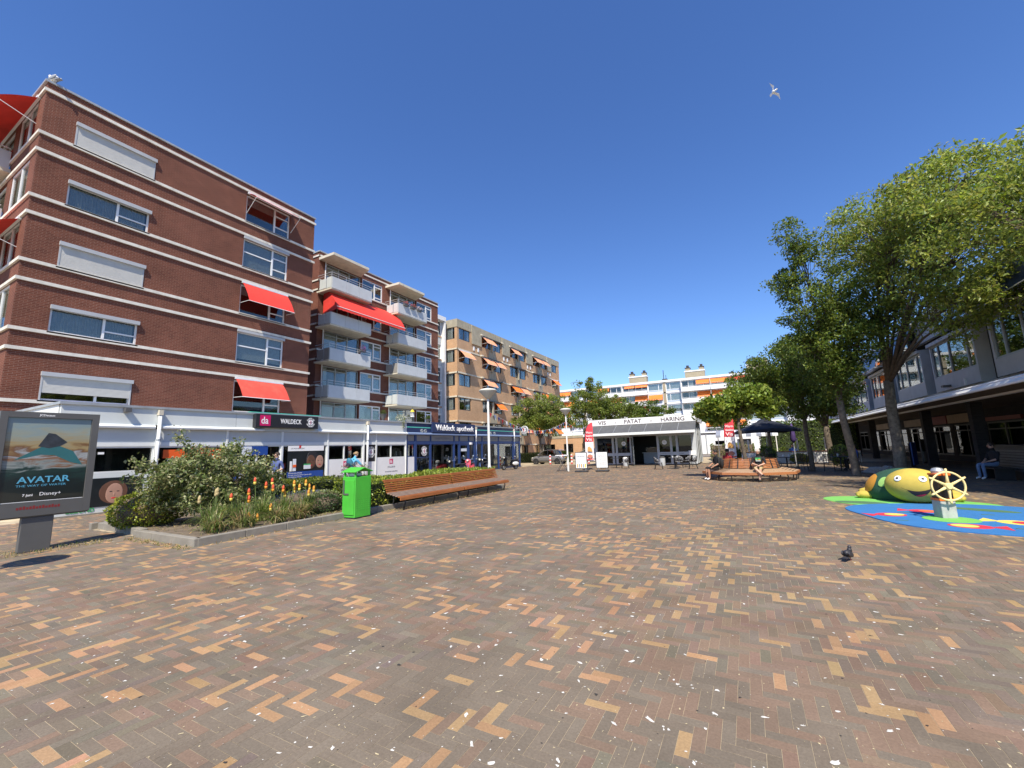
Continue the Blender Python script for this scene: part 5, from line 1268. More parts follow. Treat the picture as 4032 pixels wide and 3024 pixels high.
# weeds and dry grass: nobody could count it
r = np.random.default_rng(90); PP = []
for (x0, x1, y0, y1, n) in ((-9.30, -9.14, 4.5, 17, 260), (-11.8, -9.2, 4.12, 4.33, 200), (-12.4, -11.7, 2.2, 4.0, 420), (-9.3, -8.7, 9.1, 15.8, 380), (-14.4, -9.5, 4.6, 8.7, 900), (-9.9, -9.45, 7, 9, 200)):
    PP.append(np.stack([r.uniform(x0, x1, n), r.uniform(y0, y1, n), np.full(n, .02 if x1 > -9.3 or y1 < 4.4 else .14)], 1))
PP = np.concatenate(PP)
o = leaf_quads('dry_grass', PP, .07, pal(r, len(PP), [(.42, .34, .17), (.35, .28, .13), (.16, .19, .05), (.5, .42, .22)], .2), None, 91, aspect=.2, outward=np.array((0, 0, .7)))
tag(o, 'dry straw and weeds along the kerbs and in the bed', 'weeds', kind='stuff')
# ---------------------------------------------------------------- octagonal tree bench
OC = Vector((0.0, 22.3, 0)); OANG = [-122.5+45*i for i in range(8)]
ob = thing('tree_bench', 'octagonal wooden slatted bench round a young tree', 'bench', OC)
def ring_slat(r0, r1, i, z0, z1, tilt=0.0):
    a, b = R_(OANG[i]), R_(OANG[(i+1) % 8]); g = .006
    pts = []
    for z, dr in ((z0, 0), (z1, tilt)):
        for r, t in ((r0+dr, a), (r1+dr, a), (r1+dr, b), (r0+dr, b)):
            p = Vector((math.cos(t)*r, math.sin(t)*r)); q = Vector((math.cos((a+b)/2), math.sin((a+b)/2)))
            s = Vector((-q.y, q.x)); sg = 1 if t == a else -1
            p = p+s*g*sg; pts.append((OC.x+p.x, OC.y+p.y, z))
    return MB().add(pts, [(0, 3, 2, 1), (4, 5, 6, 7), (0, 1, 5, 4), (1, 2, 6, 5), (2, 3, 7, 6), (3, 0, 4, 7)])
for i in range(8):
    for k in range(5): ring_slat(1.30+.135*k, 1.30+.135*k+.108, i, .455-.026*k, .492-.026*k, 0).build('seat_slat', 'hex_seat', ob, bevel=.005)
    ring_slat(1.965, 2.0, i, .27, .375).build('front_slat', 'hex_wood', ob, bevel=.005)
    for k in range(6): ring_slat(1.19-.016*k, 1.23-.016*k, i, .52+.066*k, .56+.066*k, -.012).build('back_slat', 'hex_wood', ob, bevel=.004)
    for t in (.22, .78):
        a = R_(OANG[i]+45*t); c = Vector((math.cos(a), math.sin(a), 0)); rr = .965
        MB().tube([OC+c*1.88*rr, OC+c*1.92*rr+Vector((0, 0, .2)), OC+c*1.84*rr+Vector((0, 0, .33)), OC+c*1.26*rr+Vector((0, 0, .45)), OC+c*1.10*rr+Vector((0, 0, .90))], .024, 6).build('leg', 'black_metal', ob)
sp = MB().lathe([(.98, -.01), (.98, .03), (.0001, .04)], tuple(OC), 20).build('tree_pit', 'soil'); tag(sp, 'round patch of soil under the tree bench', 'soil', kind='structure')

# ---------------------------------------------------------------- play mat, turtle, ship wheel
def blobpoly(c, rx, ry, n, f=None, rot=0):
    out = []
    for i in range(n):
        a = 2*math.pi*i/n; s = f(a) if f else 1
        x, y = rx*s*math.cos(a), ry*s*math.sin(a); out.append((c[0]+x*math.cos(rot)-y*math.sin(rot), c[1]+x*math.sin(rot)+y*math.cos(rot)))
    return out
mat('mat_blue', (.028, .165, .42), .9, .07, 3, .5, 250); mat('mat_green', (.17, .48, .10), .9, .07, 3, .5, 250); mat('mat_dark_green', (.075, .17, .085), .9, .08, 3, .5, 250)
mat('mat_red', (.62, .03, .06), .9, .06, 3, .5, 250); mat('mat_yellow', (.80, .62, .12), .9, .06, 3, .5, 250); mat('mat_orange', (.72, .17, .06), .9, .06, 3, .5, 250)
pm_ = thing('play_mat', 'blue and green rubber play mat with fish shapes on the square', 'play mat', (3.7, 13, 0))
def flat(name, m, poly, z): return MB().prism(poly, -.02, z).build(name, m, pm_)
flat('green_field', 'mat_green', blobpoly((3.35, 14.5), 1.62, 1.2, 40, lambda a: 1+.06*math.sin(2*a+1)+.04*math.sin(3*a), -.38), .010)
flat('blue_field', 'mat_blue', blobpoly((4.3, 12.25), 2.45, 2.12, 48, lambda a: 1+.04*math.sin(3*a+.6)+.03*math.sin(5*a), -.12), .016)
flat('lily_pad', 'mat_dark_green', blobpoly((2.45, 14.2), .55, .28, 24, None, -.25), .0135); flat('lily_pad', 'mat_dark_green', blobpoly((4.35, 13.35), .60, .20, 24, None, -.55), .021)
flat('green_spot', 'mat_green', blobpoly((3.38, 11.72), .42, .42, 28), .022)
def fish(c, s, rot, m1, m2):
    def T(p): return [(c[0]+(x*math.cos(rot)-y*math.sin(rot))*s, c[1]+(x*math.sin(rot)+y*math.cos(rot))*s) for x, y in p]
    body = [(.5*math.cos(a)*1, .42*math.sin(a)) for a in [2*math.pi*i/16 for i in range(16)]]
    f = flat('fish', m1, T(body), .020); MB().prism(T([(-.42, 0), (-.82, .4), (-.82, -.4)]), -.02, .0205).build('tail', m1, f); MB().prism(T([(x*.62+.12, y*.62) for x, y in body]), -.02, .0235).build('fish_patch', m2, f)
fish((2.55, 12.1), .55, .3, 'mat_red', 'mat_yellow'); fish((3.3, 12.85), .55, -.25, 'mat_red', 'mat_orange'); fish((3.4, 10.95), .6, math.pi-.15, 'mat_red', 'mat_yellow'); fish((4.3, 11.6), .65, -.5, 'mat_yellow', 'mat_red')
for (x, y) in ((2.85, 12.5), (2.55, 11.35), (4.2, 12.6), (4.05, 10.9)): flat('dash', 'mat_dark_green', [(x-.09, y-.02), (x+.09, y-.05), (x+.09, y-.01), (x-.09, y+.02)], .0215)

mat('turtle_yellow', (.50, .385, .065), .8, .10, 4, .3, 200, dirt=.15, dcol=(.40, .30, .05)); mat('turtle_green', (.020, .075, .045), .8, .12, 4, .3, 200); mat('turtle_orange', (.62, .28, .03), .8, .10, 4, .3, 200); mat('turtle_lime', (.28, .50, .14), .8, .08, 4, .3, 200)
tu = thing('turtle_sculpture', 'smiling yellow headed turtle play sculpture with green and orange shell', 'sculpture', (3.56, 15.0, 0), R_(-14))
MB().ball((0.0, .40, .22), (.86, .88, .60), 32, 20).build('shell', 'turtle_green', tu, world=False, smooth=True)
def patch_on(c, r, k, u0, u1, v0, v1, m, name, lift=1.012):
    mb = MB(); n = 10
    for j in range(n+1):
        for i in range(n+1):
            sx, sy = 2*i/n-1, 2*j/n-1; qx, qy = sx*math.sqrt(1-sy*sy*.42), sy*math.sqrt(1-sx*sx*.42)
            a, t = R_((u0+u1)/2+(u1-u0)/2*qx), R_((v0+v1)/2+(v1-v0)/2*qy); mb.v.append((c[0]+r[0]*lift*math.cos(t)*math.cos(a), c[1]+r[1]*lift*math.cos(t)*math.sin(a), c[2]+r[2]*lift*math.sin(t)))
    for j in range(n):
        for i in range(n): mb.f.append((j*(n+1)+i, j*(n+1)+i+1, (j+1)*(n+1)+i+1, (j+1)*(n+1)+i)); mb.mi.append(0)
    return mb.build(name, m, k, world=False, smooth=True)
SC_, SR_ = (0, .40, .22), (.86, .88, .60)
patch_on(SC_, SR_, tu, 165, 222, -4, 46, 'turtle_orange', 'shell_patch'); patch_on(SC_, SR_, tu, 318, 372, 0, 46, 'turtle_orange', 'shell_patch'); patch_on(SC_, SR_, tu, 60, 120, 0, 50, 'turtle_orange', 'shell_patch')
patch_on(SC_, SR_, tu, 228, 243, 14, 40, 'turtle_lime', 'shell_patch'); patch_on(SC_, SR_, tu, 296, 312, 14, 40, 'turtle_lime', 'shell_patch')
HC, HR = (.18, -.50, .435), (.585, .46, .425)
hd = MB().ball(HC, HR, 36, 24).build('head', 'turtle_yellow', tu, world=False, smooth=True)
def on_head(x, z, out=1.0):
    q = max(0, 1-((x/HR[0])**2+(z/HR[2])**2)); return (HC[0]+x*out, HC[1]-HR[1]*math.sqrt(q)*out-.002, HC[2]+z*out)
for ex in (-.30, .16):
    c = on_head(ex, .19); nrm = Vector((ex/HR[0]**2, (c[1]-HC[1])/HR[1]**2, 0.19/HR[2]**2)).normalized(); R3 = nrm.to_track_quat('Z', 'Y').to_matrix()
    e = MB().ball(c, (.078, .078, .016), 18, 8, rot=R3).build('eye', 'letter_white', hd, world=False, smooth=True)
    pc = Vector(c)+nrm*.012; MB().ball(pc, (.032, .032, .012), 12, 6, rot=R3).build('pupil', 'letter_dark', e, world=False, smooth=True)
def head_patch(poly, m, name, out):
    mb = MB(); mb.add([on_head(x, z, out) for x, z in poly], [tuple(range(len(poly)))][:0]); n = len(poly)
    cx, cz = sum(p[0] for p in poly)/n, sum(p[1] for p in poly)/n; mb.v.append(on_head(cx, cz, out))
    rings = [poly]
    mb = MB(); K = 4
    for k in range(K+1):
        for (x, z) in poly: mb.v.append(on_head(cx+(x-cx)*(1-k/K*.999), cz+(z-cz)*(1-k/K*.999), out))
    for k in range(K):
        for i in range(n): mb.f.append((k*n+i, k*n+(i+1) % n, (k+1)*n+(i+1) % n, (k+1)*n+i)); mb.mi.append(0)
    return mb.build(name, m, hd, world=False, smooth=True)
mat('turtle_mouth', (.03, .02, .02), .7, .1, 5)
def mouth_strip(up, low, m, name, out):
    mb = MB(); K = 4; n = len(up)
    for k in range(K+1):
        for (x, za), (_, zb) in zip(up, low): mb.v.append(on_head(x, za+(zb-za)*k/K, out))
    for k in range(K):
        for i in range(n-1): mb.f.append((k*n+i, k*n+i+1, (k+1)*n+i+1, (k+1)*n+i)); mb.mi.append(0)
    return mb.build(name, m, hd, world=False, smooth=True)
ts = [i/18 for i in range(19)]
up_ = [(-.26+.56*t, -.03-.075*math.sin(math.pi*t)) for t in ts]
dp_ = lambda t: .006+.13*math.sin(math.pi*min(1, max(0, (t-.2)/.78)))**.8
low_ = [(x, z-dp_(t)) for (x, z), t in zip(up_, ts)]
mouth_strip(up_, low_, 'turtle_mouth', 'mouth', 1.008)
sel = [i for i, t in enumerate(ts) if .42 < t < .82]
mouth_strip([(up_[i][0], low_[i][1]+.05*math.sin(math.pi*(ts[i]-.4)/.44)) for i in sel], [(low_[i][0], low_[i][1]+.004) for i in sel], 'mat_red', 'tongue', 1.014)
for sx, sy in ((-1, .10), (1, .10), (-1, 1.1), (1, 1.1)):
    f = MB().ball((sx*.86, sy, .10), (.22, .15, .11), 16, 10).build('foot', 'turtle_yellow', tu, world=False, smooth=True)
    for k in (-.08, .06): MB().ball((sx*1.0, sy+k, .09), (.055, .045, .05), 10, 7).build('toe', 'turtle_yellow', f, world=False, smooth=True)

wh = thing('ship_wheel', 'cream ship wheel on a grey and black play post on the blue mat', 'play post', (3.38, 11.95, .016), R_(14))
mat('wheel_cream', (.82, .66, .30), .5, .06, 5); mat('post_black', (.025, .016, .012), .35, .1, 4); mat('post_orange', (.80, .17, .02), .45, .05, 4); mat('post_grey', (.40, .41, .40), .7, .18, 8, .2, 60)
MB().prism([(-.125, -.13), (.125, -.13), (.125, .13), (-.125, .13)], 0, .34).build('base_block', 'post_grey', wh, world=False, bevel=.01)
MB().box(-.135, .135, -.14, .14, .34, .385).build('lower_ring', 'post_orange', wh, world=False, bevel=.008)
MB().box(-.115, .115, -.12, .12, .385, .84).build('upper_block', 'post_black', wh, world=False, bevel=.01)
MB().box(-.125, .125, -.13, .13, .84, .88).build('upper_ring', 'post_orange', wh, world=False, bevel=.008)
MB().lathe([(.10, .88), (.11, .93), (.08, .98), (.0001, 1.0)], (0, 0.02, 0), 16).build('dome', 'galvanised', wh, world=False, smooth='auto')
w = MB(); R0 = .275; zc = .64; yc = -.22; n = 36
for i in range(n):
    a, b = 2*math.pi*i/n, 2*math.pi*(i+1)/n
w.tube([(R0*math.cos(2*math.pi*i/n), yc, zc+R0*math.sin(2*math.pi*i/n)) for i in range(n+1)], .019, 8, cap=False)
wr_ = w.build('rim', 'wheel_cream', wh, world=False, smooth=True)
for i in range(6):
    a = math.pi/2+i*math.pi/3; d = Vector((math.cos(a), 0, math.sin(a))); c = Vector((0, yc, zc))
    MB().tube([c+d*.04, c+d*.16, c+d*.265, c+d*.30, c+d*.345], [.032, .022, .017, .024, .016], 8).build('spoke', 'wheel_cream', wh, world=False, smooth=True)
MB().lathe([(.0001, yc-.05), (.05, yc-.05), (.07, yc-.02), (.07, yc+.02), (.03, yc+.03), (.03, -.11)], (0, 0, zc), 18, 'y').build('hub', 'wheel_cream', wh, world=False, smooth='auto')

# ---------------------------------------------------------------- trees
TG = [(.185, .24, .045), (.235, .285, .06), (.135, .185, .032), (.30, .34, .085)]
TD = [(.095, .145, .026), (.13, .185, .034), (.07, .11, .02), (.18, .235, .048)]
tree('street_tree', 'large tree with a thick forked trunk behind the turtle sculpture', (5.83, 24.9, 0), 4.2,
     [(.5, -.8, 9.4, 2.3, 2.2, 3.3), (1.4, -4.8, 9.0, 2.2, 2.4, 3.0), (.2, -2.6, 10.3, 2.1, 2.2, 2.2), (-.5, -1.2, 6.6, 1.5, 1.4, 1.6), (1.6, -3.4, 6.2, 1.6, 1.9, 1.1), (1.2, -6.2, 9.7, 1.8, 1.7, 1.7), (1.9, -5.2, 6.5, 1.5, 1.7, .9)], 450, 105, .135, TG, .215, 101, (.05, -.2), 'bark_pale', .58, trunks=9)
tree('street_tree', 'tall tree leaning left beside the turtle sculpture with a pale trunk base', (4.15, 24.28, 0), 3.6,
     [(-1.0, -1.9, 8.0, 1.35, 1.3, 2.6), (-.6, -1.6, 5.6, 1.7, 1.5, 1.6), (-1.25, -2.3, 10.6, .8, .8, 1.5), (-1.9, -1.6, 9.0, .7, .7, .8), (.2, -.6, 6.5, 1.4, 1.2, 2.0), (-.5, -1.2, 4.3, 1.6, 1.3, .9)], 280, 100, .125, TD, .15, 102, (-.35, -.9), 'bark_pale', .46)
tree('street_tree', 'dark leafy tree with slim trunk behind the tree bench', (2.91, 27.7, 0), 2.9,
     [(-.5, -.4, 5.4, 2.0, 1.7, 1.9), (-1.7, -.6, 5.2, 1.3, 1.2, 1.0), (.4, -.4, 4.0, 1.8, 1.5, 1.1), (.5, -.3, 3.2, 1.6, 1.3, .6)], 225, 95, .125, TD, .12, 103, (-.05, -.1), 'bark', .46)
tree('street_tree', 'tree with a thick dark trunk on the terrace beside the arcade', (4.71, 34.5, 0), 2.6,
     [(-.6, -.4, 6.0, 2.6, 2.2, 2.6), (-2.4, -.4, 4.8, 1.8, 1.6, 1.3), (.8, -1.0, 3.9, 1.3, 1.2, .9)], 200, 95, .16, TD, .19, 104, (0, 0), 'bark', .52)
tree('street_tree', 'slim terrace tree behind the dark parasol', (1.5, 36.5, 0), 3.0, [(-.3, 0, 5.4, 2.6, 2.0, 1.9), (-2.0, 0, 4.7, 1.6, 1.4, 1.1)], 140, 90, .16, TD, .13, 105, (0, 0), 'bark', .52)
tree('street_tree', 'small broad leaved tree growing inside the tree bench', (-.12, 22.6, .02), 2.75, [(.15, .1, 3.65, 1.05, .9, .55), (-.95, -.2, 3.15, .85, .8, .55), (.95, .25, 3.25, .7, .7, .5), (-1.6, -.3, 2.9, .5, .5, .35)], 130, 80, .165, [(.20, .27, .045), (.15, .21, .036), (.26, .33, .065), (.11, .16, .028)], .085, 106, (-.12, -.1), 'bark', .38, aspect=.7, asp_up=.6)
tree('street_tree', 'tree at the right edge of the square throwing shade on the paving', (8.6, 14.6, 0), 3.9, [(-2.2, .3, 7.6, 2.1, 2.1, 1.5), (-.3, .4, 7.7, 2.0, 2.0, 1.5), (-1.2, -.2, 6.6, 1.5, 1.5, .8)], 150, 105, .13, TG, .2, 107, (-.1, -.1), 'bark_pale', .58)
tree('street_tree', 'rounded street tree in front of the tan brick block', (-20.2, 43.2, 0), 2.8, [(0, 0, 5.6, 3.4, 2.4, 2.2), (-1.5, 0, 4.6, 2.2, 1.8, 1.4), (1.9, .3, 4.6, 2.0, 1.8, 1.4)], 210, 95, .20, [(.19, .24, .05), (.24, .29, .065), (.14, .18, .038)], .13, 108, (0, 0), 'bark', .56)
tree('street_tree', 'tall airy street tree left behind the snack kiosk', (-18.9, 53.5, 0), 3.6, [(1.8, 0, 6.4, 3.6, 2.6, 3.0), (1.2, 0, 9.2, 1.9, 1.7, 1.7), (5.2, 0, 5.4, 2.6, 2.2, 2.2), (-1.6, -.5, 7.8, 1.3, 1.2, 1.2)], 270, 90, .22, [(.17, .22, .042), (.22, .27, .058), (.125, .165, .035)], .16, 109, (.3, 0), 'bark', .60)
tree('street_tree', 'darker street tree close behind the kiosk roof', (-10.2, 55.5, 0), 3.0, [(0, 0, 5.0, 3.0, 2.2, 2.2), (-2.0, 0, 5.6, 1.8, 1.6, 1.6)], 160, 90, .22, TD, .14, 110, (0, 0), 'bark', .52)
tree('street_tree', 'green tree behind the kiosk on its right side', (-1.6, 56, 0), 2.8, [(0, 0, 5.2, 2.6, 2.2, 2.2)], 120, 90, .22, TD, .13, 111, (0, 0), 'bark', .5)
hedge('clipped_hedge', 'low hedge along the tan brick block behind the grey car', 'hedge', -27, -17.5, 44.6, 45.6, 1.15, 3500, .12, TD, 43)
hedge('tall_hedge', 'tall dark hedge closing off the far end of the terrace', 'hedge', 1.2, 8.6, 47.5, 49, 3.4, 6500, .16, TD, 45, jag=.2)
hedge('grassy_bank', 'grassy green bank right of the kiosk', 'grass bank', -3.2, .6, 46, 52, 1.5, 5200, .12, [(.15, .19, .045), (.19, .23, .06), (.11, .15, .035)], 44, round_=1.2, core='soil', jag=.12)

# ---------------------------------------------------------------- birds
def bird(name, label, loc, rz, mats, s=1.0, fly=False):
    t = thing(name, label, 'bird', loc, rz); b, w, h, bk_ = mats
    MB().ball((0, 0, .13*s), (.075*s, .15*s, .075*s), 14, 10, rot=Matrix.Rotation(R_(18), 3, 'X')).build('body', b, t, world=False, smooth=True)
    MB().tube([(0, -.09*s, .17*s), (0, -.12*s, .22*s)], [.05*s, .036*s], 10).ball((0, -.13*s, .245*s), (.036*s, .042*s, .036*s), 12, 8).build('head', h, t, world=False, smooth=True)
    MB().lathe([(.012*s, 0), (.0005, -.045*s)], (0, -.165*s, .24*s), 6, 'y').build('beak', bk_, t, world=False)
    MB().prism([(-.05*s, .10*s), (.05*s, .10*s), (.045*s, .26*s), (-.045*s, .26*s)], .075*s, .09*s).build('tail', w, t, world=False)
    if fly:
        for sg in (-1, 1):
            MB().add([(sg*.05, -.08, .17), (sg*.28, -.12, .30), (sg*.62, .02, .26), (sg*.30, .06, .28), (sg*.05, .08, .16), (sg*.05, 0, .145), (sg*.28, -.02, .275)], [(0, 1, 3, 4), (1, 2, 3), (0, 5, 6, 1), (4, 3, 6, 5), (1, 6, 2), (6, 3, 2)]).build('wing', w, t, world=False)
    else:
        for sg in (-1, 1):
            MB().ball((sg*.062*s, .04*s, .135*s), (.02*s, .15*s, .055*s), 10, 8, rot=Matrix.Rotation(R_(16), 3, 'X')).build('wing', w, t, world=False, smooth=True)
            MB().tube([(sg*.03*s, .01*s, .08*s), (sg*.03*s, 0, .004)], .007*s, 5).tube([(sg*.03*s, 0, .005), (sg*.03*s, -.04*s, .004)], .006*s, 5).build('foot', bk_, t, world=False)
    return t
mat('pigeon_dark', (.035, .035, .042), .5, .3, 12); mat('pigeon_leg', (.35, .08, .07), .6, .1); mat('gull_white', (.82, .82, .80), .6, .04); mat('gull_grey', (.30, .32, .35), .6, .06); mat('gull_beak', (.70, .45, .05), .5, .05)
bird('pigeon', 'dark pigeon standing on the brick paving', (1.07, 7.55, 0), R_(155), ('pigeon_dark', 'pigeon_dark', 'pigeon_dark', 'pigeon_leg'), .66)
bird('gull', 'white gull perched on the roof corner of the near red block', (-24.05, 4.55, 17.45), R_(-70), ('gull_white', 'gull_grey', 'gull_white', 'gull_beak'), 1.5)
g_ = bird('gull', 'white gull gliding high in the blue sky', (3.32, 27.05, 22.0), R_(35), ('gull_white', 'gull_white', 'gull_white', 'gull_beak'), 1.2, True)
g_.rotation_euler = (R_(18), R_(62), R_(35))

# ---------------------------------------------------------------- bunting between the lamp posts
bt = thing('bunting', 'string of red white and blue pennants hung between the two lamp posts', 'bunting', (-10.6, 22, 3))
A_, B_ = Vector((-10.1, 16.2, 3.35)), Vector((-11.05, 28.05, 3.45))
pts = [A_.lerp(B_, i/28)+Vector((0, 0, -.75*math.sin(math.pi*i/28))) for i in range(29)]
pts2 = [B_.lerp(Vector((-12.0, 36.2, 3.7)), i/16)+Vector((0, 0, -.5*math.sin(math.pi*i/16))) for i in range(17)]
MB().tube(pts, .006, 4).build('string', 'letter_white', bt); MB().tube(pts2, .006, 4).build('string', 'letter_white', bt)
mat('flag_red', (.62, .05, .05), .7, .05); mat('flag_blue', (.05, .09, .35), .7, .05)
for i, (p, q) in enumerate(list(zip(pts, pts[1:]))+list(zip(pts2, pts2[1:]))):
    m_ = (p+q)/2; a, b = p.lerp(q, .2), p.lerp(q, .75); sw = math.sin(i*1.7)*.05
    fl = MB().add([a, b, (a.x+sw, (a.y+b.y)/2, m_.z-.24), (a.x+.004, a.y, a.z-.001), (b.x+.004, b.y, b.z-.001), (a.x+sw+.004, (a.y+b.y)/2, m_.z-.241)], [(0, 1, 2), (3, 5, 4)]).build('pennant', ('flag_red', 'letter_white', 'flag_blue')[i % 3], bt)

# ---------------------------------------------------------------- beach flags, boards, tables, chairs
def beach_flag(label, x, y, rz=0):
    t = thing('beach_flag', label, 'flag', (x, y, 0), rz, 'red fish flags by the kiosk')
    prof = [(-.30, .62), (-.31, 1.2), (-.30, 2.0), (-.26, 2.55), (-.17, 2.95), (-.02, 3.22), (.18, 3.36), (.30, 3.38)]
    MB().tube([(-.33, 0, .05)]+[(px-.015, 0, z) for px, z in prof], .016, 7).build('pole', 'black_metal', t, world=False)
    left = prof; right = [(.30, .74), (.30, 1.2), (.30, 2.0), (.30, 2.55), (.30, 2.95), (.30, 3.22), (.30, 3.36), (.305, 3.385)]
    mb = MB()
    def wav(x, z): return .04*math.sin(x*5+z*1.4)
    for i in range(len(prof)-1):
        z0, z1 = prof[i][1], prof[i+1][1]
        for k in range(6):
            a0 = prof[i][0]+(right[i][0]-prof[i][0])*k/6; a1 = prof[i][0]+(right[i][0]-prof[i][0])*(k+1)/6
            c0 = prof[i+1][0]+(right[i+1][0]-prof[i+1][0])*k/6; c1 = prof[i+1][0]+(right[i+1][0]-prof[i+1][0])*(k+1)/6
            mb.quad([(a0, wav(a0, z0), z0), (a1, wav(a1, z0), z0), (c1, wav(c1, z1), z1), (c0, wav(c0, z1), z1)], 0 if z0 >= 1.95 else 1)
    c = mb.build('cloth', ['flag_cloth_red', 'flag_cloth_white'], t, world=False, smooth=True)
    for s, z, sz, w_ in (('Warm', 2.60, .22, .46), ('Gebakken', 2.38, .17, .48), ('Vis', 2.08, .30, .42)): text('lettering', s, 'letter_white', c, (-.21, -.05, z), sz, ROT_YN, .001, .003, world=False, fit=w_)
    MB().prism([(-.15, 1.32), (.2, 1.28), (.15, 1.5), (-.02, 1.68), (-.14, 1.6)], .035, .045, FYN(0)).build('print', 'print_gold', c, world=False)
    MB().prism([(-.2, .92), (.05, .8), (.22, .98), (.05, 1.1), (-.12, 1.08)], .045, .055, FYN(0)).build('print', 'print_pink', c, world=False)
    MB().prism([(-.28, .66), (.27, .74), (.27, .80), (-.28, .76)], .04, .05, FYN(0)).build('print', 'flag_red', c, world=False)
    MB().lathe([(.28, 0), (.26, .05), (.03, .08), (.03, .3)], (-.33, 0, 0), 14).build('foot', 'black_metal', t, world=False)
    return t
mat('flag_cloth_red', (.72, .05, .07), .7, .06, 2); mat('flag_cloth_white', (.78, .75, .78), .7, .04, 2); mat('print_gold', (.62, .33, .10), .7, .2, 20); mat('print_pink', (.55, .20, .13), .7, .25, 20)
beach_flag('red and white feather flag behind the menu boards left of the kiosk', -10.05, 29.9, R_(14))
beach_flag('red and white feather flag behind the tree bench', -.92, 30.4, R_(10))
def sandwich(label, x, y, rz, lines, accent=None):
    t = thing('menu_board', label, 'menu board', (x, y, 0), rz, 'pavement menu boards')
    MB().box(-.40, .40, -.03, .03, .22, 1.30).build('panel', 'black_metal', t, world=False, bevel=.015)
    s = MB().box(-.36, .36, -.036, -.031, .26, 1.26).build('sheet', 'letter_white', t, world=False)
    for (txt, z, sz, m_) in lines: text('lettering', txt, m_, s, (0, -.038, z), sz, ROT_YN, .001, 0, 'CENTER', world=False)
    for q in (-.25, .25): MB().tube([(q, 0, .22), (q, .02, .10)], .02, 6).build('spring', 'galvanised', t, world=False)
    MB().prism([(-.28, .02), (.28, .02), (.26, .10), (-.26, .10)], -.42, .42, lambda u, v, n: (n, u, v)).build('base', 'black_metal', t, world=False, bevel=.02)
    if accent:
        for i in range(5): MB().prism([(-.3+.13*i, .30), (-.22+.13*i, .30), (-.20+.13*i, .56), (-.28+.13*i, .52)], .0315, .040, FYN(0)).build('print', ('print_gold', 'galvanised', 'print_gold', 'galvanised', 'poster_yellow')[i], s, world=False)
    return t
sb1 = sandwich('pavement board reading haring, left of two before the kiosk', -9.77, 27.2, R_(6), [('HOLLANDSE NIEUWE', 1.14, .062, 'letter_grey'), ('HARING', .96, .165, 'navy')], True)
sb2 = sandwich('white pavement menu board, right of two before the kiosk', -8.54, 27.8, R_(6), [])
def bars(t, zs, seed):
    r = random.Random(seed); sh = [c for c in t.children if c.name.startswith('sheet')][0]
    for z in zs:
        x = -.28+.06*r.random()
        while x < .26:
            w = .03+.07*r.random()
            MB().box(x, min(x+w, .3), -.0385, -.0362, z-.011, z+.011).build('print_line', 'letter_grey', sh, world=False); x += w+.022
bars(sb1, (.86, .78, .70), 1); bars(sb2, (1.18, 1.08, 1.02, .96, .84, .77, .70, .58, .51, .44, .36), 2)
t = thing('high_table', 'white topped standing table with crossed grey legs by the lamp post', 'table', (-11.45, 28.0, 0), R_(10))
MB().box(-.42, .42, -.32, .32, 1.08, 1.13).build('table_top', 'letter_white', t, world=False, bevel=.015)
for y in (-.24, .24):
    MB().tube([(-.36, y, .02), (.34, y, 1.08)], .022, 6).build('leg', 'dark_grey_metal', t, world=False); MB().tube([(.36, y, .02), (-.34, y, 1.08)], .022, 6).build('leg', 'dark_grey_metal', t, world=False)
MB().tube([(-.36, -.24, .03), (-.36, .24, .03)], .018, 6).tube([(.36, -.24, .03), (.36, .24, .03)], .018, 6).build('stretcher', 'dark_grey_metal', t, world=False)
def bollard(label, x, y):
    t = thing('traffic_bollard', label, 'bollard', (x, y, 0), 0, 'red and white bollards by the parked cars')
    for i in range(5): MB().lathe([(.085, .02+.17*i), (.085, .02+.17*(i+1))], (0, 0, 0), 12).build('stripe', 'flag_red' if i % 2 == 0 else 'letter_white', t, world=False, smooth='auto')
    MB().lathe([(.085, .87), (.07, .93), (.0001, .96)], (0, 0, 0), 12).build('cap', 'letter_white', t, world=False, smooth='auto'); MB().lathe([(.13, 0), (.12, .03), (.086, .04)], (0, 0, 0), 12).build('foot', 'dark_grey_metal', t, world=False)
bollard('red and white bollard in front of the grey hatchback', -17.36, 39.3); bollard('red and white bollard right of the lamp post by the kiosk', -15.2, 39.6); bollard('red and white bollard half hidden behind the menu board', -13.45, 39.6)
def arm_chair(proto=None):
    t = thing('cafe_chair', 'x', 'chair', (0, 0, 0), 0, 'black woven cafe chairs at the kiosk')
    MB().box(-.24, .24, -.22, .22, .42, .46).build('seat', 'weave', t, world=False, bevel=.02)
    mb = MB()
    for i in range(9):
        a = math.pi*(.0+i/8); b = math.pi*((i+1)/8)
        if i < 8: mb.quad([(.27*math.cos(a), .02+.25*math.sin(a), .48), (.27*math.cos(b), .02+.25*math.sin(b), .48), (.31*math.cos(b), .02+.30*math.sin(b), .62+.22*math.sin(b)), (.31*math.cos(a), .02+.30*math.sin(a), .62+.22*math.sin(a))])
    k = mb.build('shell_back', 'weave', t, world=False, smooth=True); sm = k.modifiers.new('s', 'SOLIDIFY'); sm.thickness = .025
    for sx in (-1, 1):
        MB().tube([(sx*.20, -.18, .43), (sx*.24, -.24, 0)], .016, 6).build('leg', 'black_metal', t, world=False); MB().tube([(sx*.20, .18, .43), (sx*.25, .28, 0)], .016, 6).build('leg', 'black_metal', t, world=False)
    return t
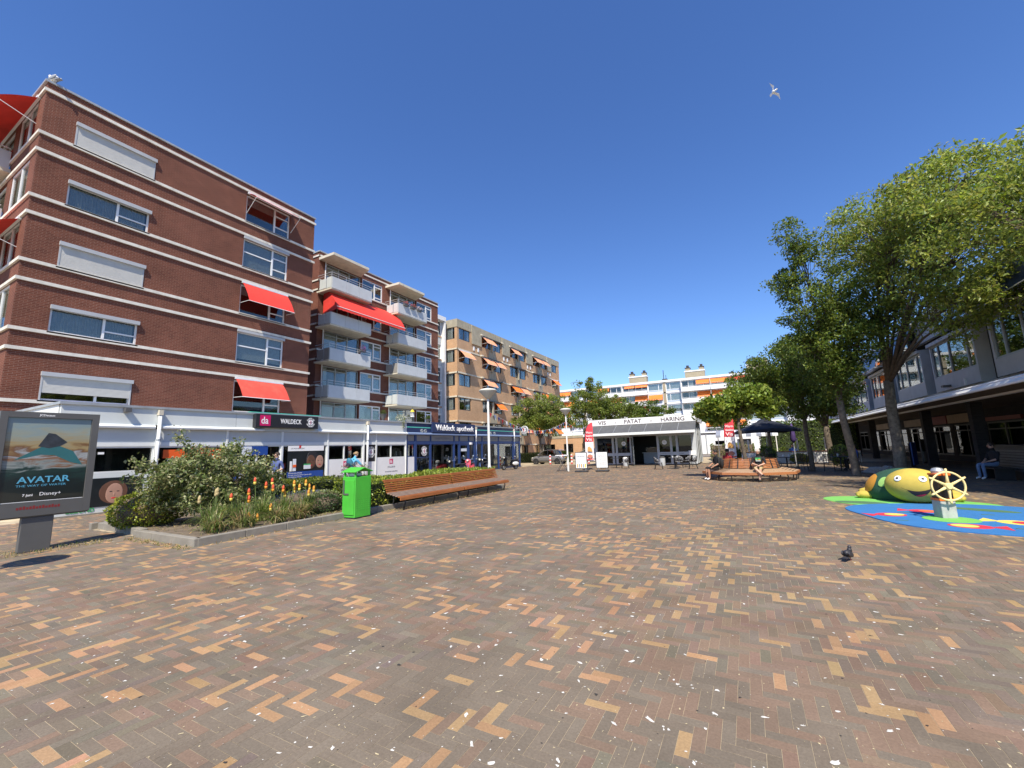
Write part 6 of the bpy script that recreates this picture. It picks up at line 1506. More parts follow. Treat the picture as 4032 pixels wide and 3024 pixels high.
def weave_mat():
    m, n, l, b = nodes('weave'); tc = n.new('ShaderNodeTexCoord'); v = n.new('ShaderNodeTexVoronoi'); v.inputs['Scale'].default_value = 16; l.new(tc.outputs['Object'], v.inputs['Vector'])
    r = ramp2(n, (.015, .015, .016), (.22, .22, .23), .45, .6); l.new(v.outputs['Distance'], r.inputs['Fac']); l.new(r.outputs['Color'], b.inputs['Base Color']); b.inputs['Roughness'].default_value = .45; MATS['weave'] = m
weave_mat()
def cafe_table(label, x, y, rz=0, square=True, cup=True, group='black cafe tables', top='black_metal'):
    t = thing('cafe_table', label, 'table', (x, y, 0), rz, group)
    MB().box(-.36, .36, -.36, .36, .72, .75).build('table_top', top, t, world=False, bevel=.01)
    MB().tube([(0, 0, .03), (0, 0, .72)], .035, 8).build('column', 'black_metal', t, world=False)
    MB().box(-.25, .25, -.03, .03, 0, .03).box(-.03, .03, -.25, .25, .001, .031).build('foot', 'black_metal', t, world=False)
    return t
def cup(label, x, y, z, m='letter_white', h=.1):
    t = thing('cup', label, 'cup', (x, y, z), 0, 'small pots and cups on tables'); MB().lathe([(.03, 0), (.045, h), (.04, h), (.027, .01)], (0, 0, 0), 12).build('bowl', m, t, world=False, smooth='auto'); MB().tube([(.042, 0, h*.8), (.075, 0, h*.55), (.036, 0, h*.25)], .006, 5).build('ear', m, t, world=False); return t
proto = arm_chair(); first = True
def chair_at(o, x, y, rz, label):
    return place(o, (x, y, 0), rz, label)
KC = [(-5.35, 30.2, R_(95), 'woven cafe chair left of the sunny kiosk table'), (-3.25, 30.5, R_(-80), 'woven cafe chair with arm right of the sunny kiosk table'), (-4.25, 31.6, R_(10), 'woven cafe chair behind the sunny kiosk table'), (-9.5, 31.6, R_(100), 'woven cafe chair behind the haring board'), (-7.95, 31.4, R_(-70), 'woven cafe chair right of the menu board'), (-3.9, 33.2, R_(-60), 'woven cafe chair under the kiosk awning at right')]
for i, (x, y, rz, lb) in enumerate(KC): chair_at(proto if i == 0 else copy_tree(proto), x, y, rz, lb)
cafe_table('dark square cafe table in the sun before the kiosk door', -4.4, 30.7, .1); cafe_table('dark cafe table under the awning behind the menu boards', -8.8, 32.2, .1); cafe_table('dark cafe table beside the right kiosk window', -4.6, 33.0, .1)
cup('white cup on the sunny kiosk table', -4.5, 30.6, .75); cup('second white cup on the sunny kiosk table', -4.25, 30.85, .75)
for x, lb in ((-8.75, 'white waste drum left of the kiosk door'), (-5.9, 'grey waste drum right of the kiosk door')):
    t = thing('waste_drum', lb, 'waste bin', (x, 34.9, 0)); MB().lathe([(.2, 0), (.22, .05), (.22, .62), (.0001, .64)], (0, 0, 0), 16).build('drum', 'kiosk_panel', t, world=False, smooth='auto'); MB().lathe([(.225, .60), (.23, .66), (.12, .72), (.0001, .73)], (0, 0, 0), 16).build('lid', 'letter_white' if x < -7 else 'dark_grey_metal', t, world=False, smooth='auto')
# terrace by the arcade
def slat_chair():
    t = thing('terrace_chair', 'x', 'chair', (0, 0, 0), 0, 'black slatted terrace chairs')
    for i in range(5): box('seat_slat', 'black_metal', t, -.2, .2, -.2+.085*i, -.2+.085*i+.06, .44, .46, world=False)
    for i in range(5): MB().box(-.2, .2, .205+.006*i, .22+.006*i, .56+.075*i, .60+.075*i).build('back_slat', 'black_metal', t, world=False)
    for sx in (-1, 1):
        MB().tube([(sx*.2, -.2, .45), (sx*.22, -.24, 0)], .013, 6).build('leg', 'black_metal', t, world=False); MB().tube([(sx*.21, .26, .92), (sx*.2, .2, .45), (sx*.22, .26, 0)], .013, 6).build('leg', 'black_metal', t, world=False)
    return t
sp_ = slat_chair()
for i, (x, y, rz, lb) in enumerate(((2.50, 27.6, R_(-100), 'slatted metal chair right of the left terrace table'), (3.65, 27.6, R_(170), 'slatted metal chair standing alone between the terrace tables'), (1.35, 29.3, R_(30), 'slatted metal chair behind the left terrace table'), (2.35, 28.7, R_(-60), 'slatted metal chair at the back of the left terrace table'), (4.9, 28.6, R_(-90), 'slatted metal chair behind the leaning tree trunk'))):
    chair_at(sp_ if i == 0 else copy_tree(sp_), x, y, rz, lb)
cafe_table('grey terrace table behind the right end of the tree bench', 1.85, 28.2, .05, group='terrace tables'); cafe_table('grey terrace table left of the leaning tree trunk', 4.2, 27.9, .05, group='terrace tables')
cup('pale flower pot on the left terrace table', 1.7, 28.15, .75, 'poster_pale', .15); cup('second pale flower pot on the left terrace table', 1.98, 28.2, .75, 'poster_pale', .15); cup('blue grey flower pot on the right terrace table', 4.1, 27.85, .75, 'poster_pale', .15)
ps = thing('parasol', 'dark navy square parasol over the terrace', 'parasol', (1.15, 32, 0), R_(12))
mat('parasol_navy', (.014, .018, .032), .75, .2, 3, .1, 100)
mb = MB(); S = 1.55; zt, ze = 2.95, 2.33
co = [(S, -S), (S, S), (-S, S), (-S, -S)]
for (a, b) in zip(co, co[1:]+co[:1]):
    m_ = ((a[0]+b[0])/2, (a[1]+b[1])/2); q = .22
    mb.quad([(a[0], a[1], ze), (m_[0], m_[1], ze+.10), (m_[0]*q, m_[1]*q, zt), (a[0]*q, a[1]*q, zt)]).quad([(m_[0], m_[1], ze+.10), (b[0], b[1], ze), (b[0]*q, b[1]*q, zt), (m_[0]*q, m_[1]*q, zt)])
    mb.quad([(a[0], a[1], ze), (m_[0], m_[1], ze+.10), (m_[0]*1.0, m_[1]*1.0, ze-.08), (a[0], a[1], ze-.16)]).quad([(m_[0], m_[1], ze+.10), (b[0], b[1], ze), (b[0], b[1], ze-.16), (m_[0], m_[1], ze-.08)])
cpy = mb.build('canopy', 'parasol_navy', ps, world=False); MB().lathe([(.46, 2.94), (.30, 3.04), (.05, 3.12), (.0001, 3.14)], (0, 0, 0), 8).build('vent_cap', 'parasol_navy', cpy, world=False)
MB().tube([(0, 0, 0), (0, 0, 3.05)], .03, 8).build('pole', 'rail_metal', ps, world=False); MB().box(-.35, .35, -.35, .35, 0, .07).build('base', 'kerb_concrete', ps, world=False)
for a, b in co: MB().tube([(0, 0, 2.2), (a*.6, b*.6, 2.62)], .012, 5).build('rib', 'rail_metal', ps, world=False)
tw = thing('terrace_wall', 'low white planter wall round the terrace', 'wall', (3, 38, 0))
for i in range(8): MB().box(-1.2+1.02*i, -.2+1.02*i-.01, 38, 38.25, 0, .82).build('wall_block', 'white_paint', tw, bevel=.01)
for i in range(4): MB().box(-1.2+2.04*i, .82+2.04*i, 37.95, 38.3, .821, .87).build('timber_cap', 'bench_wood', tw)
for i, x in enumerate((-.6, .1, 3.3, 3.9, 5.0)):
    t = thing('terrace_post', ('first', 'second', 'third', 'fourth', 'fifth')[i]+' white timber post from the left on the terrace wall', 'post', (x, 38.1, .87)); MB().box(x-.05, x+.05, 38.05, 38.15, .871, 1.75).build('shaft', 'white_paint', t); MB().box(x-.07, x+.07, 38.03, 38.17, 1.75, 1.79).build('cap', 'white_paint', t)
for i, (x, y, lb) in enumerate(((4.5, 29.6, 'bushy yellow green plant behind the right terrace table'), (1.0, 30.4, 'dark leafy plant behind the sitting man'), (3.2, 36.6, 'pale green planting at the foot of the terrace wall'), (-.9, 33, 'dark shrub left of the parasol'))):
    blob_shrub('terrace_shrub', lb, (x, y, .75 if i != 2 else .35), (.55, .5, .6) if i != 2 else (.6, .4, .35), 1500, .10, TG if i in (0, 2) else TD, 55+i, z0=.03)
mat('striped_cloth', (.25, .27, .33), .8, .1); mat('purple_cloth', (.07, .04, .16), .8, .2, 6)
t = thing('closed_parasol', 'closed purple parasol on a white pole on the terrace', 'parasol', (2.65, 32.8, 0)); MB().lathe([(.05, 1.5), (.17, 1.7), (.13, 2.3), (.03, 2.75)], (2.65, 32.8, 0), 10).build('cloth', 'purple_cloth', t, smooth=True); MB().tube([(2.65, 32.8, 0), (2.65, 32.8, 1.6)], .035, 8).build('pole', 'rail_metal', t); MB().box(2.35, 2.95, 32.5, 33.1, 0, .06).build('base', 'kerb_concrete', t)
t = thing('terrace_awning', 'striped awning over the far terrace beyond the parasol', 'awning', (.2, 44, 0))
for i in range(12): MB().quad([(-2.4+.4*i, 44, 2.75), (-2.0+.4*i, 44, 2.75), (-2.0+.4*i, 42.5, 2.3), (-2.4+.4*i, 42.5, 2.3)]).quad([(-2.4+.4*i, 42.5, 2.3), (-2.0+.4*i, 42.5, 2.3), (-2.0+.4*i, 42.48, 2.1), (-2.4+.4*i, 42.48, 2.1)]).build('stripe', 'letter_white' if i % 2 else 'striped_cloth', t)
MB().tube([(-2.3, 44, 0), (-2.3, 44, 2.75)], .04, 6).build('post', 'white_paint', t); MB().tube([(2.3, 44, 0), (2.3, 44, 2.75)], .04, 6).build('post', 'white_paint', t)
t = thing('sales_counter', 'dark slatted sales counter in the arcade shade at the right edge', 'counter', (8.7, 22.6, 0))
box('body', 'kiosk_dark', t, 8.45, 9.4, 21.4, 23.9, 0, 1.2)
for i in range(8): box('front_slat', 'dark_grey_metal', t, 8.42, 8.448, 21.5, 23.6, .3+.1*i, .36+.1*i)
box('counter_top', 'black_metal', t, 8.36, 9.45, 21.3, 24.0, 1.2, 1.25)
t = thing('arcade_board', 'blue grey pavement board under the arcade canopy', 'sign board', (8.1, 31.6, 0), R_(60)); MB().box(-.35, .35, -.03, .03, .1, 1.35).build('panel', 'poster_blue', t, world=False, bevel=.01); MB().box(-.3, .3, .10, .13, 0, 1.3).build('rear_panel', 'black_metal', t, world=False)
t = thing('arcade_board', 'white notice board under the arcade canopy', 'sign board', (9.0, 33.4, 0), R_(60)); MB().box(-.4, .4, -.03, .03, .1, 1.5).build('panel', 'dark_grey_metal', t, world=False, bevel=.01); MB().box(-.36, .36, -.04, -.031, .2, .8).build('sheet', 'blind', t, world=False)
# ---------------------------------------------------------------- vehicles
def wheel(parent, x, y, r, w, rimmat='chrome', name='wheel'):
    t = MB().lathe([(r*.66, -w/2), (r*.95, -w/2), (r, -w*.35), (r, w*.35), (r*.95, w/2), (r*.66, w/2)], (x, y, r), 22, 'y').build(name, 'rubber', parent, world=False, smooth='auto')
    sgn = -1 if y < 0 else 1
    rm = MB().lathe([(.0001, sgn*w*.42), (r*.2, sgn*w*.44), (r*.62, sgn*w*.36), (r*.67, sgn*w*.5), (r*.67, -sgn*w*.4)], (x, y, r), 22, 'y').build('rim', rimmat, t, world=False, smooth='auto')
    for i in range(5):
        a = 2*math.pi*i/5+.3; MB().box(-.03, .03, r*.18, r*.62, 0, .012, lambda u, v, n: (x+u*math.cos(a)-v*math.sin(a), y+sgn*(w*.44+n), r+u*math.sin(a)+v*math.cos(a))).build('spoke', rimmat, rm, world=False)
def car(label, loc, rz, paint):
    t = thing('parked_car', label, 'car', loc, rz, 'parked hatchbacks')
    # nose towards +x; stations: x, half width, z of sill, belt, and body top
    W2 = .80
    prof = [(-1.82, .40, .80), (-1.80, .36, .96), (-1.70, .26, 1.03), (-1.30, .20, 1.04), (-.4, .18, 1.01), (.55, .18, .99), (1.05, .20, .97), (1.48, .24, .88), (1.74, .30, .72), (1.82, .36, .56)]
    ring = []
    mb = MB(); K = len(prof)
    for (x, z0, z1) in prof:
        end = abs(x) > 1.6; w = W2*(.86 if abs(x) > 1.75 else .95 if end else 1.0)
        zm = z0+(z1-z0)*.5
        for (yy, zz) in ((-w*.93, z0), (-w, z0+.10), (-w*1.0, zm), (-w*.95, z1), (w*.95, z1), (w*1.0, zm), (w, z0+.10), (w*.93, z0)): mb.v.append((x, yy, zz))
    n = 8
    for i in range(K-1):
        for k in range(n): mb.f.append((i*n+k, i*n+(k+1) % n, (i+1)*n+(k+1) % n, (i+1)*n+k)); mb.mi.append(0)
    mb.f += [tuple(range(n))[::-1], tuple((K-1)*n+k for k in range(n))]; mb.mi += [0, 0]
    body = mb.build('body', paint, t, world=False, smooth='auto'); ss = body.modifiers.new('s', 'SUBSURF'); ss.levels = 1; ss.render_levels = 1
    # cabin
    cab = [(-1.74, 1.0, .70), (-1.56, 1.38, .63), (-1.1, 1.49, .61), (-.2, 1.51, .61), (.35, 1.42, .63), (1.14, .98, .72)]
    mb = MB()
    for x, z, w in cab: mb.v += [(x, -w, z), (x, w, z)]
    k = len(cab)
    for i in range(k-1): mb.f.append((2*i, 2*i+2, 2*i+3, 2*i+1)); mb.mi.append(0)
    roof = mb.build('roof', paint, t, world=False, smooth='auto')
    gl = MB()
    for sg in (-1, 1):
        low = [(-1.68, sg*.765, 1.0), (-.95, sg*.77, .99), (-.15, sg*.77, .98), (1.04, sg*.765, .96)]; up = [(-1.52, sg*.635, 1.34), (-1.0, sg*.615, 1.44), (-.1, sg*.615, 1.46), (.34, sg*.635, 1.38)]
        for i in range(3):
            g2 = MB().quad([low[i], low[i+1], up[i+1], up[i]]).build('side_window', 'car_glass', t, world=False)
        for i in (1, 2):
            q = Vector(low[i]); v = Vector(up[i]); MB().tube([q, v], .03, 5).build('pillar', paint if i == 3 else 'black_metal', t, world=False)
        MB().tube([low[0], up[0], up[1], up[2], up[3], low[3]], .028, 6).build('roof_rail', paint, t, world=False)
        MB().ball((.82, sg*.88, .99), (.10, .08, .06), 10, 7).build('mirror', paint, t, world=False, smooth=True)
        MB().ball((1.62, sg*.58, .66), (.16, .14, .07), 12, 8).build('headlight', 'lamp_glass', t, world=False, smooth=True); MB().ball((-1.72, sg*.66, .86), (.08, .10, .14), 10, 8).build('tail_light', 'poster_red', t, world=False, smooth=True)
        for x in (-1.18, 1.20):
            MB().lathe([(.335, -.01), (.335, .03)], (x, sg*.775, .30), 20, 'y').build('wheel_arch', 'black_metal', t, world=False); wheel(t, x, sg*.74, .29, .17)
        for x in (-.5, .38): MB().box(x, x+.16, sg*.805-.012, sg*.805+.012, .84, .87).build('door_handle', paint, t, world=False)
        MB().box(-1.0, .95, sg*.80-.01, sg*.80+.014, .34, .40).build('side_strip', 'black_metal', t, world=False)
    MB().quad([(1.14, -.70, .985), (1.14, .70, .985), (.36, .61, 1.42), (.36, -.61, 1.42)]).build('windscreen', 'car_glass', t, world=False)
    MB().quad([(-1.76, -.66, 1.01), (-1.76, .66, 1.01), (-1.57, .60, 1.38), (-1.57, -.60, 1.38)]).build('rear_window', 'car_glass', t, world=False)
    MB().box(-1.5, .85, -.7, .7, .45, .9).build('interior', 'interior_dark', t, world=False)
    MB().box(1.74, 1.80, -.45, .45, .40, .54).build('grille', 'black_metal', t, world=False); MB().box(1.801, 1.806, -.24, .24, .42, .50).build('number_plate', 'poster_yellow', t, world=False); MB().box(-1.84, -1.80, -.24, .24, .62, .72).build('number_plate', 'poster_yellow', t, world=False)
    return t
mat('paint_grey', (.26, .25, .24), .35, .04, 2, metal=.55, coat=.8); mat('paint_silver', (.36, .37, .39), .3, .04, 2, metal=.6, coat=.8)
car('dark grey hatchback parked with its nose to the left behind a bollard', (-18.0, 40.6, -.012), R_(180), 'paint_grey')
car('silver hatchback behind the grey car, half hidden by lamp post and flag', (-15.6, 46.5, -.012), R_(178), 'paint_silver')

def scooter(label, loc, rz, paint, panel, shield):
    t = thing('motor_scooter', label, 'scooter', loc, rz, 'motor scooters by the pharmacy')   # front towards +x
    wheel(t, .62, 0, .22, .10, 'galvanised', 'front_wheel'); wheel(t, -.62, 0, .22, .11, 'galvanised', 'rear_wheel')
    MB().prism([(-.95, .52), (-.85, .72), (-.35, .74), (-.15, .62), (-.10, .34), (-.45, .26), (-.62, .36)], -.15, .15, FYN(0)).build('rear_body', paint, t, world=False, bevel=.05)
    for s in (-1, 1): MB().ball((-.52, s*.16, .48), (.34, .05, .15), 14, 8).build('side_panel', panel, t, world=False, smooth=True)
    MB().prism([(-.9, .74), (-.82, .82), (-.45, .80), (-.1, .80), (-.02, .74), (-.3, .71)], -.14, .14, FYN(0)).build('seat', 'rubber', t, world=False, bevel=.03)
    MB().box(-.2, .32, -.14, .14, .25, .31).build('floor_board', paint, t, world=False, bevel=.02)
    MB().prism([(.30, .28), (.44, .30), (.52, .70), (.45, .98), (.36, .98), (.40, .65)], -.20, .20, FYN(0)).build('leg_shield', shield, t, world=False, bevel=.05)
    MB().ball((.62, 0, .40), (.26, .085, .14), 14, 8).build('front_fender', paint, t, world=False, smooth=True)
    MB().tube([(.62, .07, .22), (.50, .05, .7), (.42, 0, 1.0)], .022, 6).tube([(.62, -.07, .22), (.50, -.05, .7), (.42, 0, 1.0)], .022, 6).build('fork', 'chrome', t, world=False)
    MB().tube([(.30, -.36, 1.06), (.40, -.18, 1.04), (.42, 0, 1.0), (.40, .18, 1.04), (.30, .36, 1.06)], .018, 6).build('handlebar', 'chrome', t, world=False)
    MB().ball((.47, 0, .98), (.12, .13, .10), 12, 8).build('headset', paint, t, world=False, smooth=True); MB().ball((.57, 0, .97), (.03, .075, .07), 12, 8).build('headlight', 'lamp_glass', t, world=False, smooth=True)
    for s in (-1, 1):
        m_ = MB().tube([(.38, s*.25, 1.05), (.36, s*.33, 1.24)], .007, 5).build('mirror_stalk', 'chrome', t, world=False); MB().ball((.36, s*.34, 1.28), (.015, .06, .045), 10, 7).build('mirror', 'chrome', m_, world=False, smooth=True)
    MB().tube([(-.3, -.17, .24), (-.9, -.19, .34)], [.03, .05], 8).build('exhaust', 'chrome', t, world=False); MB().ball((-.93, 0, .62), (.03, .09, .05), 10, 6).build('tail_light', 'poster_red', t, world=False, smooth=True)
    MB().tube([(-.7, .12, .76), (-1.05, .1, .82), (-1.05, -.1, .82), (-.7, -.12, .76)], .014, 6).build('rack', 'chrome', t, world=False)
    MB().tube([(0, .12, .25), (.02, .2, .01)], .012, 5).build('stand', 'black_metal', t, world=False)
    return t
mat('paint_black', (.012, .012, .013), .25, .1, 3, coat=.7); mat('paint_white', (.72, .72, .70), .3, .04, 3, coat=.5); mat('paint_pink', (.62, .07, .09), .35, .06, 3, coat=.5)
scooter('black and white scooter parked in the sun before the far pharmacy window', (-17.15, 30.6, 0), R_(-112), 'paint_black', 'paint_white', 'paint_black')
scooter('black scooter half hidden behind the hedge by the pharmacy window', (-16.9, 22.9, 0), R_(-100), 'paint_black', 'paint_black', 'paint_black')
scooter('pinkish red scooter half hidden behind the hedge before the pharmacy door', (-16.9, 24.5, 0), R_(-70), 'paint_pink', 'paint_pink', 'paint_pink')
scooter('dark scooter behind the hedge end near the lamp post', (-17.0, 26.4, 0), R_(-85), 'paint_black', 'dark_grey_metal', 'paint_black')

# ---------------------------------------------------------------- bicycle
def bicycle(label, loc, rz, fm='black_metal'):
    t = thing('bicycle', label, 'bicycle', loc, rz)               # front towards +x
    for x, nm in ((-.53, 'rear_wheel'), (.53, 'front_wheel')):
        w = MB().tube([(x+.33*math.cos(2*math.pi*i/28), 0, .345+.33*math.sin(2*math.pi*i/28)) for i in range(29)], .018, 6, cap=False).build(nm, 'rubber', t, world=False, smooth=True)
        MB().tube([(x+.305*math.cos(2*math.pi*i/28), 0, .345+.305*math.sin(2*math.pi*i/28)) for i in range(29)], .008, 5, cap=False).build('rim', 'chrome', w, world=False, smooth=True)
        sp = MB()
        for i in range(14): sp.tube([(x, .02*(-1)**i, .345), (x+.30*math.cos(2*math.pi*i/14), 0, .345+.30*math.sin(2*math.pi*i/14))], .002, 3)
        sp.build('spokes', 'chrome', w, world=False)
        MB().tube([(x+.37*math.cos(a), 0, .345+.37*math.sin(a)) for a in [R_(20+140*i/12) for i in range(13)]], .014, 5).build('mudguard', fm, w, world=False)
    f = MB().tube([(-.53, 0, .345), (-.1, 0, .30), (-.22, 0, .86)], .017, 7).tube([(-.53, 0, .345), (-.19, 0, .72)], .013, 6).tube([(-.1, 0, .30), (.36, 0, .78)], .019, 7).tube([(-.2, 0, .74), (.34, 0, .86)], .017, 7).tube([(.53, 0, .345), (.38, 0, .70), (.32, 0, 1.0)], .017, 7)
    f.build('frame', fm, t, world=False, smooth=True)
    MB().ball((-.24, 0, .92), (.14, .08, .04), 12, 8).build('saddle', 'rubber', t, world=False, smooth=True)
    MB().tube([(.05, -.28, 1.05), (.22, -.26, 1.08), (.33, 0, 1.04), (.22, .26, 1.08), (.05, .28, 1.05)], .013, 6).build('handlebar', 'chrome', t, world=False)
    MB().tube([(-.1, -.07, .30), (-.02, -.09, .15)], .01, 5).tube([(-.1, .07, .30), (-.18, .09, .45)], .01, 5).build('crank', 'chrome', t, world=False)
    MB().box(-.86, -.34, -.06, .06, .71, .73).build('rack', 'black_metal', t, world=False)
    for s in (-1, 1): MB().box(-.80, -.42, s*.14-.055, s*.14+.055, .38, .72).build('pannier', 'bag_grey', t, world=False, bevel=.03)
    return t
mat('bag_grey', (.12, .13, .15), .7, .15, 5)
BIKE = (-15.0, 12.98, 0); bicycle('black city bicycle with grey panniers ridden past the drugstore', BIKE, R_(86))

# ---------------------------------------------------------------- people
def figure(name, label, loc, rz, J, mats, hair=None, extra=None):
    """J: joint -> (x,y,z) local, facing -Y. One skinned body; materials by nearest bone."""
    t = thing(name, label, 'person', loc, rz)
    E = [('pelvis', 'waist', 'torso'), ('waist', 'chest', 'torso'), ('chest', 'neckb', 'torso'), ('neckb', 'neck', 'head'), ('neck', 'head', 'head'), ('head', 'crown', 'head')]
    RAD = {'pelvis': (.155, .125), 'waist': (.145, .12), 'chest': (.165, .13), 'neckb': (.085, .075), 'neck': (.056, .06), 'head': (.078, .094), 'crown': (.062, .075)}
    for s in 'LR':
        E += [('chest', 'sh'+s, 'torso'), ('sh'+s, 'el'+s, 'uarm'), ('el'+s, 'wr'+s, 'farm'), ('wr'+s, 'pm'+s, 'hand'), ('pelvis', 'hp'+s, 'hips'), ('hp'+s, 'kn'+s, 'thigh'), ('kn'+s, 'an'+s, 'shin'), ('an'+s, 'to'+s, 'foot')]
        RAD.update({'sh'+s: (.07, .07), 'el'+s: (.045, .045), 'wr'+s: (.03, .033), 'pm'+s: (.036, .02), 'hp'+s: (.095, .095), 'kn'+s: (.062, .062), 'an'+s: (.042, .045), 'to'+s: (.04, .032)})
        w, e = Vector(J['wr'+s]), Vector(J['el'+s]); d = (w-e).normalized(); J['pm'+s] = tuple(w+d*.085)
        sd = d.cross(Vector((0, 0, 1))); sd = sd.normalized() if sd.length > .1 else Vector((1, 0, 0)); dn = d.cross(sd).normalized()
        if dn.z > 0: dn = -dn
        for k in range(4):
            a = f'f{k}a{s}'; b = f'f{k}b{s}'; L = (.034, .042, .038, .028)[k]
            p0 = Vector(J['pm'+s])+sd*(-.030+.02*k)+d*.022; J[a] = tuple(p0+d*L*.7); J[b] = tuple(p0+d*L*1.4+dn*.02); RAD[a] = (.0095,)*2; RAD[b] = (.008,)*2; E += [('pm'+s, a, 'hand'), (a, b, 'hand')]
        J['tha'+s] = tuple(w+d*.045-sd*.035); J['thb'+s] = tuple(w+d*.085-sd*.055+dn*.012); RAD['tha'+s] = (.012,)*2; RAD['thb'+s] = (.01,)*2; E += [('wr'+s, 'tha'+s, 'hand'), ('tha'+s, 'thb'+s, 'hand')]
    h, n_ = Vector(J['head']), Vector(J['neck'])
    names = list(RAD); idx = {k: i for i, k in enumerate(names)}
    me = bpy.data.meshes.new('tmp'); me.from_pydata([J[k] for k in names], [(idx[a], idx[b]) for a, b, _ in E], [])
    o = bpy.data.objects.new('tmp', me); COL.objects.link(o)
    sk = o.modifiers.new('skin', 'SKIN'); sk.use_smooth_shade = True; sk.branch_smoothing = .6
    for i, k in enumerate(names): me.skin_vertices[0].data[i].radius = RAD[k]; me.skin_vertices[0].data[i].use_root = (k == 'pelvis')
    sb = o.modifiers.new('sub', 'SUBSURF'); sb.levels = 2; sb.render_levels = 2
    dg = bpy.context.evaluated_depsgraph_get(); m2 = bpy.data.meshes.new_from_object(o.evaluated_get(dg)); bpy.data.objects.remove(o)
    m2.name = 'body'; m2.materials.clear()
    slots = {}
    for tg in ('torso', 'uarm', 'farm', 'hand', 'hips', 'thigh', 'shin', 'foot', 'head'):
        mm = mats[tg]
        if mm not in slots: slots[mm] = len(slots); m2.materials.append(M(mm))
    A = np.array([J[a] for a, b, _ in E]); Bv = np.array([J[b] for a, b, _ in E]); rr = np.array([(RAD[a][0]+RAD[b][0])/2 for a, b, _ in E])
    for p in m2.polygons:
        c = np.array(p.center); ab = Bv-A; tt = np.clip(((c-A)*ab).sum(1)/np.maximum((ab*ab).sum(1), 1e-9), 0, 1)
        dd = np.linalg.norm(c-(A+ab*tt[:, None]), axis=1)/rr; p.material_index = slots[mats[E[int(dd.argmin())][2]]]; p.use_smooth = True
    b = bpy.data.objects.new('body', m2); COL.objects.link(b); b.parent = t
    up = (Vector(J['crown'])-h).normalized(); face = Vector(J.get('face', (0, -1, 0))).normalized(); side = up.cross(face).normalized()
    R3 = Matrix((side, -face, up)).transposed()
    def hp(x, y, z): return tuple(h+R3 @ Vector((x, y, z)))
    MB().tube([hp(0, -.085, .035), hp(0, -.105, .0), hp(0, -.088, -.012)], [.008, .016, .012], 7).build('nose', mats['head'], b, world=False, smooth=True)
    for s in (-1, 1):
        MB().ball(hp(s*.083, .01, .0), (.014, .02, .032), 8, 6, rot=R3).build('ear', mats['head'], b, world=False, smooth=True); MB().ball(hp(s*.033, -.084, .03), (.012, .008, .008), 8, 5, rot=R3).build('eye', 'letter_dark', b, world=False, smooth=True)
    MB().ball(hp(0, -.082, -.045), (.024, .008, .007), 8, 5, rot=R3).build('mouth', 'lips', b, world=False, smooth=True)
    if hair:
        hb = MB().ball((0, 0, 0), (1, 1, 1), 18, 14); vs = []
        for x, y, z in hb.v:
            q = Vector((x*.093, y*.112+.014, z*.10+.042)); 
            if y < -.2 and z < .45: q.y = max(q.y, -.06)
            if z < -.25: q *= .86
            vs.append(hp(*q))
        hb.v = vs; hb.build('hair', hair, t, world=False, smooth=True)
    if extra: extra(t, b, hp, R3)
    return t
mat('skin', (.56, .33, .23), .5, .08, 8); mat('skin_tan', (.42, .22, .14), .5, .08, 8); mat('lips', (.35, .13, .11), .5, .05); mat('polo_blue', (.075, .105, .25), .8, .12, 12); mat('trouser_navy', (.018, .022, .05), .85, .15, 6)
mat('tee_black', (.014, .014, .016), .85, .2, 6); mat('shorts_tan', (.42, .31, .16), .85, .12, 8); mat('hair_grey', (.52, .48, .44), .8, .2, 30); mat('hair_dark', (.045, .03, .02), .7, .3, 30); mat('hair_blond', (.30, .20, .10), .7, .3, 30); mat('hair_black', (.010, .009, .009), .7, .3, 30)
mat('shirt_sky', (.10, .38, .60), .8, .10, 8); mat('pack_teal', (.03, .16, .24), .7, .15, 6); mat('trouser_dark', (.03, .027, .025), .85, .2, 6); mat('shoe_black', (.02, .02, .02), .6, .2, 8); mat('shoe_white', (.7, .7, .7), .6, .1); mat('jeans', (.16, .24, .38), .85, .12, 8); mat('shirt_red', (.28, .02, .02), .8, .1); mat('shirt_blue', (.05, .12, .42), .8, .1); mat('shirt_pale', (.5, .5, .48), .85, .1)
def stand(h=1.75): 
    s = h/1.75
    J = {'pelvis': (0, 0, .95), 'waist': (0, -.01, 1.10), 'chest': (0, 0, 1.32), 'neckb': (0, .01, 1.46), 'neck': (0, 0, 1.53), 'head': (0, -.02, 1.63), 'crown': (0, -.01, 1.71),
         'shL': (.19, .01, 1.41), 'shR': (-.19, .01, 1.41), 'elL': (.24, .03, 1.13), 'elR': (-.24, .03, 1.13), 'wrL': (.24, -.06, .88), 'wrR': (-.24, -.06, .88),
         'hpL': (.095, 0, .90), 'hpR': (-.095, 0, .90), 'knL': (.10, -.02, .50), 'knR': (-.10, -.02, .50), 'anL': (.10, .02, .09), 'anR': (-.10, .02, .09), 'toL': (.11, -.13, .04), 'toR': (-.11, -.13, .04)}
    return {k: tuple(q*s for q in v) for k, v in J.items()}
